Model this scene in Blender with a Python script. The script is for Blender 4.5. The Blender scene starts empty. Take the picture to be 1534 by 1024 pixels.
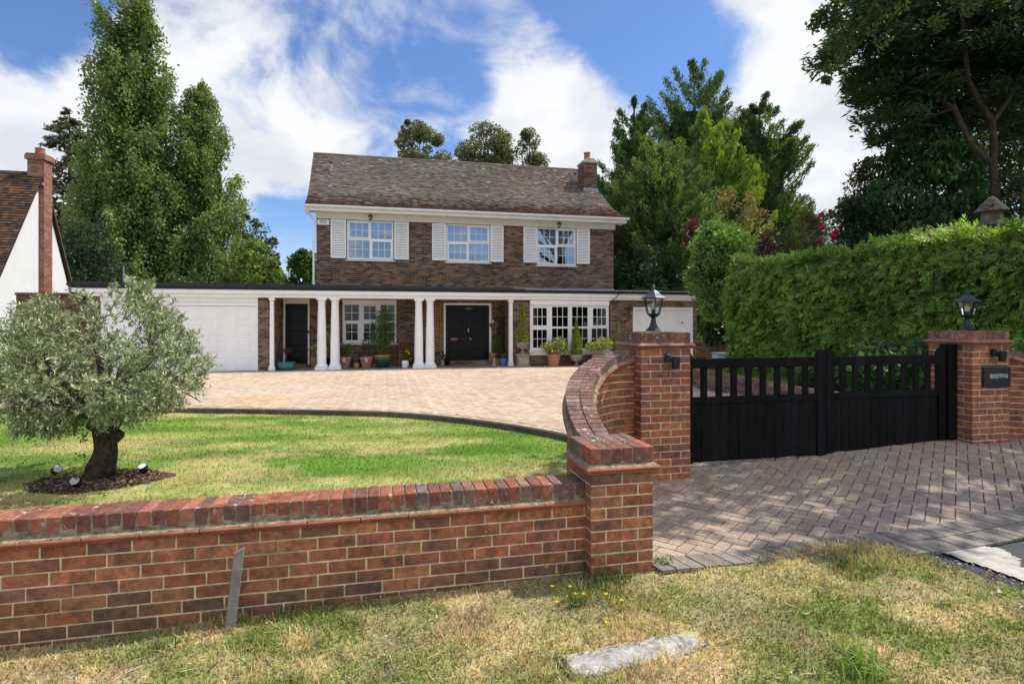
import bpy, math, random
import numpy as np
from mathutils import Vector, Matrix

random.seed(11)
RNG = np.random.default_rng(11)
sc = bpy.context.scene
COL = sc.collection
TH = math.radians(12.8); SN, CS = math.sin(TH), math.cos(TH)
FPX, HOR, CAMZ = 850.0, 482.0, 1.65      # lens in photo pixels, horizon row, eye height
PI = math.pi

# ---------- site geometry: world X runs along the house front, Y away from the road ----------
def gx(px, Y):
    """X of the plan line seen at picture column px on the vertical plane at depth Y"""
    return Y * math.tan(math.atan((px - 767) / FPX) + TH)
def gz(py, X, Y):
    return CAMZ + (HOR - py) / FPX * (X * SN + Y * CS)
def far(px, Zc):
    Xc = (px - 767) / FPX * Zc
    return Xc * CS + Zc * SN, Zc * CS - Xc * SN
def ss(a, b, x):
    t = np.clip((np.asarray(x, float) - a) / (b - a), 0, 1)
    return t * t * (3 - 2 * t)

# ---------- vectorised value noise ----------
def _h(i, j, s):
    v = np.sin(i * 127.1 + j * 311.7 + s * 74.7) * 43758.5453
    return v - np.floor(v)
def vnoise(x, y, s=0):
    x = np.asarray(x, float); y = np.asarray(y, float)
    i = np.floor(x); j = np.floor(y); fx = x - i; fy = y - j
    fx = fx * fx * (3 - 2 * fx); fy = fy * fy * (3 - 2 * fy)
    return ((_h(i, j, s) * (1 - fx) + _h(i + 1, j, s) * fx) * (1 - fy)
            + (_h(i, j + 1, s) * (1 - fx) + _h(i + 1, j + 1, s) * fx) * fy)
def fbm(x, y, s=0, o=4):
    a, t, w = 0.5, 0.0, 0.0
    for k in range(o):
        t = t + a * vnoise(x * 2 ** k, y * 2 ** k, s + k * 7); w += a; a *= .5
    return t / w

# ---------- tagging ----------
def tag(o, label=None, cat=None, group=None, kind=None):
    if label: o['label'] = label
    if cat: o['category'] = cat
    if group: o['group'] = group
    if kind: o['kind'] = kind
    return o
def thing(name, label, cat, loc=(0, 0, 0), rotz=0, group=None):
    o = bpy.data.objects.new(name, None); COL.objects.link(o)
    o.empty_display_size = .2
    o.location = loc; o.rotation_euler = (0, 0, rotz)
    return tag(o, label, cat, group)
def copy_tree(o, parent=None):
    c = o.copy(); COL.objects.link(c)
    if parent: c.parent = parent
    for ch in [x for x in COL.objects if x.parent == o]:
        copy_tree(ch, c)
    return c

# ---------- mesh building ----------
class MB:
    def __init__(s): s.v = []; s.f = []; s.c = []
    def add(s, vs, fs, col=(1, 1, 1)):
        n = len(s.v); s.v.extend([tuple(p) for p in vs])
        for f in fs: s.f.append(tuple(i + n for i in f)); s.c.append(col)
    def box(s, lo, hi, col=(1, 1, 1), M=None):
        x0, y0, z0 = lo; x1, y1, z1 = hi
        vs = [(x0,y0,z0),(x1,y0,z0),(x1,y1,z0),(x0,y1,z0),(x0,y0,z1),(x1,y0,z1),(x1,y1,z1),(x0,y1,z1)]
        if M is not None: vs = [M @ Vector(p) for p in vs]
        s.add(vs, [(3,2,1,0),(4,5,6,7),(0,1,5,4),(1,2,6,5),(2,3,7,6),(3,0,4,7)], col)
    def cbox(s, c, size, rot=(0, 0, 0), col=(1, 1, 1)):
        M = Matrix.Translation(c) @ Matrix.Rotation(rot[2], 4, 'Z') @ Matrix.Rotation(rot[1], 4, 'Y') @ Matrix.Rotation(rot[0], 4, 'X')
        a, b, d = size[0]/2, size[1]/2, size[2]/2
        s.box((-a, -b, -d), (a, b, d), col, M)
    def tube(s, pts, rad, n=8, col=(1, 1, 1), cap=True):
        pts = [Vector(p) for p in pts]; k = len(pts)
        if not hasattr(rad, '__len__'): rad = [rad] * k
        base = len(s.v); up = None
        for i, p in enumerate(pts):
            t = (pts[min(i+1, k-1)] - pts[max(i-1, 0)]).normalized()
            if up is None:
                up = Vector((0, 0, 1)) if abs(t.z) < .9 else Vector((1, 0, 0))
            a = t.cross(up).normalized(); b = a.cross(t).normalized(); up = b
            for j in range(n):
                an = 2 * PI * j / n
                s.v.append(tuple(p + (a * math.cos(an) + b * math.sin(an)) * rad[i]))
        for i in range(k - 1):
            for j in range(n):
                j2 = (j + 1) % n
                s.f.append((base+i*n+j, base+i*n+j2, base+(i+1)*n+j2, base+(i+1)*n+j)); s.c.append(col)
        if cap:
            s.f.append(tuple(base + j for j in range(n))[::-1]); s.c.append(col)
            s.f.append(tuple(base + (k-1)*n + j for j in range(n))); s.c.append(col)
    def lathe(s, prof, c=(0, 0, 0), n=24, col=(1, 1, 1), cols=None, ang=0, jit=0):
        base = len(s.v); k = len(prof)
        for (r, z) in prof:
            for j in range(n):
                an = 2 * PI * j / n + ang; rr = r * (1 + jit * math.sin(3 * an + z * 9))
                s.v.append((c[0] + rr * math.cos(an), c[1] + rr * math.sin(an), c[2] + z))
        for i in range(k - 1):
            for j in range(n):
                j2 = (j + 1) % n
                s.f.append((base+i*n+j, base+i*n+j2, base+(i+1)*n+j2, base+(i+1)*n+j))
                s.c.append(cols[i] if cols else col)
        s.f.append(tuple(base + j for j in range(n))[::-1]); s.c.append(cols[0] if cols else col)
        s.f.append(tuple(base + (k-1)*n + j for j in range(n))); s.c.append(cols[-1] if cols else col)
    def prism(s, poly, axis, a0, a1, col=(1, 1, 1)):
        """extrude a 2D polygon along axis: 'x' uses (y,z), 'y' uses (x,z), 'z' uses (x,y)"""
        def P(u, v, a):
            return {'x': (a, u, v), 'y': (u, a, v), 'z': (u, v, a)}[axis]
        n = len(poly)
        vs = [P(u, v, a0) for u, v in poly] + [P(u, v, a1) for u, v in poly]
        fs = [(i, (i+1) % n, n + (i+1) % n, n + i) for i in range(n)] + [tuple(range(n))[::-1], tuple(range(n, 2*n))]
        s.add(vs, fs, col)
    def sweep(s, path, prof, col=(1, 1, 1)):
        """path: list of (point, side vector, up vector); prof: closed list of (side, up)"""
        n = len(prof); base = len(s.v); k = len(path)
        for p, a, b in path:
            for u, v in prof: s.v.append(tuple(Vector(p) + Vector(a) * u + Vector(b) * v))
        for i in range(k - 1):
            for j in range(n):
                j2 = (j + 1) % n
                s.f.append((base+i*n+j, base+i*n+j2, base+(i+1)*n+j2, base+(i+1)*n+j)); s.c.append(col)
        s.f.append(tuple(base + j for j in range(n))[::-1]); s.c.append(col)
        s.f.append(tuple(base + (k-1)*n + j for j in range(n))); s.c.append(col)
    def build(s, name, mat, parent=None, smooth=False, bevel=0, fix=True):
        me = bpy.data.meshes.new(name)
        me.from_pydata(s.v, [], s.f)
        if fix:
            import bmesh
            bm = bmesh.new(); bm.from_mesh(me)
            bmesh.ops.recalc_face_normals(bm, faces=bm.faces); bm.to_mesh(me); bm.free()
        at = me.color_attributes.new('Col', 'FLOAT_COLOR', 'CORNER')
        cnt = np.array([len(f) for f in s.f]); cc = np.array(s.c, float)
        full = np.ones((cnt.sum(), 4)); full[:, :3] = np.repeat(cc, cnt, axis=0)
        at.data.foreach_set('color', full.ravel())
        me.materials.append(mat)
        if smooth: me.polygons.foreach_set('use_smooth', [True] * len(me.polygons))
        o = bpy.data.objects.new(name, me); COL.objects.link(o)
        if parent: o.parent = parent
        if bevel:
            m = o.modifiers.new('edge', 'BEVEL'); m.width = bevel; m.segments = 1; m.limit_method = 'ANGLE'; m.angle_limit = .7
        if smooth and not bevel:
            try: me.set_sharp_from_angle(angle=math.radians(42))
            except Exception: pass
        return o

def np_mesh(name, V, Fq, C, mat, parent=None):
    """V (n,3); Fq (m,k) faces of equal size; C (m,3) colour per face"""
    me = bpy.data.meshes.new(name); m, k = Fq.shape
    me.vertices.add(len(V)); me.vertices.foreach_set('co', np.ascontiguousarray(V, dtype=np.float32).ravel())
    me.loops.add(m * k); me.loops.foreach_set('vertex_index', np.ascontiguousarray(Fq, dtype=np.int32).ravel())
    me.polygons.add(m)
    me.polygons.foreach_set('loop_start', np.arange(0, m * k, k, dtype=np.int32))
    me.polygons.foreach_set('use_smooth', np.zeros(m, dtype=bool))
    me.update(calc_edges=True)
    at = me.color_attributes.new('Col', 'FLOAT_COLOR', 'CORNER')
    full = np.ones((m * k, 4), dtype=np.float32); full[:, :3] = np.repeat(C, k, axis=0)
    at.data.foreach_set('color', full.ravel())
    me.materials.append(mat); me.validate()
    o = bpy.data.objects.new(name, me); COL.objects.link(o)
    if parent: o.parent = parent
    return o

def unit(a): return a / (np.linalg.norm(a, axis=1, keepdims=True) + 1e-9)
def leaf_mesh(name, P, A, L, W, C, mat, parent=None, side=None):
    n = len(P); A = unit(A)
    if side is None: side = RNG.normal(size=(n, 3))
    S = unit(np.cross(A, side)); N = np.cross(A, S)
    L = np.broadcast_to(np.asarray(L, float), (n,))[:, None]; W = np.broadcast_to(np.asarray(W, float), (n,))[:, None]
    V = np.empty((n, 4, 3))
    V[:, 0] = P - A * L * .5; V[:, 2] = P + A * L * .5
    mid = P - A * L * .06 + N * W * .18
    V[:, 1] = mid + S * W * .5; V[:, 3] = mid - S * W * .5
    return np_mesh(name, V.reshape(-1, 3), np.arange(4 * n).reshape(n, 4), np.clip(C, 0, 1), mat, parent)
def grid_sheet(name, xs, ys, zf, cf, mask, mat):
    X, Y = np.meshgrid(xs, ys); Z = zf(X, Y)
    ny, nx = X.shape
    idx = np.arange(nx * ny).reshape(ny, nx)
    F = np.stack([idx[:-1, :-1], idx[:-1, 1:], idx[1:, 1:], idx[1:, :-1]], -1).reshape(-1, 4)
    cx = (X[:-1, :-1] + X[1:, 1:]).ravel() / 2; cy = (Y[:-1, :-1] + Y[1:, 1:]).ravel() / 2
    if mask is not None:
        k = mask(cx, cy); F = F[k]; cx = cx[k]; cy = cy[k]
    V = np.stack([X, Y, Z], -1).reshape(-1, 3)
    used, inv = np.unique(F, return_inverse=True)
    o = np_mesh(name, V[used], inv.reshape(F.shape), cf(cx, cy), mat)
    o.data.polygons.foreach_set('use_smooth', [True] * len(o.data.polygons))
    return o

# ---------- materials ----------
def nodes(name):
    m = bpy.data.materials.new(name); m.use_nodes = True
    nt = m.node_tree; nt.nodes.clear()
    out = nt.nodes.new('ShaderNodeOutputMaterial')
    return m, nt, out
def N(nt, typ, ins=None, **kw):
    n = nt.nodes.new(typ)
    for k, v in kw.items(): setattr(n, k, v)
    for k, v in (ins or {}).items():
        if isinstance(v, bpy.types.NodeSocket): nt.links.new(v, n.inputs[k])
        else: n.inputs[k].default_value = v
    return n
def mth(nt, op, a, b=None, c=None, clamp=False):
    n = nt.nodes.new('ShaderNodeMath'); n.operation = op; n.use_clamp = clamp
    for i, v in enumerate((a, b, c)):
        if v is None: continue
        if isinstance(v, bpy.types.NodeSocket): nt.links.new(v, n.inputs[i])
        else: n.inputs[i].default_value = v
    return n.outputs[0]
def mixc(nt, f, a, b, mode='MIX'):
    n = nt.nodes.new('ShaderNodeMix'); n.data_type = 'RGBA'; n.blend_type = mode
    for i, v in ((0, f), (6, a), (7, b)):
        if isinstance(v, bpy.types.NodeSocket): nt.links.new(v, n.inputs[i])
        else: n.inputs[i].default_value = v if i == 0 else (*v[:3], 1)
    return n.outputs[2]
def ramp(nt, f, stops):
    n = nt.nodes.new('ShaderNodeValToRGB'); nt.links.new(f, n.inputs[0])
    e = n.color_ramp.elements
    while len(e) < len(stops): e.new(.5)
    for k, (p, c) in enumerate(stops):
        e[k].position = p; e[k].color = (*c, 1) if len(c) == 3 else c
    return n.outputs[0]
def noise_n(nt, vec, scale, detail=4, rough=.6):
    n = N(nt, 'ShaderNodeTexNoise', {'Scale': scale, 'Detail': detail, 'Roughness': rough})
    nt.links.new(vec, n.inputs['Vector']); return n.outputs['Fac']
def rng01(nt, f, a, b):
    n = N(nt, 'ShaderNodeMapRange', {'Value': f, 'From Min': a, 'From Max': b}); n.clamp = True
    return n.outputs[0]

def surf(name, col=(.5, .5, .5), rough=.6, attr=False, nscale=6., namt=.15, bump=0., bscale=60., spec=.35, metal=0., dirt=None, dscale=3., damt=.5, speck=None, spscale=120., spthr=.66, streak=False):
    m, nt, out = nodes(name)
    tc = N(nt, 'ShaderNodeNewGeometry').outputs['Position']
    base = N(nt, 'ShaderNodeAttribute', attribute_name='Col').outputs['Color'] if attr else None
    if base is None:
        rgb = nt.nodes.new('ShaderNodeRGB'); rgb.outputs[0].default_value = (*col, 1); base = rgb.outputs[0]
    if namt:
        f = noise_n(nt, tc, nscale, 6, .65)
        v = N(nt, 'ShaderNodeMapRange', {'Value': f, 'From Min': .33, 'From Max': .67, 'To Min': 1 - namt, 'To Max': 1 + namt}).outputs[0]
        cmb = N(nt, 'ShaderNodeCombineColor', {0: v, 1: v, 2: v}).outputs[0]
        base = mixc(nt, 1, base, cmb, 'MULTIPLY')
    if dirt:
        vec = tc
        if streak:
            mp = N(nt, 'ShaderNodeMapping', {'Vector': tc, 'Scale': (1, 1, .12)}); vec = mp.outputs[0]
        f = noise_n(nt, vec, dscale, 5, .65)
        base = mixc(nt, mth(nt, 'MULTIPLY', rng01(nt, f, .48, .72), damt), base, dirt)
    if speck:
        f = noise_n(nt, tc, spscale, 2, .5)
        g = noise_n(nt, tc, spscale * .12, 3, .6)
        k = mth(nt, 'MULTIPLY', rng01(nt, f, spthr, spthr + .06), rng01(nt, g, .42, .6))
        base = mixc(nt, k, base, speck)
    bs = N(nt, 'ShaderNodeBsdfPrincipled', {'Base Color': base, 'Roughness': rough, 'Metallic': metal, 'Specular IOR Level': spec})
    if bump:
        f = noise_n(nt, tc, bscale, 5, .65)
        nt.links.new(N(nt, 'ShaderNodeBump', {'Height': f, 'Strength': bump, 'Distance': .01}).outputs[0], bs.inputs['Normal'])
    nt.links.new(bs.outputs[0], out.inputs[0]); return m

def leafmat(name, trans=.3, rough=.5, spec=.3, tint=(1.25, 1.15, .45), gain=1.):
    m, nt, out = nodes(name)
    c = N(nt, 'ShaderNodeAttribute', attribute_name='Col').outputs['Color']
    if gain != 1: c = mixc(nt, 1, c, (gain, gain, gain * .9), 'MULTIPLY')
    p = N(nt, 'ShaderNodeBsdfPrincipled', {'Base Color': c, 'Roughness': rough, 'Specular IOR Level': spec})
    t = N(nt, 'ShaderNodeBsdfTranslucent', {'Color': mixc(nt, 1, c, tint, 'MULTIPLY')})
    mx = N(nt, 'ShaderNodeMixShader', {0: trans, 1: p.outputs[0], 2: t.outputs[0]})
    nt.links.new(mx.outputs[0], out.inputs[0]); return m

def housebrick(name, stops, mortar, bw=.225, bh=.075, joint=.011):
    """stretcher-bond brickwork laid in metres on whichever way the wall faces"""
    m, nt, out = nodes(name)
    g = N(nt, 'ShaderNodeNewGeometry'); pos = N(nt, 'ShaderNodeSeparateXYZ', {0: g.outputs['Position']})
    nrm = N(nt, 'ShaderNodeSeparateXYZ', {0: g.outputs['True Normal']})
    side = mth(nt, 'GREATER_THAN', mth(nt, 'ABSOLUTE', nrm.outputs[0]), .6)
    u = mth(nt, 'ADD', mth(nt, 'MULTIPLY', pos.outputs[0], mth(nt, 'SUBTRACT', 1, side)), mth(nt, 'MULTIPLY', pos.outputs[1], side))
    wob = noise_n(nt, g.outputs['Position'], 1.3, 3)
    v = mth(nt, 'DIVIDE', mth(nt, 'ADD', pos.outputs[2], mth(nt, 'MULTIPLY', wob, .006)), bh)
    row = mth(nt, 'FLOOR', v)
    off = mth(nt, 'MULTIPLY', mth(nt, 'MODULO', mth(nt, 'ABSOLUTE', row), 2), .5)
    uu = mth(nt, 'ADD', mth(nt, 'DIVIDE', u, bw), off)
    cell = mth(nt, 'FLOOR', uu)
    fu = mth(nt, 'SUBTRACT', uu, cell); fv = mth(nt, 'SUBTRACT', v, row)
    wn = N(nt, 'ShaderNodeTexWhiteNoise', noise_dimensions='2D')
    nt.links.new(N(nt, 'ShaderNodeCombineXYZ', {0: cell, 1: row}).outputs[0], wn.inputs[0])
    col = ramp(nt, wn.outputs['Value'], stops)
    f = noise_n(nt, g.outputs['Position'], 22, 4)
    k = N(nt, 'ShaderNodeMapRange', {'Value': f, 'From Min': .3, 'From Max': .7, 'To Min': .72, 'To Max': 1.25}).outputs[0]
    col = mixc(nt, 1, col, N(nt, 'ShaderNodeCombineColor', {0: k, 1: k, 2: k}).outputs[0], 'MULTIPLY')
    big = noise_n(nt, g.outputs['Position'], .7, 4)
    kb = N(nt, 'ShaderNodeMapRange', {'Value': big, 'From Min': .3, 'From Max': .7, 'To Min': .8, 'To Max': 1.2}).outputs[0]
    ju, jv = joint / bw, joint / bh
    mu = mth(nt, 'LESS_THAN', fu, ju); mv = mth(nt, 'LESS_THAN', fv, jv)
    mor = mth(nt, 'MAXIMUM', mu, mv)
    mc = mixc(nt, noise_n(nt, g.outputs['Position'], 5, 3), mortar, tuple(c * .6 for c in mortar))
    col = mixc(nt, mor, col, mc)
    col = mixc(nt, 1, col, N(nt, 'ShaderNodeCombineColor', {0: kb, 1: kb, 2: kb}).outputs[0], 'MULTIPLY')
    bs = N(nt, 'ShaderNodeBsdfPrincipled', {'Base Color': col, 'Roughness': .88, 'Specular IOR Level': .2})
    hgt = mth(nt, 'ADD', mth(nt, 'MULTIPLY', mth(nt, 'SUBTRACT', 1, mor), 1.), mth(nt, 'MULTIPLY', f, .35))
    nt.links.new(N(nt, 'ShaderNodeBump', {'Height': hgt, 'Strength': .7, 'Distance': .012}).outputs[0], bs.inputs['Normal'])
    nt.links.new(bs.outputs[0], out.inputs[0]); return m

def glass(name, refl=.1, tint=(.9, .95, .97)):
    m, nt, out = nodes(name)
    fr = N(nt, 'ShaderNodeFresnel', {'IOR': 1.4})
    f = mth(nt, 'MAXIMUM', fr.outputs[0], refl)
    a = N(nt, 'ShaderNodeBsdfTransparent', {'Color': (*tint, 1)})
    b = N(nt, 'ShaderNodeBsdfGlossy', {'Color': (.95, .97, 1, 1), 'Roughness': .01})
    mx = N(nt, 'ShaderNodeMixShader', {0: f, 1: a.outputs[0], 2: b.outputs[0]})
    nt.links.new(mx.outputs[0], out.inputs[0]); return m

MT = {}
MT['brick'] = surf('old_red_brick', attr=True, rough=.9, nscale=24, namt=.34, bump=.6, bscale=130, spec=.12, dirt=(.075, .055, .05), dscale=8, damt=.75, speck=(.55, .5, .43), spscale=55, spthr=.69)
MT['coping'] = surf('lichened_coping_brick', attr=True, rough=.92, nscale=25, namt=.32, bump=.6, bscale=110, spec=.12, dirt=(.075, .065, .058), dscale=10, damt=.75, speck=(.55, .53, .48), spscale=30, spthr=.63)
MT['mortar'] = surf('sandy_mortar', (.74, .61, .38), .95, nscale=18, namt=.25, bump=.5, bscale=120, dirt=(.16, .13, .08), dscale=4, damt=.6)
MT['fillet'] = surf('weathered_mortar_fillet', (.30, .235, .15), .95, nscale=26, namt=.45, bump=.9, bscale=70, dirt=(.04, .033, .028), dscale=17, damt=1.)
MT['tile'] = surf('terracotta_moulding', (.38, .13, .072), .75, nscale=16, namt=.25, bump=.3, bscale=80, dirt=(.10, .07, .05), dscale=10, damt=.6)
MT['house'] = housebrick('brown_house_brick', [(0, (.055, .038, .035)), (.22, (.095, .062, .05)), (.5, (.16, .097, .067)), (.8, (.22, .128, .082)), (1, (.28, .17, .105))], (.36, .28, .21))
MT['bwall'] = housebrick('brown_boundary_brick', [(0, (.06, .035, .025)), (.5, (.13, .07, .04)), (1, (.2, .11, .06))], (.25, .19, .13))
MT['redhouse'] = housebrick('red_chimney_brick', [(0, (.2, .075, .05)), (.5, (.3, .12, .08)), (1, (.38, .18, .12))], (.42, .34, .27))
MT['retain'] = housebrick('retaining_brick', [(0, (.10, .06, .05)), (.5, (.19, .11, .085)), (1, (.27, .16, .12))], (.3, .25, .2))
MT['white'] = surf('white_paint', (.9, .9, .89), .45, nscale=3, namt=.03, dirt=(.55, .53, .47), dscale=2.6, damt=.2, streak=True)
MT['cream'] = surf('cream_paint', (.80, .77, .71), .5, nscale=3, namt=.05, dirt=(.5, .46, .38), dscale=3, damt=.35)
MT['upvc'] = surf('white_window_frame', (.87, .87, .87), .35, namt=.02)
MT['render'] = surf('white_render', (.78, .78, .75), .9, nscale=2, namt=.04, bump=.3, bscale=70, dirt=(.6, .58, .5), dscale=1.2, damt=.3)
MT['roofedge'] = surf('black_felt', (.022, .024, .028), .55, nscale=5, namt=.3, bump=.2)
MT['lead'] = surf('grey_lead', (.30, .32, .36), .5, nscale=7, namt=.25)
MT['blackdoor'] = surf('black_gloss_paint', (.007, .006, .006), .35, nscale=6, namt=.2, spec=.25)
MT['blackwood'] = surf('black_stained_timber', (.0065, .0062, .0062), .7, nscale=9, namt=.4, bump=.4, bscale=30, spec=.12, dirt=(.026, .026, .027), dscale=5, damt=.4, streak=True)
MT['blackmetal'] = surf('black_lantern_metal', (.025, .026, .03), .38, namt=.1, metal=.3, spec=.5)
MT['greymetal'] = surf('dark_grey_metal', (.06, .065, .075), .42, namt=.15, metal=.4)
MT['slate'] = surf('black_slate', (.022, .023, .024), .5, nscale=60, namt=.4, bump=.2, speck=(.12, .12, .12), spscale=220, spthr=.6)
MT['letter'] = surf('pale_letter_paint', (.62, .62, .6), .6, namt=.1)
MT['brass'] = surf('brass', (.22, .13, .085), .4, metal=.7, namt=.05)
MT['chrome'] = surf('chrome', (.7, .7, .7), .2, metal=.9, namt=.05)
MT['rooftile'] = surf('clay_roof_tile', attr=True, rough=.9, nscale=5, namt=.12, bump=.35, bscale=50, spec=.12)
MT['bark'] = surf('dark_bark', (.075, .055, .042), .95, nscale=18, namt=.5, bump=1., bscale=38, spec=.1, dirt=(.02, .015, .012), dscale=22, damt=.8)
MT['paleb'] = surf('grey_brown_bark', (.12, .095, .07), .95, nscale=6, namt=.35, bump=.6, bscale=20, spec=.1)
MT['pinebark'] = surf('brown_pine_bark', (.085, .064, .045), .95, nscale=8, namt=.4, bump=.8, bscale=20, spec=.1)
MT['leaf'] = leafmat('leaf', .36, .42, .4)
MT['dleaf'] = leafmat('conifer_foliage', .34, .5, .3, (1.35, 1.3, .5), 1.45)
MT['olive'] = leafmat('olive_leaf', .22, .42, .4, (1.1, 1.1, .6))
MT['grass'] = leafmat('grass_blade', .35, .55, .2, (1.2, 1.15, .5))
MT['petal'] = leafmat('petal', .25, .5, .2, (1.1, 1., 1.))
MT['paver'] = surf('brick_paver', attr=True, rough=.92, nscale=30, namt=.2, bump=.5, bscale=150, spec=.1, dirt=(.13, .11, .085), dscale=3.5, damt=.45, speck=(.5, .45, .38), spscale=90, spthr=.62)
MT['tanpaver'] = surf('tan_brick_paver', attr=True, rough=.9, nscale=6, namt=.14, bump=.3, bscale=120, spec=.15, dirt=(.30, .23, .15), dscale=1.1, damt=.3)
MT['joint'] = surf('sandy_joint', (.10, .085, .06), .95, nscale=9, namt=.4, bump=.4)
MT['tanjoint'] = surf('tan_joint', (.35, .27, .19), .95, nscale=5, namt=.25, bump=.3)
MT['turf'] = surf('turf', attr=True, rough=.95, nscale=70, namt=.35, bump=.8, bscale=160, spec=.1)
MT['soil'] = surf('ground_soil', (.10, .11, .05), .95, nscale=1.2, namt=.4, bump=.3)
MT['asphalt'] = surf('asphalt', (.055, .057, .06), .85, nscale=4, namt=.2, bump=.6, bscale=220, dirt=(.11, .105, .095), dscale=2.5, damt=.5, speck=(.25, .25, .24), spscale=160, spthr=.66)
MT['cement'] = surf('pale_cement', (.47, .44, .38), .92, nscale=9, namt=.25, bump=.6, bscale=100, dirt=(.18, .16, .13), dscale=7, damt=.7)
MT['concrete'] = surf('lichen_concrete', (.43, .41, .36), .95, nscale=18, namt=.35, bump=.8, bscale=120, dirt=(.055, .052, .048), dscale=6.5, damt=1., speck=(.7, .7, .66), spscale=50, spthr=.6)
MT['kerb'] = surf('dark_kerb_stone', (.10, .085, .06), .95, nscale=6, namt=.4, bump=.5, bscale=50)
MT['slab'] = surf('porch_slab', attr=True, rough=.85, nscale=5, namt=.2, bump=.25)
MT['mulch'] = surf('bark_mulch', (.085, .05, .032), .95, nscale=30, namt=.6, bump=1, bscale=60, speck=(.3, .2, .12), spscale=50, spthr=.58)
MT['chip'] = surf('wood_chips', attr=True, rough=.9, namt=.2)
MT['terracotta'] = surf('terracotta', (.36, .17, .10), .8, nscale=9, namt=.2, bump=.2, dirt=(.45, .35, .28), dscale=7, damt=.4)
MT['teal'] = surf('turquoise_glaze', (.06, .27, .27), .25, nscale=9, namt=.2)
MT['glaze'] = surf('orange_to_green_glaze', attr=True, rough=.25, nscale=9, namt=.25)
MT['bluepot'] = surf('blue_glaze', (.10, .17, .30), .3, nscale=9, namt=.2)
MT['stone'] = surf('weathered_stone', (.30, .285, .25), .92, nscale=15, namt=.3, bump=.5, bscale=60, dirt=(.10, .10, .08), dscale=8, damt=.7)
MT['benchwood'] = surf('varnished_bench_wood', (.20, .085, .04), .5, nscale=14, namt=.3)
MT['stake'] = surf('weathered_grey_wood', (.26, .245, .21), .85, nscale=14, namt=.3, bump=.5, bscale=50, dirt=(.10, .09, .07), dscale=14, damt=.5, streak=True)
MT['logs'] = surf('log', attr=True, rough=.9, nscale=25, namt=.35, bump=.5)
MT['trellis'] = surf('orange_brown_trellis', (.42, .26, .08), .7, nscale=14, namt=.25)
MT['binblue'] = surf('pale_blue_plastic', (.40, .47, .55), .5, namt=.08)
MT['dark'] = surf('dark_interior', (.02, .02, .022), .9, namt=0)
MT['blind'] = surf('pale_blind', (.55, .66, .80), .8, namt=.03)
MT['curtain'] = surf('net_curtain', (.16, .165, .15), .9, namt=.2, nscale=12)
MT['pane_hi'] = glass('reflective_window_glass', .22)
MT['pane_lo'] = glass('window_glass', .02)
MT['lampglass'] = glass('lantern_glass', .12)
MT['bulb'] = surf('frosted_bulb', (.8, .76, .62), .4, namt=0)
MT['thatch'] = surf('bark_thatch', (.09, .068, .052), .95, nscale=14, namt=.6, bump=1, bscale=30, dirt=(.02,.016,.013), dscale=18, damt=.8)
MT['barkwood'] = surf('pale_bark_slabs', (.2, .165, .13), .95, nscale=9, namt=.45, bump=1, bscale=25, streak=True, dirt=(.07, .05, .04), dscale=14, damt=.8)
MT['paletile'] = surf('pale_grey_tile', attr=True, rough=.85, namt=.15)
MT['spotface'] = surf('white_lamp_face', (.85, .85, .85), .3, namt=0)
# =====================================================================
# GROUND, ROAD, DRIVE, LAWN
# =====================================================================
def z_apron(x, y):
    rise = .02 + .10 * ss(4.6, 6.3, y) + .18 * ss(3.0, 7.0, x) * (1 - ss(8.5, 12, y)) * ss(3.0, 5.2, y)
    return rise - .02
def z_verge(x, y):
    return -.045 + .045 * ss(1.0, 2.6, x) - .075 * ss(.8, -2.5, x) + .05 * (fbm(x * 1.1, y * 1.1, 5) - .5) + .02 * (fbm(x * 5, y * 5, 8) - .5) - .05 * ss(2.6, 1, y) + .03 * ss(2.4, 3.6, x) - .022 * np.exp(-((np.asarray(x) - 1.30) / .5) ** 4 - ((np.asarray(y) - 2.73) / .16) ** 4)
KERB = [(-16, 12.4), (-9, 12.1), (-6.5, 11.85), (-4.1, 11.4), (-2, 10.75), (-.8, 10.35), (.29, 9.85), (1.2, 9.1), (1.9, 8.3), (2.45, 7.4), (2.62, 6.6), (2.66, 5.86)]
def smooth_path(pts, n=8):
    out = []
    for i in range(len(pts) - 1):
        p0 = Vector(pts[max(i-1, 0)]); p1 = Vector(pts[i]); p2 = Vector(pts[i+1]); p3 = Vector(pts[min(i+2, len(pts)-1)])
        for k in range(n):
            t = k / n
            out.append(.5 * ((2*p1) + (-p0+p2)*t + (2*p0-5*p1+4*p2-p3)*t*t + (-p0+3*p1-3*p2+p3)*t**3))
    out.append(Vector(pts[-1])); return out
KP = smooth_path(KERB, 8)
KX = np.array([p.x for p in KP]); KY = np.array([p.y for p in KP])
def in_poly(px, py, poly):
    px = np.asarray(px); py = np.asarray(py); r = np.zeros(px.shape, bool); n = len(poly)
    for i in range(n):
        x1, y1 = poly[i]; x2, y2 = poly[(i+1) % n]
        c = ((y1 > py) != (y2 > py)) & (px < (x2 - x1) * (py - y1) / (y2 - y1 + 1e-12) + x1)
        r ^= c
    return r
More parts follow.
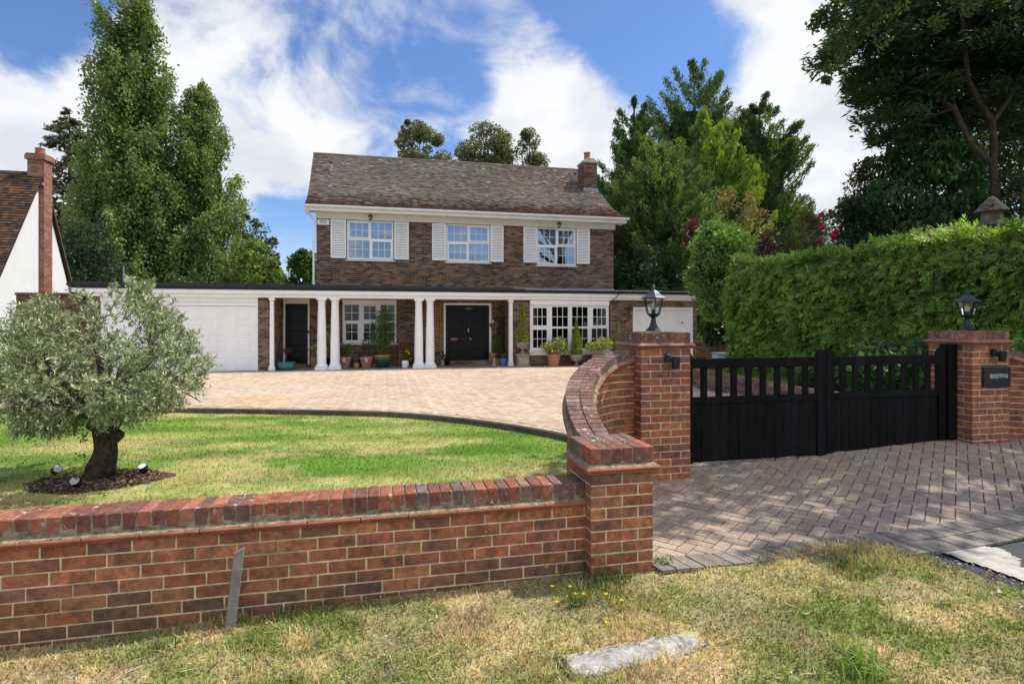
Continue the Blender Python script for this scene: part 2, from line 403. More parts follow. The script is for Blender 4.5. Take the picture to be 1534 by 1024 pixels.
# curved screen walls: quarter ellipse from the front pier back to the gate pillar
AC, BC = .98, 1.60
def arc(t, mirror=False):
    x = 2.54 - AC * math.cos(t); y = 3.96 + BC * math.sin(t)
    return (2 * 4.925 - x if mirror else x, y)
lawn_poly = [(p.x, p.y) for p in KP] + [(2.54, 5.6)] + [arc(t) for t in np.linspace(PI/2, 0, 14)] + [(1.5, 3.72), (-16, 3.72)]
RET = smooth_path([(10.2, 13.25), (8.6, 13.15), (7.75, 12.95), (7.32, 12.4), (7.1, 11.2), (6.92, 9.6), (6.84, 8.3), (6.9, 7.0), (7.02, 5.95)], 6)
def offset(pts, d):
    out = []
    for i, p in enumerate(pts):
        t = (pts[min(i+1, len(pts)-1)] - pts[max(i-1, 0)]).normalized(); out.append((p.x - t.y * d, p.y + t.x * d))
    return out
drive_poly = offset(KP, .06) + [(3.0, 5.62), (6.9, 5.62)] + [(p.x, p.y) for p in RET[::-1]] + [(11.7, 13.4), (11.9, 19.2), (-9.2, 19.2), (-16, 19.2)]

o = grid_sheet('ground', np.linspace(-260, 260, 41), np.linspace(-120, 420, 41), lambda X, Y: X * 0 - .3, lambda x, y: np.tile([.1, .12, .05], (len(x), 1)), None, MT['soil']); tag(o, kind='structure')
b = MB(); b.box((-14, 29, -.3), (40, 75, .02)); b.box((11.9, 5.8, -.28), (40, 28.9, .3)); tag(b.build('garden_ground', MT['soil']), kind='structure')
b = MB(); b.box((-40, 12.2, -.3), (-8.4, 75, .04)); tag(b.build('neighbour_ground', MT['soil']), kind='structure')

# colour of the turf, shared by the sheet and the blades that stand in it
def c_lawn(x, y):
    g = np.array([.17, .265, .045]); g2 = np.array([.115, .225, .032]); s = np.array([.52, .43, .19])
    p = fbm(x * .5 + 3, y * .9, 3); q = fbm(x * 1.6, y * 2.6, 9)
    st = .85 * ss(.44, .70, .5 * p + .3 * q + .2 * fbm(x * 5, y * 6, 33))
    for (bx, by, r, w) in ((1.9, 5.9, .9, .9), (.9, 6.1, .7, .6), (-.3, 7.9, .8, .5), (-3.6, 8.6, 1.0, .9), (.6, 8.8, .9, .35), (1.3, 4.7, .7, .6), (-1.3, 6.0, .5, .4)):
        st = np.maximum(st, w * np.exp(-(((x - bx) / r) ** 2 + ((y - by) / (r * .55)) ** 2)) * (.55 + .9 * q))
    st = np.clip(st, 0, 1)[:, None]
    gg = g + (g2 - g) * ss(.35, .7, fbm(x * .8, y * 1.1, 21))[:, None]
    band = 1 + .11 * np.tanh(2.5 * np.sin((y + .12 * x + .15 * fbm(x * .6, y * .6, 71)) * 2 * PI / .95))
    return (gg * (1 - st) + s * st) * ((.82 + .36 * fbm(x * 9, y * 9, 2)) * band)[:, None]
def c_verge(x, y):
    s = np.array([.60, .475, .26]); g = np.array([.215, .255, .072]); d = np.array([.33, .255, .165])
    p = fbm(x * 2.1 + 7, y * 2.6, 13); q = fbm(x * 5.7, y * 5.7, 17)
    gr = ss(.33, .58, .5 * p + .3 * q + .2 * fbm(x * 9, y * 9, 19))
    for (bx, by, r, w) in ((1.35, 3.25, .55, 1.), (2.0, 2.9, .5, .75), (2.7, 3.0, .5, .7), (-.6, 3.1, .35, .5), (3.0, 3.3, .4, .6), (2.2, 2.0, .35, .8), (-1.7, 2.75, .3, .6)):
        gr = np.maximum(gr, w * np.exp(-((x - bx) ** 2 + (y - by) ** 2) / r ** 2) * (.5 + q))
    for (bx, by, r) in ((1.35, 2.8, .45), (-1.9, 3.35, .5), (.6, 3.0, .35)):
        gr = gr * (1 - .8 * np.exp(-((x - bx) ** 2 + (y - by) ** 2) / r ** 2))
    gr = np.clip(gr, 0, 1)[:, None]
    bare = (.5 * ss(.56, .68, fbm(x * 2.8, y * 2.8, 31)))[:, None]
    c = s * (1 - gr) + g * gr
    return (c * (1 - bare) + d * bare) * (.75 + .5 * fbm(x * 14, y * 14, 4))[:, None]
lawn_mask = lambda x, y: in_poly(x, y, lawn_poly)
tag(grid_sheet('lawn', np.linspace(-14, 2.8, 200), np.linspace(3.7, 12.5, 120), lambda X, Y: .02 + .02 * (fbm(X * .7, Y * .7, 6) - .5), c_lawn, lawn_mask, MT['turf']), kind='structure')
VPOLY = [(-9, 3.65), (1.9, 3.62), (2.6, 3.55), (3.2, 3.55), (3.5, 3.52), (3.62, 3.2), (3.80, 2.67), (4.1, 1.9), (4.9, .6), (6.5, -.4), (6.5, -1.6), (-9, -1.6)]
tag(grid_sheet('verge', np.linspace(-9, 6.5, 320), np.linspace(-1.6, 3.66, 130), z_verge, c_verge, lambda x, y: in_poly(x, y, VPOLY), MT['turf']), kind='structure')

# blades: a real tuft of leaf faces each, coloured like the turf below
def blades2(name, label, *a):
    """every blade is a bent strip of two faces"""
    n, lo, hi, mask, zf, cf, L, W, lean, tint, seed = a
    r = np.random.default_rng(seed)
    x = r.uniform(lo[0], hi[0], n); y = r.uniform(lo[1], hi[1], n); k = mask(x, y); x, y = x[k], y[k]; n = len(x)
    L = L(x, y) * r.uniform(.5, 1.5, n) if callable(L) else L * r.uniform(.5, 1.5, n)
    C = cf(x, y) * r.uniform(.5, 1.6, (n, 1)) * (1 + r.normal(0, tint, (n, 3)))
    az = r.uniform(0, 2 * PI, n); ln = r.uniform(.15, 1, n) * lean
    d = np.stack([np.cos(az), np.sin(az)], 1)
    s = np.stack([-np.sin(az), np.cos(az), 0 * az], 1) * (W * r.uniform(.6, 1.3, n))[:, None] * .5
    P = np.stack([x, y, zf(x, y) - .004], 1)
    mid = P + np.concatenate([d * (L * np.sin(ln) * .45)[:, None], (L * np.cos(ln) * .6)[:, None]], 1)
    tip = P + np.concatenate([d * (L * np.sin(ln) * 1.15)[:, None], (L * np.cos(ln))[:, None]], 1)
    V = np.stack([P - s, P + s, mid + s * .8, mid - s * .8, tip + s * .12, tip - s * .12], 1).reshape(-1, 3)
    b0 = np.arange(n)[:, None] * 6
    F = np.concatenate([b0 + np.array([0, 1, 2, 3]), b0 + np.array([3, 2, 4, 5])], 0)
    return tag(np_mesh(name, V, F, np.clip(np.concatenate([C, C]), 0, 1), MT['grass']), label, 'grass', kind='stuff')
MULCH = (-2.84, 6.58, .60, .38)
def lawn_b(x, y): return lawn_mask(x, y) & (((x - MULCH[0]) / MULCH[2]) ** 2 + ((y - MULCH[1]) / MULCH[3]) ** 2 > 1) & (y > 3.85)
zl = lambda x, y: .02 + .02 * (fbm(x * .7, y * .7, 6) - .5)
blades2('lawn_grass', 'short mown green and straw lawn grass behind the front wall', 90000, (-6.5, 3.8), (2.6, 11.6), lawn_b, zl, c_lawn, .03, .007, 1.0, .08, 1)
SLAB = [(.33, 2.70), (1.03, 2.93)]
def verge_b(x, y):
    slab = (np.abs((x - 1.241) * .99 + (y - 2.722) * .12 - .065) < .375) & (np.abs(-(x - 1.241) * .12 + (y - 2.722) * .99) < .07)
    return in_poly(x, y, [(p[0], min(p[1], 3.585)) for p in VPOLY]) & ~((x > 1.3) & (x < 1.78) & (y > 3.48)) & ~slab & (y > 1.2)
blades2('verge_grass', 'dry straw and green rough grass on the roadside verge', 150000, (-3.2, 1.2), (4.4, 3.6), verge_b, z_verge, c_verge, lambda x, y: .017 + .025 * fbm(x * 3, y * 3, 41) ** 2 + .02 * ss(.55, .75, fbm(x * 2.2, y * 2.2, 43)) - .007 * ss(.54, .66, fbm(x * 2.8, y * 2.8, 31)) + .006, .0062, 1.3, .14, 2)

# ---------- block paving: herringbone, every block a raised stone in one mesh ----------
def herringbone(name, poly, ang, L, Wd, zf, cf, mat, gap=.0045, hgt=.012, org=(0, 0), seed=0, extra=None):
    r = np.random.default_rng(seed)
    P = np.array(poly); c, s = math.cos(ang), math.sin(ang)
    q = np.stack([(P[:, 0] - org[0]) * c + (P[:, 1] - org[1]) * s, -(P[:, 0] - org[0]) * s + (P[:, 1] - org[1]) * c], 1) / Wd
    i0, j0 = np.floor(q.min(0)).astype(int) - 2; i1, j1 = np.ceil(q.max(0)).astype(int) + 2
    I, J = np.meshgrid(np.arange(i0, i1), np.arange(j0, j1)); k = (I - J) % 4
    out = []
    for kk, dx, dy in ((0, 2, 1), (3, 1, 2)):
        a = np.stack([I[k == kk], J[k == kk]], 1).astype(float)
        out.append(np.concatenate([a + np.array([dx, dy]) / 2, np.tile([dx, dy], (len(a), 1))], 1))
    B = np.concatenate(out)
    u, v = B[:, 0] * Wd, B[:, 1] * Wd
    X = org[0] + u * c - v * s; Y = org[1] + u * s + v * c
    keep = in_poly(X, Y, poly)
    if extra is not None: keep &= extra(X, Y)
    B = B[keep]; u = u[keep]; v = v[keep]; X = X[keep]; Y = Y[keep]; n = len(X)
    hx = B[:, 2] * Wd / 2 - gap / 2; hy = B[:, 3] * Wd / 2 - gap / 2
    C = cf(X, Y, r)
    zj = r.normal(0, .0012, n); V = np.empty((n, 8, 3))
    for m, (a, bb) in enumerate(((-1, -1), (1, -1), (1, 1), (-1, 1))):
        for lv, sh in ((0, 0.), (1, .0025)):
            uu = u + a * (hx - sh); vv = v + bb * (hy - sh)
            V[:, m + 4 * lv, 0] = org[0] + uu * c - vv * s; V[:, m + 4 * lv, 1] = org[1] + uu * s + vv * c
            V[:, m + 4 * lv, 2] = zf(V[:, m + 4 * lv, 0], V[:, m + 4 * lv, 1]) + (zj if lv else -hgt)
    b0 = np.arange(n)[:, None] * 8
    F = np.concatenate([b0 + np.array(f) for f in ((4, 5, 6, 7), (0, 1, 5, 4), (1, 2, 6, 5), (2, 3, 7, 6), (3, 0, 4, 7))])
    return tag(np_mesh(name, V.reshape(-1, 3), F, np.clip(np.tile(C, (5, 1)), 0, 1), mat), kind='structure')
def pick(pal):
    pal = np.array(pal)
    def f(X, Y, r):
        c = pal[r.integers(0, len(pal), len(X))] * r.uniform(.93, 1.07, (len(X), 1))
        return c
    return f
APAL = [(.38, .295, .225), (.395, .31, .235), (.365, .28, .215), (.415, .325, .25), (.38, .29, .23)]
def c_apron(X, Y, r):
    c = pick(APAL)(X, Y, r)
    newer = in_poly(X, Y, [(3.05, 3.95), (4.1, 4.35), (6.5, 4.6), (6.5, 3.9), (4.4, 3.8), (3.5, 3.75)])
    c[newer] = np.array([.33, .25, .215]) * r.uniform(.92, 1.08, (newer.sum(), 1))
    return c
APOLY = [(1.80, 3.54), (2.6, 3.54), (3.3, 3.57), (4.3, 3.62), (5.4, 3.76), (9.5, 4.3), (9.5, 5.3), (7.0, 5.58), (3.0, 5.64), (2.55, 5.3), (1.9, 4.4), (1.77, 3.9)]
herringbone('driveway_apron', APOLY, math.radians(39), .2, .1, z_apron, c_apron, MT['paver'], seed=3, org=(3, 4), gap=.0065)
tag(grid_sheet('driveway_bed', np.linspace(1.4, 9.6, 50), np.linspace(3.5, 6.6, 24), lambda X, Y: z_apron(X, Y) - .008, lambda x, y: np.tile([.1, .08, .06], (len(x), 1)), lambda x, y: in_poly(x, y, [(1.7, 3.4), (9.6, 3.4), (9.6, 5.75), (2.6, 5.75), (1.95, 5.0), (1.62, 4.2)]), MT['joint']), kind='structure')
def z_drive(x, y): return z_apron(x, y)
DP = [(.53, .415, .30), (.55, .43, .315), (.50, .385, .28), (.57, .455, .335), (.53, .42, .32), (.49, .36, .27)]
def c_drive(X, Y, r):
    c = pick(DP)(X, Y, r) * (.86 + .28 * fbm(X * .6, Y * .6, 51))[:, None]
    st = np.exp(-(((X + 2.4) / .55) ** 2 + ((Y - 12.2) / .35) ** 2))[:, None] * .75
    return c * (1 - st) + np.array([.62, .33, .08]) * st
herringbone('driveway', offset(KP, .23) + drive_poly[len(KP):], math.radians(45), .2, .1, z_drive, c_drive, MT['tanpaver'], seed=4, extra=lambda X, Y: (Y < 18.72) & (X > -10))
tag(grid_sheet('driveway_base', np.linspace(-16, 11.8, 220), np.linspace(5.6, 19.4, 110), lambda X, Y: z_drive(X, Y) - .008, lambda x, y: np.tile([.3, .24, .17], (len(x), 1)), lambda x, y: in_poly(x, y, offset(KP, .16) + drive_poly[len(KP):]), MT['tanjoint']), kind='structure')

def course(name, path, width, pitch, zf, cf, mat, skew=0, seed=0):
    """a row of blocks laid side by side along a path (list of 2D points)"""
    r = np.random.default_rng(seed); b = MB(); acc = 0; pts = [Vector(p) for p in path]
    seglen = [(pts[i+1] - pts[i]).length for i in range(len(pts)-1)]; tot = sum(seglen); s = pitch / 2
    while s < tot:
        t = s; i = 0
        while t > seglen[i]: t -= seglen[i]; i += 1
        d = (pts[i+1] - pts[i]).normalized(); p = pts[i] + d * t; nn = Vector((-d.y, d.x))
        nn = (nn + d * skew).normalized()
        c = cf[r.integers(len(cf))]; k = r.uniform(.85, 1.15); c = tuple(x * k for x in c)
        h = pitch / 2 - .006; vs = []
        for lv in (-.02, r.normal(0, .0012)):
            for a, w in ((-1, 0), (1, 0), (1, 1), (-1, 1)):
                q = p + d * (a * h) + nn * (w * width); vs.append((q.x, q.y, float(zf(q.x, q.y)) + lv))
        b.add(vs, [(4, 5, 6, 7), (0, 1, 5, 4), (1, 2, 6, 5), (2, 3, 7, 6), (3, 0, 4, 7)], c); s += pitch
    return tag(b.build(name, mat, fix=True), kind='structure')
GPAL = [(.25, .22, .19), (.28, .245, .21), (.22, .20, .175), (.31, .27, .23)]
za = lambda x, y: z_apron(x, y) + .007
edge = smooth_path([(1.80, 3.44), (2.5, 3.43), (3.1, 3.47), (3.5, 3.50), (4.2, 3.50), (5.4, 3.64), (9.5, 4.18)], 5)
edge2 = [(p.x - .01, p.y + .205) for p in edge]
course('paving_border', edge, .2, .105, za, GPAL, MT['paver'], -.25, 5)
course('paving_border', [(p.x, p.y - .205) for p in edge if p.x > 3.42], .2, .105, za, GPAL, MT['paver'], -.25, 6)
course('paving_border', offset(KP, .065), .1, .2, lambda x, y: z_drive(x, y), DP, MT['tanpaver'], 0, 8)
# kerb between lawn and drive
b = MB()
path = [(Vector((p.x, p.y, 0)), None, None) for p in KP]
pts = [Vector((p.x, p.y, 0)) for p in KP]; sw = []
for i, p in enumerate(pts):
    t = (pts[min(i+1, len(pts)-1)] - pts[max(i-1, 0)]).normalized(); sw.append((p, Vector((t.y, -t.x, 0)), Vector((0, 0, 1))))
b.sweep(sw, [(-.06, -.1), (.03, -.1), (.03, .095), (.018, .108), (-.06, .108)])
tag(b.build('kerb', MT['kerb'], bevel=.006), kind='structure')
# slabs along the front of the porch and the shaded porch floor
b = MB(); r = random.Random(4); x = -8.4
while x < 8.6:
    w = r.choice((.6, .75, .9)); k = r.uniform(.85, 1.1)
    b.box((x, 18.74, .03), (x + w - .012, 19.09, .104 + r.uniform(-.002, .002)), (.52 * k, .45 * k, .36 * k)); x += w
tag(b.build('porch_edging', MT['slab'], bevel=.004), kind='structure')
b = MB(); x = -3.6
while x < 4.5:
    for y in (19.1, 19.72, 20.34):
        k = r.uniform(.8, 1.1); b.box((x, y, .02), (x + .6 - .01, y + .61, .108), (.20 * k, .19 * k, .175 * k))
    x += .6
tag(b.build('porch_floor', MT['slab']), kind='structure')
b = MB(); b.box((-8.4, 19.1, .0), (-3.62, 19.5, .10), (.3, .27, .22)); b.box((4.56, 19.1, .0), (11.8, 19.5, .10), (.3, .27, .22)); tag(b.build('house_apron', MT['slab']), kind='structure')

# road, its pale haunch of cement and the gritty strip beside the verge
def zr(x, y): return -.035 + .02 * ss(2, 3.4, y)
def flat_sheet(name, poly, zf, mat, res=.08):
    P = np.array(poly); xs = np.arange(P[:, 0].min(), P[:, 0].max() + res, res); ys = np.arange(P[:, 1].min(), P[:, 1].max() + res, res)
    return tag(grid_sheet(name, xs, ys, zf, lambda x, y: np.tile([.1, .1, .1], (len(x), 1)), lambda x, y: in_poly(x, y, poly), mat), kind='structure')
b = MB(); b.box((-60, -9, -.2), (60, -1.7, -.10)); tag(b.build('road', MT['asphalt']), kind='structure')
flat_sheet('road_crossover', [(3.3, 3.32), (4.3, 3.3), (5.4, 3.46), (9.5, 3.98), (9.5, -1.8), (6.4, -1.8), (6.4, -.3), (4.8, .6), (3.7, 2.3), (3.4, 3.2)], lambda X, Y: zr(X, Y) + .012 * (fbm(X * 2, Y * 2, 61) - .5), MT['asphalt'], .05)
def c_edge(p, a=.03, s=3):
    r = random.Random(s); return [(x + r.uniform(-a, a), y + r.uniform(-a, a)) for x, y in p]
hp = [(3.9, 3.325), (4.25, 3.335), (4.4, 3.25), (4.33, 3.08), (4.20, 2.98), (4.22, 2.8), (4.3, 2.5), (4.5, 2.1), (4.28, 2.1), (4.08, 2.6), (3.98, 2.95)]
P = []
for i in range(len(hp)):
    a, c = hp[i], hp[(i+1) % len(hp)]
    for k in range(6):
        t = k / 6; P.append((a[0] + (c[0]-a[0])*t, a[1] + (c[1]-a[1])*t))
flat_sheet('cement_haunch', c_edge(P, .012), lambda X, Y: zr(X, Y) + .016 + .008 * (fbm(X * 9, Y * 9, 3) - .5), MT['cement'], .016)
# grit and leaves lying on the strip
b = MB(); r = random.Random(9)
for k in range(420):
    t = r.random(); x = 3.52 + .62 * t + r.uniform(-.05, .42) * .55; y = 3.35 - 1.3 * t + r.uniform(-.05, .12); s = r.uniform(.003, .010)
    c = r.choice(((.3, .28, .25), (.4, .36, .3), (.16, .14, .13), (.42, .3, .17)))
    b.cbox((x, y, float(zr(x, y)) + .014 + s * .3), (s * 2, s * 1.5, s), (r.random(), r.random(), r.random() * 3), c)
tag(b.build('grit', MT['chip']), 'loose grit and crumbs of stone along the edge of the road', 'grit', kind='stuff')

# =====================================================================
# FRONT WALL, PIERS, CURVED WALLS, GATES
# =====================================================================
BR = [(.40, .145, .075), (.44, .16, .078), (.35, .13, .072), (.31, .128, .085), (.48, .19, .088), (.36, .142, .083), (.265, .12, .088), (.375, .15, .09)]
CP = [(.29, .105, .065), (.33, .125, .078), (.24, .095, .07), (.20, .10, .08), (.37, .15, .09)]
LC = [(.22, .13, .10), (.26, .155, .12), (.19, .125, .105), (.31, .20, .16), (.24, .11, .08)]
br = random.Random(5)
def bcol(z=1., pal=BR, moss=True):
    c = br.choice(pal); k = br.uniform(.88, 1.12); c = [x * k for x in c]
    if moss and z < .12:
        m = br.uniform(.2, .7) * (1 if z < .02 else .5); g = (.12, .095, .045)
        c = [a * (1 - m) + q * m for a, q in zip(c, g)]
    return tuple(c)
def brick(b, c, size, yaw=0, col=(1, 1, 1), j=.0015):
    b.cbox((c[0] + br.uniform(-j, j), c[1] + br.uniform(-j, j), c[2] + br.uniform(-j, j) * .6), size, (br.uniform(-.004, .004), br.uniform(-.004, .004), yaw + br.uniform(-.006, .006)), col)

def pier(name, label, x0, y0, nb, ztop, ncourse, plain_moss=True, group=None):
    """square brick pier nb bricks wide with a moulded tile band and a coping of bricks on edge"""
    w = nb * .225 - .01
    t = thing(name, label, 'pillar', (0, 0, 0), 0, group)
    mb = MB(); bb = MB(); fm = MB(); tl = MB(); cp = MB()
    zb = ztop - ncourse * .075
    mb.box((x0 + .004, y0 + .004, zb), (x0 + w - .004, y0 + w - .004, ztop))
    D = .1025
    for c in range(ncourse):
        z = ztop - (c + 1) * .075 + .0325 + .005
        if nb == 2: rows = [[.215, .215], [.1025, .215, .1025]]
        else: rows = [[.215, .215, .1025], [.1025, .215, .215]]
        row = rows[c % 2]
        for side in range(4):
            pos = 0
            for k, L in enumerate(row):
                last = (k == len(row) - 1)
                LL = L
                cu = pos + L / 2; dpt = D / 2
                if last:                      # the corner at the end belongs to the next face
                    LL = L - .0 ; 
                if side == 0: cx, cy, sx, sy = x0 + cu, y0 + dpt, LL, D
                elif side == 1: cx, cy, sx, sy = x0 + w - dpt, y0 + cu, D, LL
                elif side == 2: cx, cy, sx, sy = x0 + w - cu, y0 + w - dpt, LL, D
                else: cx, cy, sx, sy = x0 + dpt, y0 + w - cu, D, LL
                if side in (1, 3):            # butt side bricks behind the front and back faces
                    lo, hi = cy - sy / 2, cy + sy / 2
                    lo = max(lo, y0 + D + .003); hi = min(hi, y0 + w - D - .003)
                    if hi - lo < .03:
                        pos += L + .01; continue
                    cy, sy = (lo + hi) / 2, hi - lo
                brick(bb, (cx, cy, z), (sx, sy, .065), 0, bcol(z, moss=plain_moss)); pos += L + .01
    mb.build('mortar', MT['mortar'], t); bb.build('brickwork', MT['brick'], t, bevel=.003)
    # moulding band: two steps of terracotta, mitred round the pier
    for (e, z0, z1) in ((.022, ztop + .002, ztop + .022), (.042, ztop + .0225, ztop + .044)):
        tl.box((x0 - e, y0 - e, z0), (x0 + w + e, y0 + w + e, z1))
    tl.build('moulding', MT['tile'], t, bevel=.007)
    zc = ztop + .064
    a, q = .034, .002
    vs = [(x0 - a, y0 - a, ztop + .0445), (x0 + w + a, y0 - a, ztop + .0445), (x0 + w + a, y0 + w + a, ztop + .0445), (x0 - a, y0 + w + a, ztop + .0445),
          (x0 - q, y0 - q, zc), (x0 + w + q, y0 - q, zc), (x0 + w + q, y0 + w + q, zc), (x0 - q, y0 + w + q, zc)]
    fm.add(vs, [(3,2,1,0),(4,5,6,7),(0,1,5,4),(1,2,6,5),(2,3,7,6),(3,0,4,7)]); 
    fm.box((x0 + .002, y0 + .002, zc), (x0 + w - .002, y0 + w - .002, zc + .097))
    fm.build('mortar_fillet', MT['fillet'], t)
    W = w + .012; n = round(W / .075); p = W / n; nrow = 2 if nb == 2 else 3; dr = W / nrow
    for rr in range(nrow):
        for k in range(n):
            if rr == nrow - 1 and nb == 2 and k % 3 == 2: pass
            brick(cp, (x0 - .006 + p * (k + .5) + (.0 if rr % 2 == 0 else .0), y0 - .006 + dr * (rr + .5), zc + .051), (p - .008, dr - .008, .1025), 0, bcol(1, CP if rr == 0 else LC, False), .002)
    cp.build('coping', MT['coping'], t, bevel=.004)
    return t

# --- straight front wall ---
WY, WX0, WX1, WT = 3.60, -5.405, 1.32, .42
t = thing('garden_wall', 'low red brick front wall with brick on edge coping, left of the short pillar', 'wall')
mb = MB(); mb.box((WX0, WY + .005, -.33), (WX1, WY + .21, WT)); mb.build('mortar', MT['mortar'], t)
bb = MB()
for c in range(9):
    z = WT - (c + 1) * .075 + .0425; off = (.0, .1, .045, .16, .1, .03, .13, .06, .1)[c]; x = WX1 + off - .225
    while x > WX0 - .2:
        a, e = max(x, WX0), min(x + .215, WX1 - .002)
        if e - a > .02:
            brick(bb, ((a + e) / 2, WY + .051, z), (e - a, .1025, .065), 0, bcol(z)); brick(bb, ((a + e) / 2, WY + .164, z), (e - a, .1025, .065), 0, bcol(z))
        x -= .225
bb.build('brickwork', MT['brick'], t, bevel=.003)
tl = MB()
x = WX1 - .002
while x > WX0:
    L = br.uniform(.28, .31); dz = br.uniform(-.0012, .0012)
    for (e, z0, z1) in ((.020, .421, .437), (.043, .4405, .460)):
        tl.box((max(x - L, WX0), WY - e, z0 + dz), (x - .002, WY + .215 + e, z1 + dz))
    x -= L
tl.build('moulding', MT['tile'], t, bevel=.005)
fm = MB(); fm.prism([(WY - .034, .4615), (WY + .249, .4615), (WY + .216, .476), (WY + .21, .57), (WY + .005, .57), (WY - .001, .476)], 'x', WX0, WX1 - .003)
fm.build('mortar_fillet', MT['fillet'], t)
cp = MB(); x = WX1 - .002; k = 0
while x > WX0:
    lich = x > .25
    brick(cp, (x - .0335, WY + .1075, .476 + .051), (.066, .2155, .1025), 0, bcol(1, LC if (lich and br.random() < .45) else CP, False), .002); x -= .0745
cp.build('coping', MT['coping'], t, bevel=.004)
pier('brick_pillar', 'short square red brick pillar where the low front wall ends', 1.32, 3.49, 2, .655, 11)

# --- curved, rising screen walls ---
def curved(name, label, mirror, tmax=PI/2):
    t = thing(name, label, 'wall'); sg = -1 if mirror else 1
    n = 60; ts = [tmax * i / n for i in range(n + 1)] if not mirror else [PI/2 - (PI/2) * i / n for i in range(n + 1)]
    ts = [PI/2 * i / n for i in range(n + 1)]
    pts = [Vector((*arc(a, mirror), 0)) for a in ts]; S = [0]
    for i in range(n): S.append(S[-1] + (pts[i+1] - pts[i]).length)
    tot = S[-1]
    def at(s):
        s = min(max(s, 0), tot); i = min(int(np.searchsorted(S, s, 'right')) - 1, n - 1)
        f = (s - S[i]) / (S[i+1] - S[i]); p = pts[i].lerp(pts[i+1], f)
        i0, i1 = max(i - 1, 0), min(i + 2, n); d = (pts[i1] - pts[i0]).normalized()
        return p, d, Vector((d.y, -d.x, 0)) * sg        # side vector points to the inside of the bend (the gate side)
    ztop = lambda s: float(np.interp(s / tot, [0, .12, .3, .5, .68, .85, 1], [.775, .84, .965, 1.08, 1.19, 1.30, 1.365]))
    hw = .1075
    mb = MB(); path = []
    for i in range(n + 1):
        p, d, q = at(S[i]); zt = ztop(S[i]) - .15
        path.append((p, q, zt))
    base = len(mb.v)
    for p, q, zt in path:
        for u, z in ((-hw + .005, -.2), (hw - .005, -.2), (hw - .005, zt), (-hw + .005, zt)): mb.v.append((p.x + q.x * u, p.y + q.y * u, z))
    for i in range(n):
        for j in range(4):
            mb.f.append((i*4+j, i*4+(j+1) % 4, i*4+4+(j+1) % 4, i*4+4+j)); mb.c.append((1, 1, 1))
    mb.f.append((3, 2, 1, 0)); mb.c.append((1, 1, 1)); mb.f.append((n*4, n*4+1, n*4+2, n*4+3)); mb.c.append((1, 1, 1))
    mb.build('mortar', MT['mortar'], t)
    bb = MB(); z = -.16; row = 0
    while z < 1.25:
        s = .056 + (.056 if row % 2 else 0) - .056
        while s < tot:
            p, d, q = at(s + .05); lim = ztop(s + .05) - .15
            h = min(.065, lim - z)
            if h > .012:
                yaw = math.atan2(d.y, d.x)
                for u in (hw - .045, -hw + .045):
                    L = .1025 * (1 - .05 * (1 if u > 0 else -1))
                    brick(bb, (p.x + q.x * u, p.y + q.y * u, z + h / 2), (L, .09, h), yaw, bcol(z))
            s += .1125
        z += .075; row += 1
    bb.build('brickwork', MT['brick'], t, bevel=.003)
    tl = MB()
    for e, z0, z1 in ((.022, -.149, -.128), (.042, -.1275, -.105)):
        sw = [(p + Vector((0, 0, ztop(S[i]))), q, Vector((0, 0, 1))) for i, (p, q, zt) in enumerate(path)]
        tl.sweep(sw, [(-hw - e, z0), (hw + e, z0), (hw + e, z1), (-hw - e, z1)])
    tl.build('moulding', MT['tile'], t, bevel=.006)
    fm = MB(); sw = [(p + Vector((0, 0, ztop(S[i]))), q, Vector((0, 0, 1))) for i, (p, q, zt) in enumerate(path)]
    fm.sweep(sw, [(-hw - .034, -.104), (hw + .034, -.104), (hw + .012, -.08), (hw - .001, -.012), (-hw + .001, -.012), (-hw - .012, -.08)])
    fm.build('mortar_fillet', MT['fillet'], t)
    cp = MB(); s = .035
    while s < tot - .02:
        p, d, q = at(s); z = ztop(s); dz = (ztop(s + .03) - ztop(s - .03)) / .06
        yaw = math.atan2(d.y, d.x); pitch = -math.atan(dz)
        for u, ww in ((.062, .122), (-.062, .122)):
            brick(cp, (p.x + q.x * u, p.y + q.y * u, z - .051), (.066, ww - .006, .1025), 0, bcol(1, LC, False), .002)
            m = len(cp.v) - 8; M = Matrix.Translation((p.x + q.x*u, p.y + q.y*u, z - .051)) @ Matrix.Rotation(yaw, 4, 'Z') @ Matrix.Rotation(pitch, 4, 'Y')
            k = 0
            for sx, sy, szz in ((-1,-1,-1),(1,-1,-1),(1,1,-1),(-1,1,-1),(-1,-1,1),(1,-1,1),(1,1,1),(-1,1,1)):
                lx = .033 * sx * (1 - .09 * (1 if (sy * sg * -1) * 1 > 0 else -1) * 0); 
                cp.v[m + k] = tuple(M @ Vector((lx, sy * (ww/2 - .003), szz * .051))); k += 1
        s += .0745 * math.cos(math.atan(dz))
    cp.build('coping', MT['coping'], t, bevel=.004)
    return t
curved('curved_wall', 'curved red brick wall with lichened coping, rising from the short pillar to the left gate pillar', False)
curved('curved_wall', 'curved red brick wall dropping away to the right of the name sign pillar', True)
pier('gate_pillar', 'tall red brick gate pillar left of the black gates, lantern on top', 2.54, 5.30, 2.5, 1.375, 20, False)
pier('gate_pillar', 'tall red brick gate pillar right of the black gates, carrying the name sign', 6.75, 5.30, 2.5, 1.375, 18, False)

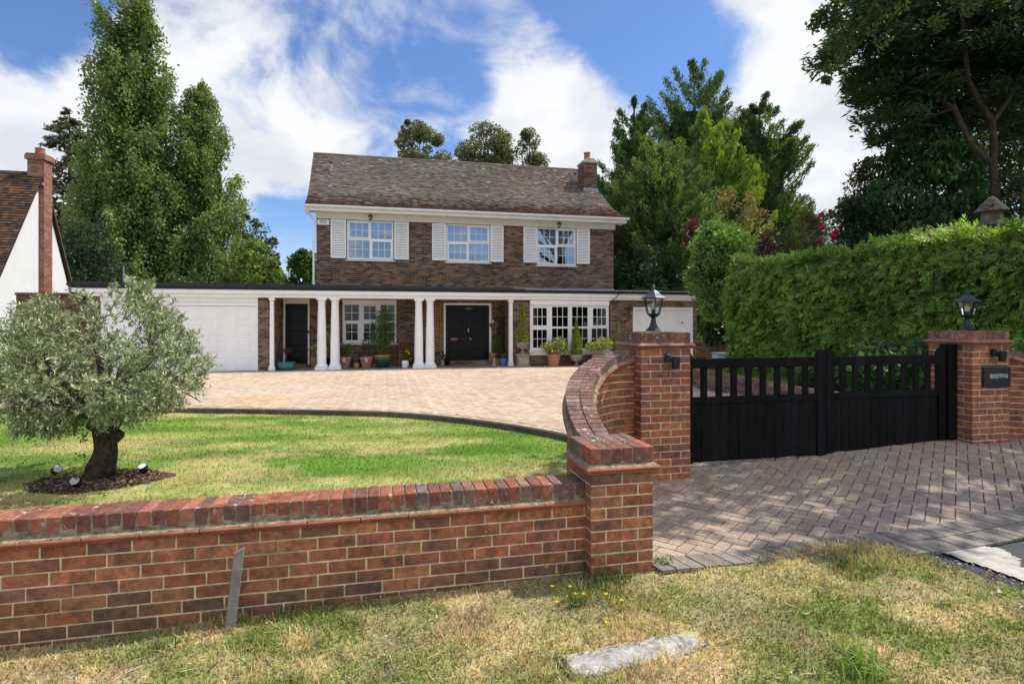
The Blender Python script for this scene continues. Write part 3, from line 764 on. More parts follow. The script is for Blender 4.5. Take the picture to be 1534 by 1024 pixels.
# --- lanterns ---
def lantern(label, loc, rz=0, s=1.):
    t = thing('pillar_lantern', label, 'lantern', loc, rz, 'lanterns on the gate pillars')
    b = MB(); b.lathe([(.088*s, 0), (.088*s, .010*s), (.078*s, .018*s), (.05*s, .045*s), (.032*s, .09*s), (.026*s, .13*s), (.026*s, .145*s)], (0, 0, 0), 6); b.build('base', MT['blackmetal'], t, bevel=.003)
    b = MB(); b.lathe([(.026*s, .145*s), (.05*s, .155*s), (.072*s, .178*s), (.074*s, .188*s), (.06*s, .188*s)], (0, 0, 0), 6); b.build('cup', MT['blackmetal'], t)
    fr = MB()
    for k in range(6):
        a = k * PI / 3; c, q = math.cos(a), math.sin(a)
        fr.tube([(.068*c*s, .068*q*s, .18*s), (.105*c*s, .105*q*s, .345*s)], .0055*s, 5)
    fr.build('frame', MT['blackmetal'], t)
    g = MB(); g.lathe([(.064*s, .186*s), (.1*s, .345*s)], (0, 0, 0), 6)
    g.f = g.f[:-2]; g.c = g.c[:-2]; g.build('glass', MT['lampglass'], t)
    c = MB(); c.lathe([(.118*s, .340*s), (.136*s, .342*s), (.138*s, .352*s), (.115*s, .368*s), (.085*s, .385*s), (.06*s, .412*s), (.036*s, .432*s), (.02*s, .44*s), (.014*s, .455*s), (.022*s, .463*s), (.012*s, .474*s), (.016*s, .483*s), (.004*s, .496*s)], (0, 0, 0), 6)
    c.build('cap', MT['greymetal'], t)
    u = MB(); u.lathe([(.018*s, .188*s), (.018*s, .225*s)], (0, 0, 0), 10); u.build('bulb_holder', MT['blackmetal'], t)
    u = MB(); u.lathe([(.014*s, .225*s), (.026*s, .25*s), (.026*s, .285*s), (.012*s, .305*s)], (0, 0, 0), 12); u.build('bulb', MT['bulb'], t, smooth=True)
    return t
L1 = lantern('black lantern on the left gate pillar, in front of the white garage door', (2.815, 5.575, 1.5525), .25)
L2 = copy_tree(L1); L2.location = (7.02, 5.575, 1.5525); tag(L2, 'black lantern on the right gate pillar, in front of the hedge')
# --- small downlights on the pillar fronts ---
def downlight(label, loc):
    t = thing('pillar_spotlight', label, 'spotlight', loc, 0, 'black spotlights on the gate pillars')
    b = MB(); b.cbox((-.052, .0, .03), (.05, .05, .085)); b.build('bracket', MT['blackmetal'], t, bevel=.006)
    b = MB(); b.lathe([(.036, -.075), (.042, .0), (.044, .045), (.03, .05)], (.012, -.045, 0), 14); b.tube([(-.045, -.02, .03), (.012, -.045, .03)], .018, 8); b.build('lamp_body', MT['blackmetal'], t, smooth=True)
    b = MB(); b.lathe([(.03, 0), (.03, .002)], (.012, -.045, -.0775), 12); b.build('lens', MT['chrome'], t)
    return t
D1 = downlight('black spotlight under the coping of the left gate pillar', (2.87, 5.268, 1.25))
D2 = copy_tree(D1); D2.location = (7.08, 5.268, 1.26); tag(D2, 'black spotlight above the name sign on the right gate pillar')
# --- name sign ---
def text_mesh(txt, size, mat, parent, name, M, depth=.002):
    cu = bpy.data.curves.new('lettering', 'FONT'); cu.body = txt; cu.size = size; cu.extrude = depth; cu.align_x = 'CENTER'; cu.align_y = 'CENTER'; cu.resolution_u = 3
    tmp = bpy.data.objects.new('lettering', cu); COL.objects.link(tmp)
    dg = bpy.context.evaluated_depsgraph_get(); me = bpy.data.meshes.new_from_object(tmp.evaluated_get(dg))
    bpy.data.objects.remove(tmp); bpy.data.curves.remove(cu)
    me.transform(M); me.name = name; me.materials.clear(); me.materials.append(mat)
    o = bpy.data.objects.new(name, me); COL.objects.link(o); o.parent = parent; return o
RX = Matrix.Rotation(PI/2, 4, 'X')
t = thing('house_sign', 'dark slate house name sign on the right gate pillar', 'sign', (7.085, 5.297, 1.0))
b = MB(); b.box((-.20, -.028, -.115), (.20, 0, .115)); b.build('plaque', MT['slate'], t, bevel=.004)
text_mesh('BREFFNI', .074, MT['letter'], t, 'lettering', Matrix.Translation((.015, -.0295, .008)) @ RX)

# --- gates ---
GY = 5.50; zg0, zg1 = .135, .16
def leaf_gate(label, x0, x1, hinge):
    """one leaf: stiles, rails, a row of square balusters over vertical boards"""
    t = thing('gate', label, 'gate', (0, 0, 0), 0, 'pair of black driveway gates'); S = .105; th = .05
    zb = .13 if hinge < 0 else .16; top, r1 = 1.255, 1.15; lr1, lr0 = .84, .765
    y0, y1 = GY, GY + th
    for (a, c, meet) in ((x0, x0 + S, hinge > 0), (x1 - S, x1, hinge < 0)):
        b = MB(); inner = x1 - S if c == x1 else x0 + S
        hi, lo = 1.335, 1.275
        pl = [(a, zb), (c, zb), (c, lo if c != x1 else hi - .015), (c - .035 if c != x1 else c - .015, hi), (a + .035 if a != x0 else a + .015, hi), (a, lo if a != x0 else hi - .015)]
        b.prism(pl, 'y', y0 - .006, y1 + .006); b.build('stile', MT['blackwood'], t, bevel=.004)
    b = MB(); b.box((x0 + S, y0, r1), (x1 - S, y1, top)); b.build('top_rail', MT['blackwood'], t, bevel=.005)
    b = MB(); b.box((x0 + S, y0, lr0), (x1 - S, y1, lr1)); b.build('middle_rail', MT['blackwood'], t, bevel=.005)
    n = 8; w = .072; span = x1 - x0 - 2 * S; g = (span - n * w) / (n + 1)
    for k in range(n):
        a = x0 + S + g + k * (w + g); b = MB(); b.box((a, y0 + .008, lr1 - .002), (a + w, y1 - .01, r1 + .002)); b.build('baluster', MT['blackwood'], t, bevel=.004)
    b = MB(); n = 14; w = span / n
    for k in range(n):
        a = x0 + S + k * w; b.box((a + .0012, y0 + .012, zb + .01), (a + w - .0012, y0 + .03, lr0 + .003))
    b.box((x0 + S, y0 + .03, zb + .01), (x1 - S, y0 + .044, lr0)); b.build('boards', MT['blackwood'], t, bevel=.004)
    return t
leaf_gate('left leaf of the black timber driveway gates, beside the left gate pillar', 3.13, 4.905, -1)
leaf_gate('right leaf of the black timber driveway gates, beside the name sign pillar', 4.912, 6.60, 1)
t = thing('gate_post', 'thick black timber post between the right gate leaf and the name sign pillar', 'post')
b = MB(); b.box((6.615, GY - .03, .1), (6.742, GY + .10, 1.385)); b.build('post', MT['blackwood'], t, bevel=.006)
for hz in (.45, 1.02):
    b = MB(); b.box((6.60, GY + .012, hz), (6.616, GY + .04, hz + .09)); b.build('hinge', MT['blackmetal'], t)

# --- stake, slab, retaining bed behind the gates ---
t = thing('wooden_stake', 'grey weathered wooden stake leaning by the low front wall', 'stake')
M = Matrix.Translation((-.845, 3.47, -.12)) @ Matrix.Rotation(math.radians(6), 4, 'Y') @ Matrix.Rotation(.15, 4, 'Z')
b = MB(); pl = [(-.026, 0), (.026, 0), (.028, .50), (-.025, .465)]
b.add([M @ Vector((x, y, z)) for y in (-.008, .008) for x, z in pl], [(0,1,2,3),(7,6,5,4),(0,4,5,1),(1,5,6,2),(2,6,7,3),(3,7,4,0)]); b.build('board', MT['stake'], t, bevel=.002)
t = thing('concrete_slab', 'narrow lichened concrete slab sunk in the verge grass', 'slab', (1.241, 2.722, float(z_verge(1.241, 2.722)) - .003), .12)
b = MB(); r = random.Random(2); P = []
for (x0_, y0_, x1_, y1_) in ((-.34, -.09, .47, -.09), (.47, -.09, .47, .09), (.47, .09, -.34, .09), (-.34, .09, -.34, -.09)):
    for k in range(7): P.append((x0_ + (x1_-x0_)*k/7 + r.uniform(-.016, .016), y0_ + (y1_-y0_)*k/7 + r.uniform(-.016, .016)))
b.prism(P, 'z', -.03, .022); b.build('slab', MT['concrete'], t, bevel=.006)
b = MB(); b.box((-.38, -.10, -.03), (-.352, .095, .028)); b.build('edge_strip', MT['kerb'], t, bevel=.004)

t = thing('retaining_wall', 'low curved brick retaining wall seen through the gate balusters', 'wall')
b = MB(); pts = [Vector((p.x, p.y, 0)) for p in RET]; sw = []
for i, p in enumerate(pts):
    d = (pts[min(i+1, len(pts)-1)] - pts[max(i-1, 0)]).normalized(); sw.append((p, Vector((d.y, -d.x, 0)), Vector((0, 0, 1))))
b.sweep(sw, [(-.2, -.1), (.0, -.1), (.0, .47), (-.2, .47)]); b.build('brickwork', MT['retain'], t)
cp = MB()
for i in range(len(pts) - 1):
    L = (pts[i+1] - pts[i]).length; m = max(1, round(L / .08))
    for k in range(m):
        p = pts[i].lerp(pts[i+1], (k + .5) / m); d = (pts[i+1] - pts[i]).normalized(); q = Vector((d.y, -d.x, 0))
        brick(cp, (p.x - q.x * .1, p.y - q.y * .1, .505), (.07, .23, .07), math.atan2(d.y, d.x), bcol(1, LC, False))
cp.build('coping', MT['coping'], t)
bed = [(p.x + .05, p.y - .05) for p in RET] + [(9.5, 5.9), (13, 6), (13, 13.25)]
c_bed = lambda x, y: np.array([.13, .22, .03]) * (.7 + .6 * fbm(x * 3, y * 3, 2))[:, None] + np.array([.2, .14, .05]) * ss(.5, .7, fbm(x * 1.3, y * 1.3, 5))[:, None]
tag(grid_sheet('raised_lawn', np.linspace(6.8, 13, 80), np.linspace(5.9, 13.3, 90), lambda X, Y: X * 0 + .46, c_bed, lambda x, y: in_poly(x, y, bed), MT['turf']), kind='structure')
blades2('bed_grass', 'bright grass on the raised bed behind the gates', 9000, (6.9, 8.0), (9.4, 13.1), lambda x, y: in_poly(x, y, bed), lambda x, y: x * 0 + .46, c_bed, .05, .01, 1.0, .08, 7)
# =====================================================================
# THE HOUSE
# =====================================================================
YF, YB = 19.3, 20.6
UX0, UX1 = gx(474, YB), gx(919, YB)
house = thing('detached_house', 'two storey brown brick house with white shutters, columned porch and flat roofed garages', 'house', (3.2, 24.0, 0))
house.location = (0, 0, 0)
def holes_wall(b, x0, x1, z0, z1, y0, y1, holes):
    xs = sorted(set([x0, x1] + [h[0] for h in holes] + [h[1] for h in holes])); xs = [x for x in xs if x0 <= x <= x1]
    for a, c in zip(xs, xs[1:]):
        hs = sorted([h for h in holes if h[0] < (a + c) / 2 < h[1]], key=lambda h: h[2]); z = z0
        for h in hs:
            if h[2] > z: b.box((a, y0, z), (c, y1, h[2]))
            z = h[3]
        if z < z1: b.box((a, y0, z), (c, y1, z1))
# -- openings --
UW = []                                              # upper windows (x0,x1,z0,z1)
for a, c, ys, yt in ((519.5, 589.5, 388.5, 329.5), (668.5, 734, 392, 337.5), (804.5, 863, 397, 344.5)):
    x0, x1 = gx(a, YB), gx(c, YB); UW.append((x0, x1, gz(ys, x0, YB), 5.215))
SD = (gx(424.5, YB), gx(463.5, YB), .22, 2.33)
GW = (gx(513, YB), gx(594, YB), .90, 2.42)
FD = (gx(664.5, YB), gx(736, YB), .24, 2.34)
GD = (gx(150, YF), gx(386.5, YF), .10, 2.42)
BW = (gx(793.5, YF), gx(911, YF), .64, 2.41)
RD = (gx(948, YF), gx(1038.5, YF), .10, 2.20)
PX0, PX1 = gx(412, YF), gx(766, YF)                  # porch opening
GX0, GX1 = gx(147, YF) - .32, gx(1047, YF) - .1
ZT = 2.72
b = MB(); holes_wall(b, UX0, UX1, 2.74, 5.42, YB, YB + .24, UW)
b.box((UX0, YB + .24, 2.74), (UX0 + .24, 29.3, 5.42)); b.box((UX1 - .24, YB + .24, 2.74), (UX1, 29.3, 5.42)); b.box((UX0, 29.3, .0), (UX1, 29.54, 5.42))
b.build('upper_wall', MT['house'], house)
b = MB()
holes_wall(b, PX0 - .24, PX1 + .24, .05, ZT, YB + .002, YB + .24, [SD, GW, FD]); b.build('porch_wall', MT['house'], house); b = MB()
holes_wall(b, GX0, PX0, .05, 2.44, YF, YF + .24, [(GD[0], GD[1], .05, 2.42)])
b.box((PX0 - .238, YF + .24, .05), (PX0 - .002, YB, 2.44))
b.box((GX0 + .002, YF + .24, .05), (GX0 + .24, 25.2, 2.44)); b.build('garage_wall', MT['house'], house)
b = MB(); holes_wall(b, PX1, GX1, .05, 2.44, YF, YF + .24, [(BW[0], BW[1], BW[2], 2.44), (RD[0], RD[1], .05, RD[3])])
b.box((PX1 + .002, YF + .24, .05), (PX1 + .238, YB, 2.44))
b.box((GX1 - .24, YF + .24, .05), (GX1 - .002, 25.2, 2.44))
b.build('ground_floor_wall', MT['house'], house)
# dark rooms behind the glass
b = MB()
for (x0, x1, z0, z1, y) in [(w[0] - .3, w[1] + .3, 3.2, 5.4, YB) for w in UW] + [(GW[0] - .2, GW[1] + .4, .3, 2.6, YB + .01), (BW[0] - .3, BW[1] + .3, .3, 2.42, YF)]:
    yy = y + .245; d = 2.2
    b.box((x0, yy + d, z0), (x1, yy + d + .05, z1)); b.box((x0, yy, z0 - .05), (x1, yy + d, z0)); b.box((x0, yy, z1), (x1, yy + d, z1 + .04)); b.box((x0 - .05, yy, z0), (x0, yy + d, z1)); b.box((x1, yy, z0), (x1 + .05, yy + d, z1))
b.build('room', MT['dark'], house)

# -- windows --
def window(x0, x1, z0, z1, y, nl, nc, rows, pane, sill=True, split=None, fr=.06, mull=.06, opens=(), rows2=None, blind=None, curtain=False):
    """casement window: frame with mullions and transoms, opening sashes, thin glazing bars, panes, sill"""
    f = MB(); d0, d1 = y + .03, y + .10; zt = split or (z0 + z1) / 2
    f.box((x0, d0, z0), (x0 + fr, d1, z1)); f.box((x1 - fr, d0, z0), (x1, d1, z1)); f.box((x0 + fr, d0, z1 - fr), (x1 - fr, d1, z1)); f.box((x0 + fr, d0, z0), (x1 - fr, d1, z0 + fr))
    w = (x1 - x0 - 2 * fr - (nl - 1) * mull) / nl; cells = []
    for k in range(nl):
        a = x0 + fr + k * (w + mull)
        if k: f.box((a - mull, d0, z0 + fr), (a, d1, z1 - fr))
        f.box((a, d0 + .004, zt - .035), (a + w, d1 - .003, zt + .035))
        cells += [(a, a + w, z0 + fr, zt - .035, k, 0), (a, a + w, zt + .035, z1 - fr, k, 1)]
    win = f.build('window', MT['upvc'], house, bevel=.004)
    g = MB(); p = MB()
    for a, c, q0, q1, k, lev in cells:
        m = .0
        if (k, lev) in opens:
            m = .042; s = MB()
            s.box((a, d0 - .018, q0), (a + m, d1 - .02, q1)); s.box((c - m, d0 - .018, q0), (c, d1 - .02, q1)); s.box((a + m, d0 - .018, q1 - m), (c - m, d1 - .02, q1)); s.box((a + m, d0 - .018, q0), (c - m, d1 - .02, q0 + m)); s.build('sash', MT['upvc'], win, bevel=.004)
        a2, c2, e0, e1 = a + m, c - m, q0 + m, q1 - m
        p.box((a2 - .004, d0 + .034, e0 - .004), (c2 + .004, d0 + .038, e1 + .004))
        for j in range(1, nc):
            xx = a2 + (c2 - a2) * j / nc; g.box((xx - .0085, d0 + .012, e0), (xx + .0085, d0 + .033, e1))
        for j in range(1, rows):
            zz = e0 + (e1 - e0) * j / rows; g.box((a2, d0 + .014, zz - .0085), (c2, d0 + .031, zz + .0085))
    p.build('pane', pane, win); g.build('glazing_bars', MT['upvc'], win)
    if sill:
        s = MB(); s.prism([(y + .10, z0 - .005), (y - .055, z0 - .02), (y - .055, z0 - .048), (y + .10, z0 - .048)], 'x', x0 - .06, x1 + .06); s.build('sill', MT['upvc'], win, bevel=.004)
    if blind:
        s = MB()
        for (a, c, e0, e1) in blind: s.box((a, d1 + .06, e0), (c, d1 + .07, e1))
        s.build('blind', MT['blind'], win)
    if curtain:
        for (a, c) in curtain:
            q = 12; s = MB()
            vs = [];
            for i in range(q + 1):
                xx = a + (c - a) * i / q; vs += [(xx, d1 + .1 + .02 * (i % 2), z0), (xx, d1 + .1 + .02 * (i % 2), z1)]
            s.add(vs, [(2*i, 2*i+2, 2*i+3, 2*i+1) for i in range(q)])
            s.build('curtain', MT['curtain'], win)
    return win
def shutters(x0, x1, z0, z1, y):
    for (a, c) in ((x0, x1),):
        f = MB(); s = .045; d0, d1 = y - .05, y - .004
        f.box((a, d0, z0), (a + s, d1, z1)); f.box((c - s, d0, z0), (c, d1, z1)); f.box((a + s, d0, z1 - s), (c - s, d1, z1)); f.box((a + s, d0, z0), (c - s, d1, z0 + .06))
        sh = f.build('shutter', MT['white'], house, bevel=.004)
        l = MB(); n = 21; h = (z1 - z0 - s - .06) / n
        for k in range(n):
            z = z0 + .06 + h * (k + .5); l.cbox(((a + c) / 2, y - .028, z), (c - a - 2 * s, .008, h * .86), (math.radians(-28), 0, 0))
        l.build('louvres', MT['white'], sh)
        k = MB(); k.box((a + s, y - .006, z0 + .06), (c - s, y - .004, z1 - s)); k.build('louvre_shade', MT['roofedge'], sh)  # black sheet added to paint the shade in the gaps between louvres
for i, w in enumerate(UW):
    mid = (w[0] + w[1]) / 2; zt = w[2] + (w[3] - w[2]) * .52
    bl = [[(w[0], mid, 4.78, w[3]), (mid, w[1], 4.74, w[3])], [(w[0], mid, 4.15, w[3]), (mid, w[1], 4.12, w[3])], [(w[0], mid, 4.28, w[3]), (mid, w[1], 4.22, w[3])]][i]
    window(w[0], w[1], w[2], w[3], YB, 2, 3, 2, MT['pane_hi'], split=zt, opens=((0, 1), (1, 0)) if i == 0 else ((1, 1), (0, 0)), blind=bl)
for a, c in ((495.5, 518.5), (590.5, 612.3), (647.3, 668), (734.5, 754), (784, 804), (863.5, 883)):
    shutters(gx(a, YB), gx(c, YB), 3.865, 5.205, YB)
window(GW[0], GW[1], GW[2], GW[3] - .1, YB, 3, 2, 2, MT['pane_lo'], fr=.07, mull=.13, split=1.66, opens=((1, 1), (1, 0), (0, 0)), curtain=[(GW[0], GW[0] + .22), (GW[1] - .3, GW[1])])
b = MB(); b.box((GW[0], YB - .015, GW[3] - .1), (GW[1], YB + .1, GW[3])); b.build('window_header', MT['white'], house)
wn = window(BW[0], BW[1], BW[2], 2.24, YF - .09, 4, 3, 2, MT['pane_lo'], fr=.06, mull=.15, split=1.45, opens=((0, 1), (3, 1), (0, 0)), curtain=None)
b = MB(); b.box((BW[0] - .0, YF - .12, 2.245), (BW[1] + .0, YF + .12, 2.41)); b.box((BW[0], YF - .06, BW[2] - .16), (BW[1], YF - .002, BW[2] - .05)); b.build('window_header', MT['white'], house, bevel=.006)

# -- doors --
def panel_door(name, x0, x1, z0, z1, y, npan, hinge):
    b = MB(); b.box((x0, y, z0), (x1, y + .045, z1)); d = b.build(name, MT['blackdoor'], house)
    p = MB(); s = .12; h = (z1 - z0 - s * (npan + 1)) / npan
    for k in range(npan):
        a0 = z0 + s + k * (h + s); X0, X1, Z0, Z1 = x0 + s, x1 - s, a0, a0 + h
        for (A, Bq) in (((X0, Z0), (X1, Z0 + .025)), ((X0, Z1 - .025), (X1, Z1)), ((X0, Z0 + .025), (X0 + .025, Z1 - .025)), ((X1 - .025, Z0 + .025), (X1, Z1 - .025))):
            p.box((A[0], y - .018, A[1]), (Bq[0], y + .001, Bq[1]))
        p.box((X0 + .07, y - .012, Z0 + .07), (X1 - .07, y + .001, Z1 - .07))
    p.build('panel_moulding', MT['blackdoor'], d, bevel=.006)
    return d
def door_frame(x0, x1, z0, z1, y, f=.07):
    b = MB(); b.box((x0, y - .03, z0 - .1), (x0 + f, y + .08, z1)); b.box((x1 - f, y - .03, z0 - .1), (x1, y + .08, z1)); b.box((x0 + f, y - .03, z1 - f), (x1 - f, y + .08, z1)); b.build('door_frame', MT['white'], house, bevel=.004)
y = YB + .06
door_frame(SD[0], SD[1], SD[2], SD[3], YB, .05)
d = panel_door('side_door', SD[0] + .055, SD[1] - .055, SD[2], SD[3] - .055, y, 4, 1)
b = MB(); b.box((SD[1] - .048, YB - .05, 1.25), (SD[1] - .008, YB - .03, 1.36)); b.build('doorbell', MT['blackmetal'], house)
b = MB(); b.box((SD[0], YB - .012, SD[3]), (SD[1], YB + .1, 2.44)); b.build('door_header', MT['cream'], house)
b = MB(); b.box((SD[0] - .05, YB - .3, .10), (SD[1] + .05, YB, .20)); b.build('door_step', MT['house'], house)
door_frame(FD[0], FD[1], FD[2], FD[3], YB, .075)
m = (FD[0] + FD[1]) / 2
d1 = panel_door('front_door', FD[0] + .08, m - .004, FD[2], FD[3] - .08, y, 4, 1)
d2 = panel_door('front_door', m + .004, FD[1] - .08, FD[2], FD[3] - .08, y, 4, 1)
b = MB(); b.box((m - .62, y - .03, .98), (m - .38, y - .012, 1.07)); b.build('letterbox', MT['brass'], d1, bevel=.003)
b = MB(); b.lathe([(.012, 0), (.012, .03), (.032, .045), (.034, .06), (.02, .075)], (0, 0, 0), 14)
for (dx, dd) in ((-.16, d1), (.10, d2)):
    k = MB(); k.v = [(m + dx + q[0], y - q[2], 1.02 + q[1]) for q in b.v]; k.f = list(b.f); k.c = list(b.c); k.build('door_knob', MT['chrome'] if dx > 0 else MT['brass'], dd, smooth=True)
b = MB(); b.box((m + .012, y - .03, 1.28), (m + .05, y - .01, 1.4)); b.build('door_knocker', MT['chrome'], d2, bevel=.004)
b = MB(); b.box((m - .16, y - .035, 2.08), (m + .22, y - .004, 2.19)); nm = b.build('name_plate', MT['slate'], d2, bevel=.004)
text_mesh('Breffni', .075, MT['letter'], nm, 'lettering', Matrix.Translation((m + .03, y - .0355, 2.135)) @ RX, .001)
b = MB(); b.box((FD[1] + .03, YB - .03, 1.62), (FD[1] + .08, YB, 1.72)); b.build('doorbell', MT['spotface'], house, bevel=.004)
b = MB(); b.box((FD[1] - .06, YB - .055, 1.46), (FD[1] - .01, YB - .03, 1.6)); b.build('door_camera', MT['blackmetal'], house, bevel=.004)
b = MB(); b.box((FD[0] - .05, YB - .38, .10), (FD[1] + .05, YB, .225)); b.build('door_step', MT['house'], house, bevel=.006)

def garage_door(x0, x1, z0, z1, ncol, nrow, panel_w):
    b = MB(); f = .075
    b.box((x0, YF + .02, z0), (x0 + f, YF + .12, z1)); b.box((x1 - f, YF + .02, z0), (x1, YF + .12, z1)); b.box((x0 + f, YF + .02, z1 - .11), (x1 - f, YF + .12, z1)); b.build('garage_door_frame', MT['white'], house, bevel=.005)
    X0, X1, Z0, Z1 = x0 + f + .008, x1 - f - .008, z0 + .012, z1 - .118
    b = MB(); b.box((X0, YF + .075, Z0), (X1, YF + .115, Z1)); d = b.build('garage_door', MT['white'], house)
    p = MB(); cw, rh = (X1 - X0) / ncol, (Z1 - Z0) / nrow
    for i in range(ncol):
        for j in range(nrow):
            cx, cz = X0 + cw * (i + .5), Z0 + rh * (j + .5); a, h = cw * panel_w / 2, rh * .35
            p = MB()
            for (A, Bq) in (((-a, -h), (a, -h + .022)), ((-a, h - .022), (a, h)), ((-a, -h + .022), (-a + .022, h - .022)), ((a - .022, -h + .022), (a, h - .022))):
                p.box((cx + A[0], YF + .063, cz + A[1]), (cx + Bq[0], YF + .076, cz + Bq[1]))
            p.prism([(YF + .076, cz - h + .05), (YF + .076, cz + h - .05), (YF + .066, cz + h - .08), (YF + .066, cz - h + .08)], 'x', cx - a + .06, cx + a - .06)
            p.build('panel', MT['white'], d, bevel=.006)
    return d
garage_door(GD[0], GD[1], GD[2], 2.27, 6, 4, .62)
b = MB(); b.box((GD[0], YF - .02, 2.272), (GD[1], YF + .12, 2.44)); b.build('garage_header', MT['white'], house, bevel=.006)
rd = garage_door(RD[0], RD[1], RD[2], RD[3], 4, 3, .66)
b = MB(); b.lathe([(.03, 0), (.02, .03)], (0, 0, 0), 10); k = MB(); k.v = [(RD[1] - .42 + q[0], YF + .06 - q[2], 1.62 + q[1]) for q in b.v]; k.f = b.f; k.c = b.c; k.build('door_handle', MT['blackmetal'], rd)

# -- columns, beam, flat roof --
def column(x, r0, r1):
    b = MB(); z0, z1 = .11, 2.42; y = YF - .02
    b.box((x - r0 * 1.32, y - r0 * 1.32, z0), (x + r0 * 1.32, y + r0 * 1.32, z0 + .09))
    H = z1 - z0; prof = [(r0 * 1.24, .092), (r0 * 1.28, .12), (r0 * 1.2, .15), (r0 * 1.05, .165), (r0 * 1.03, .19), (r0, .21)]
    for k in range(1, 9):
        t = k / 8; prof.append((r0 + (r1 - r0) * t ** 1.6, .21 + (H - .38) * t))
    prof += [(r1 * 1.14, H - .165), (r1 * 1.14, H - .145), (r1 * 1.0, H - .14), (r1, H - .105), (r1 * 1.3, H - .055)]
    b.lathe([(r, z) for r, z in prof], (x, y, z0), 28)
    b.box((x - r1 * 1.38, y - r1 * 1.38, z1 - .055), (x + r1 * 1.38, y + r1 * 1.38, z1))
    return b.build('column', MT['white'], house, smooth=True)
for px in (482, 502, 627.2, 644.2): column(gx(px, YF), .148, .112)
def half_column(x, w):
    b = MB(); y0 = YF - .10
    b.box((x - w * 1.45, y0 - .02, .11), (x + w * 1.45, YF + .12, .20)); b.box((x - w * 1.3, y0 - .01, .20), (x + w * 1.3, YF + .12, .27))
    b.prism([(x - w, .27), (x + w, .27), (x + w * .85, 2.32), (x - w * .85, 2.32)], 'y', y0 + .01, YF + .12)
    b.box((x - w * 1.3, y0 - .01, 2.33), (x + w * 1.3, YF + .12, 2.42)); b.build('pilaster', MT['white'], house, bevel=.01)
half_column(gx(407.8, YF), .065); half_column(gx(765, YF), .065)
FX0 = gx(117, YF - .25); STEP = gx(786, YF - .2)
b = MB()
b.box((GX0, YF - .13, 2.42), (BW[0] - .1, YF + .10, 2.53)); b.box((BW[0] - .1, YF - .15, 2.42), (BW[1] + .05, YF + .1, 2.53)); b.box((BW[1] + .05, YF - .1, 2.44), (GX1 + .06, YF + .1, 2.53))
b.build('porch_beam', MT['white'], house, bevel=.008)
b = MB(); b.box((GX0 - .3, YF - .20, 2.53), (BW[1] + .06, YF + .05, 2.655)); b.box((BW[1] + .06, YF - .17, 2.53), (GX1 + .2, YF + .05, 2.665)); b.box((GX0 - .3, YF + .05, 2.53), (GX0 - .2, 25.3, 2.655)); b.box((GX1 + .1, YF + .05, 2.53), (GX1 + .2, 25.3, 2.665))
b.build('fascia', MT['white'], house, bevel=.008)
b = MB(); b.box((GX0 - .2, YF + .12, 2.442), (GX1 + .1, YB, 2.50)); b.build('porch_ceiling', MT['cream'], house)
b = MB()
b.box((GX0 - .36, YF - .23, 2.657), (GX1 + .24, 25.4, 2.72)); b.box((GX0 - .40, YF - .255, 2.72), (STEP, 25.44, 2.80)); b.box((STEP, YF - .24, 2.72), (GX1 + .26, 25.44, 2.765)); b.box((GX0 - .34, YF - .2, 2.80), (STEP - .4, 25.4, 2.845))
b.build('flat_roof', MT['roofedge'], house, bevel=.008)
b = MB(); b.box((UX0 - .05, YB - .012, 2.78), (UX1 + .02, YB - .002, 2.925)); b.prism([(YB - .012, 2.80), (YB - .28, 2.803), (YB - .012, 2.87)], 'x', UX0 - .05, UX1 + .02); b.box((BW[1] + .3, YB - .3, 2.752), (GX1 - .9, YB + 2.4, 2.87)); b.build('lead_flashing', MT['lead'], house)
# -- eaves: frieze board, soffit, fascia, gutter --
EY = 20.17
b = MB(); b.box((UX0 - .02, YB - .045, 5.222), (UX1 + .05, YB - .002, 5.425)); b.build('frieze_board', MT['cream'], house)
b = MB(); b.box((UX0 - .32, EY + .08, 5.425), (UX1 + .36, YB + .02, 5.45)); b.build('soffit', MT['cream'], house)
b = MB(); b.box((UX0 - .32, EY + .055, 5.43), (UX1 + .36, EY + .08, 5.585)); b.box((UX0 - .345, EY + .055, 5.43), (UX0 - .32, YB + .3, 5.6)); b.box((UX1 + .36, EY + .055, 5.43), (UX1 + .385, YB + .3, 5.6)); b.build('eaves_fascia', MT['white'], house, bevel=.004)
b = MB(); gp = []
for k in range(7):
    a = PI + PI * k / 6; gp.append((EY - .005 + .058 * math.cos(a), 5.60 + .06 * math.sin(a)))
gp += [(EY + .046, 5.60), (EY - .005 + .05 * math.cos(2 * PI - .3), 5.60 + .05 * math.sin(-.3)), (EY - .005, 5.552), (EY - .005 - .05, 5.60)]
gp = [(EY + .053, 5.605), (EY + .053, 5.56), (EY + .03, 5.535), (EY - .03, 5.535), (EY - .062, 5.56), (EY - .068, 5.612), (EY - .055, 5.612), (EY - .05, 5.57), (EY - .025, 5.55), (EY + .025, 5.55), (EY + .043, 5.57), (EY + .043, 5.605)]
b.prism(gp, 'x', UX0 - .36, UX1 + .46); b.build('gutter', MT['white'], house)
b = MB(); b.tube([(UX0 - .28, EY, 5.53), (UX0 - .27, EY + .05, 5.42), (UX0 - .12, YB - .08, 5.22), (UX0 - .085, YB - .07, 5.1), (UX0 - .085, YB - .07, 2.80)], .036, 10)
b.build('downpipe', MT['white'], house, smooth=True)
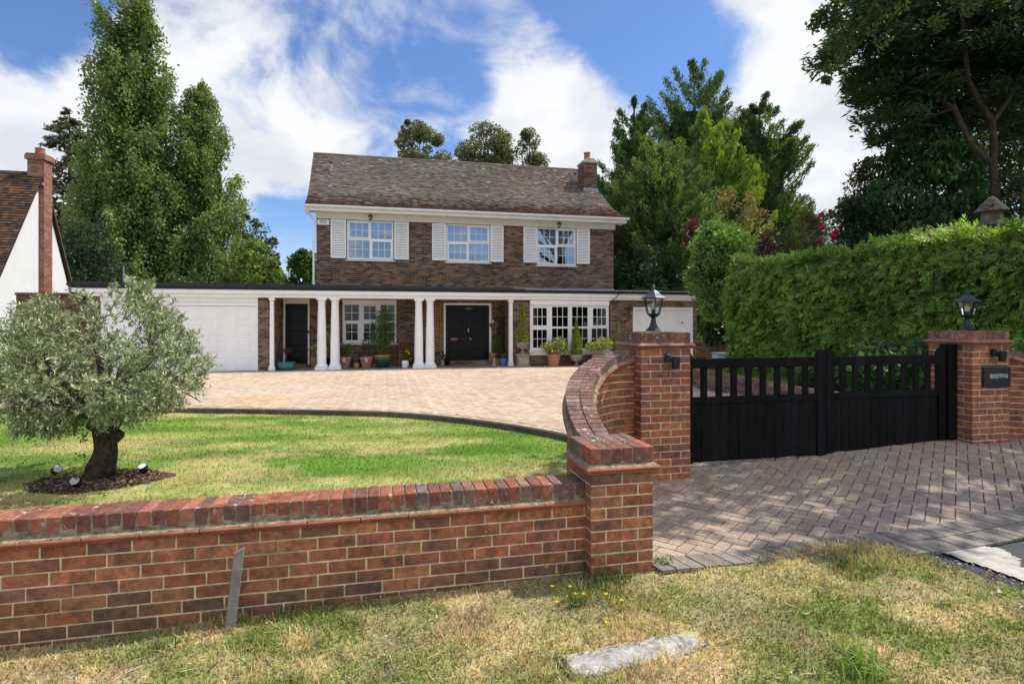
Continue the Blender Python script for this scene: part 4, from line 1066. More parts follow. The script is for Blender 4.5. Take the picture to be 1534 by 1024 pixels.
# -- tiled roof, laid tile by tile on a bell-cast curve --
PROF = smooth_path([(EY - .03, 5.60), (20.55, 5.745), (20.97, 5.92), (21.82, 6.36), (22.47, 6.80), (23.04, 7.20), (24.0, 7.92), (25.02, 8.685)], 10)
PS = [0]
for i in range(len(PROF) - 1): PS.append(PS[-1] + (PROF[i+1] - PROF[i]).length)
def prof(s):
    return float(np.interp(s, PS, [p.x for p in PROF])), float(np.interp(s, PS, [p.y for p in PROF]))
RIDGE = PROF[-1]; RL0, RL1 = UX0 - .33, UX0 - .60; RR0, RR1 = UX1 + .40, UX1 + .40
def verge(y):
    t = (y - EY) / (RIDGE.x - EY); return RL0 + (RL1 - RL0) * t, RR0
rr = random.Random(8); b = MB(); gauge = .115; s = 0; row = 0
TP = [(.20, .163, .135), (.212, .172, .142), (.188, .152, .127), (.228, .186, .155), (.20, .162, .136), (.235, .192, .162)]
TPM = [(.20, .115, .07), (.23, .13, .08), (.175, .11, .075)]
while s < PS[-1] - .02:
    y0, z0 = prof(s); y1, z1 = prof(min(s + gauge * 1.25, PS[-1])); l, rt = verge(y0); x = l - (.085 if row % 2 else 0)
    while x < rt:
        a, c = max(x + .002, l), min(x + .163, rt)
        if c - a > .02:
            lift = rr.uniform(.006, .026); t = s / PS[-1]
            pal = TPM if (t < .17 + .05 * vnoise(x * .6, 0, 3) and rr.random() < .7) else TP
            cc = rr.choice(pal); k = rr.uniform(.92, 1.08) * (.88 + .24 * float(vnoise(x * .5, s * .8, 5)))
            if rr.random() < .009: cc = (.42, .41, .38)
            if a - l < .35 and rr.random() < .5: k *= .75
            cc = tuple(q * k for q in cc); d = rr.uniform(-.006, .006)
            n = Vector((0, -(z1 - z0), y1 - y0)).normalized(); th = .022
            f0 = Vector((a, y0 + d, z0)) + n * lift; f1 = Vector((c, y0 + d, z0)) + n * (lift + rr.uniform(-.003, .003)); k0 = Vector((c, y1, z1)); k1 = Vector((a, y1, z1))
            b.add([f0, f1, k0, k1, f0 + n * th, f1 + n * th, k0 + n * .006, k1 + n * .006], [(4, 5, 6, 7), (0, 1, 5, 4), (1, 2, 6, 5), (3, 0, 4, 7)], cc)
        x += .165
    s += gauge; row += 1
tile_front = b
for i in range(len(PROF) - 1):                        # back slope and underlay
    p, q = PROF[i], PROF[i+1]; l0, r0 = verge(p.x); l1, r1 = verge(q.x); yb0, yb1 = 2 * RIDGE.x - p.x, 2 * RIDGE.x - q.x
    b.add([(l0, yb0, p.y), (r0, yb0, p.y), (r1, yb1, q.y), (l1, yb1, q.y)], [(3, 2, 1, 0)], (.17, .125, .1))
    b.add([(l0 + .01, p.x, p.y - .01), (r0 - .01, p.x, p.y - .01), (r1 - .01, q.x, q.y - .01), (l1 + .01, q.x, q.y - .01)], [(0, 1, 2, 3)], (.05, .04, .035))
roof = b.build('roof', MT['rooftile'], house, fix=False)
b = MB(); x = RL1
while x < RR1 - .1:
    k = rr.uniform(.8, 1.15); c = rr.choice([(.16, .115, .09), (.2, .145, .115)]); c = tuple(q * k for q in c); dz = rr.uniform(-.006, .006)
    L = min(.31, RR1 - x)
    b.tube([(x, RIDGE.x, RIDGE.y - .035 + dz), (x + L - .006, RIDGE.x, RIDGE.y - .035 + dz + .004)], .10, 10, c); x += .31
b.build('ridge_tiles', MT['rooftile'], roof)
b = MB()                                              # gable walls under the roof line
g = [(p.x, p.y - .05) for p in PROF if p.x > YB]; g = [(YB, 5.42)] + g + [(2 * RIDGE.x - u, v) for u, v in g[::-1]] + [(2 * RIDGE.x - YB, 5.42)]
b.prism(g, 'x', UX0 + .002, UX0 + .24); b.prism(g, 'x', UX1 - .24, UX1 - .002); b.build('gable_wall', MT['house'], house)
for (x, s0) in ((gx(495.5, 23.6), 4.05), (gx(859.5, 24.1), 4.45)):
    y, z = prof(s0); b = MB(); b.tube([(x, y, z - .05), (x, y, z + .30)], .062, 12); v = b.build('roof_vent', MT['lead'], roof, smooth=True)
    b = MB(); b.lathe([(.05, .30), (.075, .32), (.07, .37), (.02, .40)], (x, y, z), 12); b.build('roof_vent_cap', MT['blackmetal'], roof)
# chimney
cx0, cx1, cy0, cy1 = 8.42, 9.03, 23.12, 23.86
b = MB(); b.box((cx0, cy0, 6.9), (cx1, cy1, 8.50)); ch = b.build('chimney', MT['house'], house)
b = MB(); b.box((cx0 - .04, cy0 - .04, 8.50), (cx1 + .04, cy1 + .04, 8.60)); b.prism([(cx0 + .0, 8.60), (cx1 - .0, 8.60), (cx1 - .16, 8.72), (cx0 + .16, 8.72)], 'y', cy0, cy1); b.build('chimney_cap', MT['cement'], ch, bevel=.01)
b = MB(); b.lathe([(.145, 8.70), (.13, 8.74), (.125, 8.98), (.15, 9.0), (.15, 9.04), (.10, 9.05)], ((cx0 + cx1) / 2 - .02, (cy0 + cy1) / 2, 0), 16); b.build('chimney_pot', MT['tile'], ch, smooth=True)
b = MB(); b.box((cx0 - .02, cy0 - .03, 7.17), (cx1 + .02, cy0 - .003, 7.42)); b.prism([(cy0 - .03, 7.17), (cy0 - .2, 7.13), (cy0 - .03, 7.24)], 'x', cx0 - .05, cx1 + .05); b.build('chimney_flashing', MT['lead'], ch)
# -- small fixtures on the front --
ax, az = gx(484.5, YB), 5.09
b = MB(); b.box((ax - .20, YB - .07, az - .095), (ax + .20, YB - .003, az + .095)); al = b.build('alarm_box', MT['white'], house, bevel=.03)
b = MB(); r = random.Random(3); x = ax - .12
while x < ax + .12: b.box((x, YB - .0725, az + .005), (x + .022, YB - .0705, az + .052)); x += .031
x = ax - .12
while x < ax + .12: b.box((x, YB - .0725, az - .045), (x + .011, YB - .0705, az - .022)); x += .016
b.build('alarm_lettering', MT['greymetal'], al)
for px in (555, 836.5):
    x = gx(px, YB); z = 5.36
    b = MB(); b.lathe([(.05, 0), (.075, -.03), (.075, -.06), (.03, -.06)], (x, YB - .12, z + .03), 14); b.box((x - .025, YB - .12, z - .01), (x + .025, YB - .045, z + .03)); s = b.build('security_light', MT['blackmetal'], house)
    b = MB(); b.lathe([(.055, -.06), (.06, -.12), (.04, -.15), (.01, -.155)], (x, YB - .12, z + .03), 14); b.build('lamp_lens', MT['lampglass'], s, smooth=True)
    b = MB(); b.lathe([(.02, 0), (.035, -.03), (.02, -.06)], (x, YB - .12, z - .10), 8); b.build('sensor', MT['blackmetal'], s)
cpts = [(gx(929, YF - .2), YF - .27, 2.78), (gx(924, YF - .1), YF - .24, 2.62), (gx(916, YF), YF - .12, 2.42), (gx(912.8, YF), YF - .03, 2.30), (gx(912.6, YF), YF - .02, 1.2), (gx(912.6, YF), YF - .02, .2)]
b = MB(); b.tube(cpts, .013, 6); b.build('cable', MT['blackmetal'], house)
def wall_lantern(x, z, yw, s=1):
    b = MB(); b.box((x - .03*s, yw - .02, z - .08*s), (x + .03*s, yw, z + .1*s)); b.tube([(x, yw, z + .08*s), (x, yw - .10*s, z + .1*s)], .012, 6); b.lathe([(.03*s, 0), (.1*s, -.06*s), (.09*s, -.07*s)], (x, yw - .11*s, z + .16*s), 6); b.lathe([(.035*s, -.27*s), (.045*s, -.25*s), (.06*s, -.24*s)], (x, yw - .11*s, z + .16*s), 6)
    for k in range(6): a = k * PI / 3; b.tube([(x + .05*s*math.cos(a), yw - .11*s + .05*s*math.sin(a), z - .09*s), (x + .085*s*math.cos(a), yw - .11*s + .085*s*math.sin(a), z + .1*s)], .006*s, 4)
    w = b.build('wall_lantern', MT['blackmetal'], house); g = MB(); g.lathe([(.045*s, -.245*s), (.08*s, -.07*s)], (x, yw - .11*s, z + .16*s), 6); g.build('lantern_glass', MT['lampglass'], w)
wall_lantern(gx(942, YF), 2.0, YF, 1.25); wall_lantern(gx(415, 19.9), 2.1, YB - .0, 1.2)
# satellite dish on the garage roof
x, y = gx(189, 22.4), 22.4
b = MB(); b.tube([(x - .12, y + .1, 2.78), (x - .12, y + .1, 3.62)], .022, 8); b.tube([(x - .12, y + .1, 3.12), (x + .05, y, 3.1)], .015, 6); sd = b.build('satellite_dish_pole', MT['lead'], house)
b = MB(); vs = [(x + .08, y + .02, 3.1)]; n = 18
M = Matrix.Translation((x + .08, y, 3.12)) @ Matrix.Rotation(.5, 4, 'Z') @ Matrix.Rotation(1.25, 4, 'X')
D = MB(); D.lathe([(.01, .0), (.07, .009), (.125, .03), (.13, .034), (.07, .015), (.01, .006)], (0, 0, 0), 20); D.v = [tuple(M @ Vector(q)) for q in D.v]; D.build('satellite_dish', MT['lead'], sd, smooth=True)
# trellis between the columns and the front door
t0, t1 = gx(648, YB), gx(664, YB); b = MB(); x = t0
while x < t1 + .001: b.box((x - .0105, YB - .035, .58), (x + .0105, YB - .022, 2.36)); x += (t1 - t0) / 4
z = .62
while z < 2.36: b.box((t0 - .02, YB - .047, z - .0115), (t1 + .02, YB - .0352, z + .0115)); z += .10
t = thing('trellis', 'orange brown wooden lattice trellis on the wall left of the front door', 'trellis'); b.build('lattice', MT['trellis'], t)

# =====================================================================
# NEIGHBOUR, BOUNDARY WALL, FAR HOUSE
# =====================================================================
nb = thing('neighbour_house', 'white rendered house with steep brown tiled roof and tall brick chimney at the left edge', 'house')
NX = -12.0; K = 1.2
yA, yP, yC = 21.3, 23.65, 27.0                      # front foot, apex, back foot of the gable
zP = 6.95; s1 = (zP - 3.3) / (yP - 21.35); s2 = (zP - 2.2) / (25.85 - yP)
b = MB(); yf = yP - (zP - 1.2) / s1; yk = yP + (zP - .8) / s2
b.prism([(yf, .0), (yk, .0), (yk, .8), (yP, zP - .02), (yf, 1.2)], 'x', NX - 9, NX); b.build('wall', MT['render'], nb)
r = random.Random(6); b = MB(); L = math.hypot(yP - yf, zP - 1.2) + .25; n = int(L / .115); dy, dz = -(yP - yf) / math.hypot(yP - yf, zP - 1.2), -(zP - 1.2) / math.hypot(yP - yf, zP - 1.2)
nv = Vector((0, dz, -dy)) * 1
nv = Vector((0, -abs(dz), abs(dy)))
for i in range(n):
    a0 = Vector((0, yP + dy * i * .115, zP + .06 + dz * i * .115)); a1 = a0 + Vector((0, dy, dz)) * .14
    x = NX + .12; 
    while x > NX - 9:
        w = .165 if x > NX - 5 else .5
        c = r.choice([(.075, .05, .038), (.10, .062, .042), (.055, .042, .036), (.13, .07, .04), (.16, .075, .035)]); k = r.uniform(.8, 1.2); c = tuple(q * k for q in c); lf = r.uniform(.02, .034)
        p = [Vector((x - w + .003, 0, 0)) + a0, Vector((x, 0, 0)) + a0, Vector((x, 0, 0)) + a1 + nv * lf, Vector((x - w + .003, 0, 0)) + a1 + nv * lf]
        b.add([*p, p[2] - nv * .02, p[3] - nv * .02], [(0, 3, 2, 1), (3, 5, 4, 2)], c); x -= w
b.add([(NX + .12, yP, zP + .08), (NX - 9, yP, zP + .08), (NX - 9, yk + .2, .75), (NX + .12, yk + .2, .75)], [(0, 1, 2, 3)], (.09, .06, .045))
b.add([(NX + .12, yP, zP + .02), (NX + .12, yk + .2, .69), (NX + .12, yk + .2, .76), (NX + .12, yP, zP + .09)], [(0, 1, 2, 3)], (.25, .2, .09))
b.add([(NX + .11, yP, zP + .0), (NX - 9, yP, zP + .0), (NX - 9, yf - .1, .95), (NX + .11, yf - .1, .95)], [(0, 1, 2, 3)], (.05, .04, .03))
b.build('roof', MT['rooftile'], nb, fix=False)
b = MB(); c0, c1 = yP - .12, yP + .40
b.box((NX - .36, c0, 0), (NX + .16, c1, zP + .5)); ch = b.build('chimney', MT['redhouse'], nb)
b = MB(); b.box((NX - .42, c0 - .06, zP + .5), (NX + .22, c1 + .06, zP + .66)); b.box((NX - .39, c0 - .03, zP + .66), (NX + .19, c1 + .03, zP + .72)); b.build('chimney_cap', MT['redhouse'], ch)
b = MB(); b.lathe([(.15, 0), (.14, .22), (.16, .24), (.1, .26)], (NX - .1, yP + .15, zP + .72), 14); b.build('chimney_pot', MT['tile'], ch, smooth=True)
b = MB(); b.box((NX - .5, c0 - .1, zP - .42), (NX + .18, c0 - .003, zP - .34)); b.build('flashing', MT['lead'], ch)
t = thing('boundary_wall', 'brown brick garden wall between the white neighbour house and the garage', 'wall')
b = MB(); x0 = gx(24, 19.6); b.box((x0, 19.6, 0), (GX0 + .02, 19.82, 2.44)); b.build('brickwork', MT['bwall'], t)
b = MB(); b.box((x0 - .02, 19.57, 2.442), (gx(108, 19.6), 19.85, 2.52)); b.box((gx(108, 19.6), 19.57, 2.442), (GX0 - .02, 19.85, 2.49)); b.build('coping', MT['bwall'], t)
x = gx(133, 19.5); b = MB(); b.box((x - .16, 19.42, 2.16), (x + .16, 19.6, 2.36)); b.build('wall_light', MT['blackmetal'], t, bevel=.02)
fh = thing('distant_house', 'pale tiled roof of a distant house between the conifers and the hedge', 'house')
x, y = far(1212, 60); b = MB(); b.box((x - 4.5, y, -1), (x + 4.5, y + 8, 11.2)); b.build('wall', MT['render'], fh)
b = MB(); r = random.Random(1)
for i in range(16):
    for j in range(34):
        k = r.uniform(.8, 1.15); X0 = x - 5.1 + j * .3; t0, t1 = i / 16, (i + 1) / 16; ins = 1.6
        w0 = lambda t: (X0 - x) * (1 - .55 * t) + x
        z0, z1 = 11.0 + 2.4 * t0, 11.0 + 2.4 * t1; yy0, yy1 = y - .5 + 4.5 * t0, y - .5 + 4.5 * t1
        b.add([(w0(t0), yy0, z0), (w0(t0) + .27 * (1 - .55 * t0), yy0, z0), (w0(t1) + .27 * (1 - .55 * t1), yy1, z1 - .03), (w0(t1), yy1, z1 - .03)], [(0, 1, 2, 3)], (.45 * k, .42 * k, .40 * k))
b.add([(x - 5.1, y - .48, 10.96), (x + 5.1, y - .48, 10.96), (x + 2.2, y + 4, 13.3), (x - 2.2, y + 4, 13.3)], [(0, 1, 2, 3)], (.1, .09, .09))
b.add([(x + 5.1, y - .5, 11), (x + 5.1, y + 8.5, 11), (x + 2.3, y + 4, 13.4)], [(0, 1, 2)], (.35, .33, .32)); b.add([(x - 5.1, y - .5, 11), (x - 5.1, y + 8.5, 11), (x - 2.3, y + 4, 13.4)], [(2, 1, 0)], (.35, .33, .32))
b.build('roof', MT['paletile'], fh, fix=False)
# =====================================================================
# PLANTS
# =====================================================================
def tint(base, n, r, var=.25, hue=.12):
    return np.array(base) * r.uniform(1 - var, 1 + var, (n, 1)) * (1 + r.normal(0, hue, (n, 3)) * np.array([.6, .35, .5]))
def rf(pts):
    h = [p[0] for p in pts]; w = [p[1] for p in pts]
    return lambda z: np.interp(z, h, w)
def plume(seed, H, R, nbr, per, upk, sig, L, W, jit, cols, t0=.3, zflat=1., wind=(0, 0), tipcol=None, droop=0, hmin=.05, az=None, ragged=(.55, 1.08), tipw=.35, hpow=1.):
    """branches leave the trunk, rise or spread, and carry foliage clusters; returns leaf arrays and branch lines"""
    r = np.random.default_rng(seed)
    zz = np.linspace(H * hmin, H, 400); w = np.maximum(R(zz), .02) ** hpow; cdf = np.cumsum(w) / w.sum()
    h = np.interp(r.uniform(0, 1, nbr), cdf, zz); a = r.uniform(0, 2 * PI, nbr) if az is None else r.uniform(az[0], az[1], nbr)
    rad = R(h) * (ragged[0] + (ragged[1] - ragged[0]) * r.beta(2.4, 1.2, nbr))
    tip = np.stack([rad * np.cos(a) + wind[0] * rad, rad * np.sin(a) + wind[1] * rad, h], 1)
    hb = np.maximum(h - upk * rad - r.uniform(0, .03, nbr) * H, .15)
    base = np.stack([0 * h, 0 * h, hb], 1)
    ctrl = (base + tip) / 2; ctrl[:, :2] += (tip[:, :2] - base[:, :2]) * .12; ctrl[:, 2] -= np.maximum(rad, .2) * .12 * (1 if upk > .3 else -.3)
    bc = np.array(cols)[r.integers(0, len(cols), nbr)] * r.uniform(.55, 1.4, (nbr, 1))
    t = t0 + (1.04 - t0) * r.beta(1.5, 1., (nbr, per))
    tt = t[..., None]
    P = (1 - tt) ** 2 * base[:, None] + 2 * tt * (1 - tt) * ctrl[:, None] + tt ** 2 * tip[:, None]
    D = 2 * (1 - tt) * (ctrl - base)[:, None] + 2 * tt * (tip - ctrl)[:, None]
    D = D / (np.linalg.norm(D, axis=2, keepdims=True) + 1e-9)
    sg = sig * (.45 + .9 * np.sin(np.clip(t, 0, 1) * PI * .92))[..., None] * np.minimum(1, rad / (rad.mean() * .6))[:, None, None] ** .5
    P = P + r.normal(0, 1, P.shape) * sg * np.array([1, 1, zflat])
    A = D + r.normal(0, jit, P.shape); A[..., 2] -= droop
    C = bc[:, None] * r.uniform(.7, 1.35, t.shape)[..., None] * (1 + r.normal(0, .06, P.shape))
    if tipcol is not None:
        k = (np.clip((t - .75) / .3, 0, 1) * tipw)[..., None]; C = C * (1 - k) + np.array(tipcol) * k
    n = nbr * per
    return P.reshape(n, 3), A.reshape(n, 3), L * r.uniform(.6, 1.4, n), W * r.uniform(.6, 1.4, n), C.reshape(n, 3), (base, ctrl, tip)
def trunk_mesh(parent, H, r0, br=None, nb=40, mat=None, lean=(0, 0), rb=.03, name='trunk'):
    b = MB(); k = 10
    b.tube([(lean[0] * t * H, lean[1] * t * H, H * t - .3 * (1 - t)) for t in np.linspace(0, 1, k)], [r0 * (1 - .92 * t) + .01 for t in np.linspace(0, 1, k)], 10)
    if br is not None:
        B, Cc, T = br
        for i in range(min(nb, len(B))):
            b.tube([B[i], .25 * B[i] + .5 * Cc[i] + .25 * T[i], T[i]], [r0 * rb * 8 + .008, r0 * rb * 5 + .006, .006], 5)
    return b.build(name, mat or MT['paleb'], parent, smooth=True, fix=False)
def ztree(name, label, cat, px, Zc, base_y, group=None):
    x, y = far(px, Zc); return thing(name, label, cat, (x, y, 0), 0, group)
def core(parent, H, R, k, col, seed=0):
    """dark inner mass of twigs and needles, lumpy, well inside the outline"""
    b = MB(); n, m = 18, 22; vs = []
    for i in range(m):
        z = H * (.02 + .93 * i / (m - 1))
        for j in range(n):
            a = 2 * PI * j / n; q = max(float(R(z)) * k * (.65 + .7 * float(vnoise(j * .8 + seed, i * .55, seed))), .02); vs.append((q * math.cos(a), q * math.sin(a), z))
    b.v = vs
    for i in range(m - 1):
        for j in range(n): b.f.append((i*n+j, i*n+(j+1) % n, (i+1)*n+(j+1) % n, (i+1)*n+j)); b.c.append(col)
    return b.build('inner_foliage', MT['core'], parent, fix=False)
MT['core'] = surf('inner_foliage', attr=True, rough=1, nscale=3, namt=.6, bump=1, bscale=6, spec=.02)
PXM = lambda Zc: Zc / FPX                              # metres per photo pixel at that distance
def prof_px(Zc, pts):
    """silhouette from rows: (row, half width in pixels) -> radius by height"""
    k = PXM(Zc); return rf(sorted([(CAMZ + (HOR - y) * k, w * k) for y, w in pts]))

# --- poplars ---
Z = 42; k = PXM(Z)
t = ztree('poplar_tree', 'tallest tree, a poplar with windblown pale green leaves, left of the house', 'tree', 197, Z, 420)
H = CAMZ + (HOR + 34) * k
R = prof_px(Z, [(-34, 6), (0, 36), (60, 47), (120, 52), (200, 58), (270, 68), (330, 78), (390, 84), (430, 74), (482, 60)])
PG = [(.18, .28, .06), (.145, .24, .052), (.21, .31, .08), (.115, .195, .048)]
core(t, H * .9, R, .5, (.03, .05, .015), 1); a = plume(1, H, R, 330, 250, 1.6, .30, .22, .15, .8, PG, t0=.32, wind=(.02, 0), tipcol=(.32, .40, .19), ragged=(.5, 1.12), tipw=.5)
leaf_mesh('crown', a[0], a[1], a[2], a[3], a[4], MT['leaf'], t); trunk_mesh(t, H * .97, .42, a[5], 150, MT['paleb'], rb=.018)
t = ztree('poplar_tree', 'second poplar, shorter and rounder, between the tallest tree and the house', 'tree', 296, Z + 2, 420)
R = prof_px(Z + 2, [(106, 4), (130, 15), (170, 27), (220, 40), (270, 56), (330, 66), (390, 66), (440, 50), (482, 40)]); H = CAMZ + (HOR - 106) * PXM(Z + 2)
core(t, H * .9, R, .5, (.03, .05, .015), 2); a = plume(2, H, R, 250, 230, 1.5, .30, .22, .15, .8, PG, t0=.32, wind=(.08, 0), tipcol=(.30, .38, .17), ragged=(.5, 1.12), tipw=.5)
leaf_mesh('crown', a[0], a[1], a[2], a[3], a[4], MT['leaf'], t); trunk_mesh(t, H * .95, .34, a[5], 70, MT['paleb'], rb=.018)
# --- thin fir, left ---
t = ztree('fir_tree', 'thin dark fir tree with drooping branches behind the neighbour chimney', 'tree', 104, 50, 420)
R = prof_px(50, [(164, 4), (176, 12), (200, 26), (240, 48), (300, 40), (340, 42), (380, 40), (482, 30)]); H = CAMZ + (HOR - 164) * PXM(50)
a = plume(3, H, R, 300, 60, -.22, .16, .38, .12, .6, [(.07, .08, .042), (.09, .092, .05), (.055, .07, .035)], t0=.12, zflat=.55, droop=.5, ragged=(.55, 1.1), hpow=.35)
leaf_mesh('crown', a[0], a[1], a[2], a[3], a[4], MT['dleaf'], t); trunk_mesh(t, H, .3, a[5], 120, MT['bark'], rb=.02)

# --- round-headed bushes and trees from clumps of leaves ---
def bush(name, label, cat, px, Y_or_Z, rows, cols, nclump, per, L, W, seed, mat='leaf', useY=False, clump=.3, tip=None, droop=0, group=None, depth=.8, trunk=None, jit=.8, z0=0, lift=0, outw=.7):
    """crown of leaf clumps filling a silhouette given by (row, left px, right px)"""
    r = np.random.default_rng(seed)
    if useY: x = gx(px, Y_or_Z); y = Y_or_Z; Zc = x * SN + y * CS
    else: Zc = Y_or_Z; x, y = far(px, Zc)
    t = thing(name, label, cat, (x, y, z0), 0, group); k = PXM(Zc)
    zs = np.array(sorted([CAMZ + (HOR - q[0]) * k for q in rows])) - z0
    rr_ = sorted(rows, key=lambda q: -q[0]); lo = np.array([(q[1] - px) * k for q in rr_]); hi = np.array([(q[2] - px) * k for q in rr_])
    w = np.maximum(hi - lo, .01); zz = np.linspace(zs[0], zs[-1], 200); cdf = np.cumsum(np.interp(zz, zs, w)); cdf /= cdf[-1]
    h = np.interp(r.uniform(0, 1, nclump), cdf, zz); a = r.uniform(0, 2 * PI, nclump); q = r.uniform(.1, 1, nclump) ** .45
    c = (np.interp(h, zs, lo) + np.interp(h, zs, hi)) / 2; hw = np.interp(h, zs, w) / 2
    cr = np.minimum(clump, hw.clip(.05) * .6) * r.uniform(.6, 1.3, nclump)
    rad = np.maximum(hw - cr * .6, .02) * q
    u = np.array([CS, -SN]); v = np.array([SN, CS])      # across the view and away, in plan
    cen = np.stack([(c + rad * np.cos(a)) * u[0] + rad * depth * np.sin(a) * v[0], (c + rad * np.cos(a)) * u[1] + rad * depth * np.sin(a) * v[1], h], 1)
    d = unit(r.normal(size=(nclump * per, 3))); cc = np.repeat(cen, per, 0); rr2 = np.repeat(cr, per)
    P = cc + d * (rr2 * r.uniform(.25, 1, nclump * per) ** .5)[:, None] * np.array([1, 1, .8])
    A = d * outw + r.normal(0, jit, P.shape) * .6; A[:, 2] -= droop
    cl = np.array(cols)[r.integers(0, len(cols), nclump)] * r.uniform(.75, 1.25, (nclump, 1))
    C = np.repeat(cl, per, 0) * r.uniform(.7, 1.35, (nclump * per, 1)) * (1 + r.normal(0, .05, P.shape))
    if tip is not None:
        m = r.uniform(size=nclump * per) < tip[1]; C[m] = np.array(tip[0]) * r.uniform(.8, 1.2, (m.sum(), 1))
    leaf_mesh('foliage', P, A, L * r.uniform(.6, 1.4, len(P)), W * r.uniform(.6, 1.4, len(P)), C, MT[mat], t)
    if trunk:
        b = MB(); top = zs[0] + (zs[-1] - zs[0]) * .35
        b.tube([(0, 0, -.2), (c.mean() * u[0] * .3, c.mean() * u[1] * .3, max(top * .5, .1)), (c.mean() * u[0], c.mean() * u[1], top)], [trunk, trunk * .8, trunk * .6], 8)
        for i in r.choice(nclump, min(nclump, 22), replace=False):
            p = Vector(cen[i]); s = Vector((c.mean() * u[0], c.mean() * u[1], min(top, cen[i][2] - .05)))
            b.tube([s, s.lerp(p, .5) + Vector((0, 0, -.05 * (p - s).length)), p], [trunk * .4, trunk * .25, trunk * .08], 5)
        b.build('trunk', MT['paleb'], t, smooth=True, fix=False)
    return t
bush('evergreen_shrub', 'dark dense evergreen mass between the neighbour chimney and the garage roof', 'shrub', 140, 34, [(336, 95, 150), (360, 84, 172), (400, 82, 190), (440, 82, 190), (482, 90, 185)], [(.035, .06, .03), (.05, .08, .035)], 110, 110, .2, .09, 21, 'dleaf', clump=.7, trunk=.2)
bush('garden_tree', 'bushy yellow green tree behind the garage, right of the poplars', 'tree', 372, 36, [(360, 350, 385), (375, 332, 408), (400, 322, 425), (430, 320, 428), (482, 325, 420)], [(.18, .26, .055), (.14, .22, .045), (.23, .29, .07)], 90, 120, .22, .13, 22, clump=.6, trunk=.15)
bush('garden_tree', 'loose olive green tree top just behind the bushy tree by the garage', 'tree', 395, 46, [(322, 365, 385), (345, 350, 405), (370, 345, 420), (400, 345, 432), (482, 350, 425)], [(.07, .09, .04), (.06, .10, .035)], 60, 80, .28, .15, 23, clump=.6, trunk=.15)
bush('garden_tree', 'fresh green small tree against the left corner of the house', 'tree', 455, 33, [(368, 452, 475), (382, 436, 480), (405, 428, 485), (440, 428, 485), (482, 432, 480)], [(.07, .14, .03), (.10, .17, .04)], 60, 110, .22, .13, 24, clump=.5, trunk=.12)
bush('garden_shrub', 'low shrub with orange tinged leaves just above the garage roof', 'shrub', 250, 30, [(415, 225, 272), (425, 215, 300), (445, 210, 310), (482, 215, 305)], [(.12, .15, .03), (.2, .17, .04), (.09, .13, .03)], 45, 70, .16, .10, 25, clump=.4, tip=((.45, .2, .12), .06))
# --- gum trees behind the ridge ---
GU = [(.16, .19, .075), (.125, .155, .065), (.20, .215, .09), (.18, .175, .07)]
for i, (px, lab, rows) in enumerate(((625, 'rounded olive green gum tree, leftmost behind the ridge of the roof', [(184, 603, 625), (195, 590, 645), (213, 588, 672), (226, 592, 690), (252, 600, 700), (262, 618, 640), (482, 622, 628)]),
        (728, 'wide gum tree with bare lower stems, behind the middle of the ridge', [(192, 712, 745), (205, 694, 762), (218, 676, 778), (236, 684, 775), (252, 700, 770), (262, 718, 740), (482, 724, 732)]),
        (795, 'smallest and most open gum tree, behind the ridge near the chimney', [(194, 778, 797), (206, 767, 806), (225, 770, 812), (240, 768, 825), (252, 772, 828), (262, 788, 802), (482, 792, 798)]))):
    bush('gum_tree', lab, 'tree', px, 52, rows, GU, (70, 70, 36)[i], (240, 200, 160)[i], .24, .12, 30 + i, clump=.85, trunk=.3, droop=.2)

# --- big conifer group, right of the house ---
CG = [(.06, .115, .036), (.08, .14, .042), (.046, .09, .034)]; YG = [(.14, .215, .034), (.105, .18, .036), (.17, .24, .042)]; OG = [(.085, .15, .05), (.105, .165, .055), (.068, .125, .044)]
for i, (px, Zc, lab, rows, cols, tipc, nbr, upk, wind, sig) in enumerate((
    (1040, 36, 'tallest dark conifer at the back of the group right of the house', [(92, 8), (108, 34), (130, 54), (170, 70), (230, 88), (320, 95), (440, 90)], CG, (.06, .095, .04), 480, 1.0, (0, 0), .28),
    (950, 33, 'narrow dark conifer rising beside the house chimney', [(136, 2), (165, 22), (200, 38), (250, 52), (320, 62), (440, 55)], CG, (.09, .14, .035), 300, .9, (0, 0), .24),
    (1062, 29, 'bright yellow green conifer in front of the group right of the house', [(138, 2), (170, 22), (215, 48), (270, 70), (340, 82), (440, 70)], YG, (.20, .25, .04), 330, 1.1, (.05, 0), .24),
    (1138, 32, 'windswept dark conifer with branches reaching right, at the right of the group', [(134, 3), (165, 28), (200, 48), (225, 60), (290, 66), (350, 74), (440, 66)], CG, (.09, .125, .045), 360, .75, (.17, 0), .25),
    (985, 27, 'broad olive green conifer with soft feathery branches next to the house wall', [(200, 3), (225, 30), (260, 60), (310, 88), (370, 98), (440, 80)], OG, (.11, .15, .05), 420, .7, (0, 0), .3))):
    t = ztree('conifer_tree', lab, 'tree', px, Zc, 440, 'conifers right of the house'); R = prof_px(Zc, rows + [(482, rows[-1][1])]); H = CAMZ + (HOR - rows[0][0]) * PXM(Zc)
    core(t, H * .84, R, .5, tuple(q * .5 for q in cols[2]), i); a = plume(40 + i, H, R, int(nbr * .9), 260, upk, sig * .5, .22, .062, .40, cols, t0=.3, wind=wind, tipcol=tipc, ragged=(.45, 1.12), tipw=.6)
    leaf_mesh('crown', a[0], a[1], a[2], a[3], a[4], MT['dleaf'], t); trunk_mesh(t, H * .95, .35, a[5], 120, MT['bark'], rb=.016)
    del t['group']
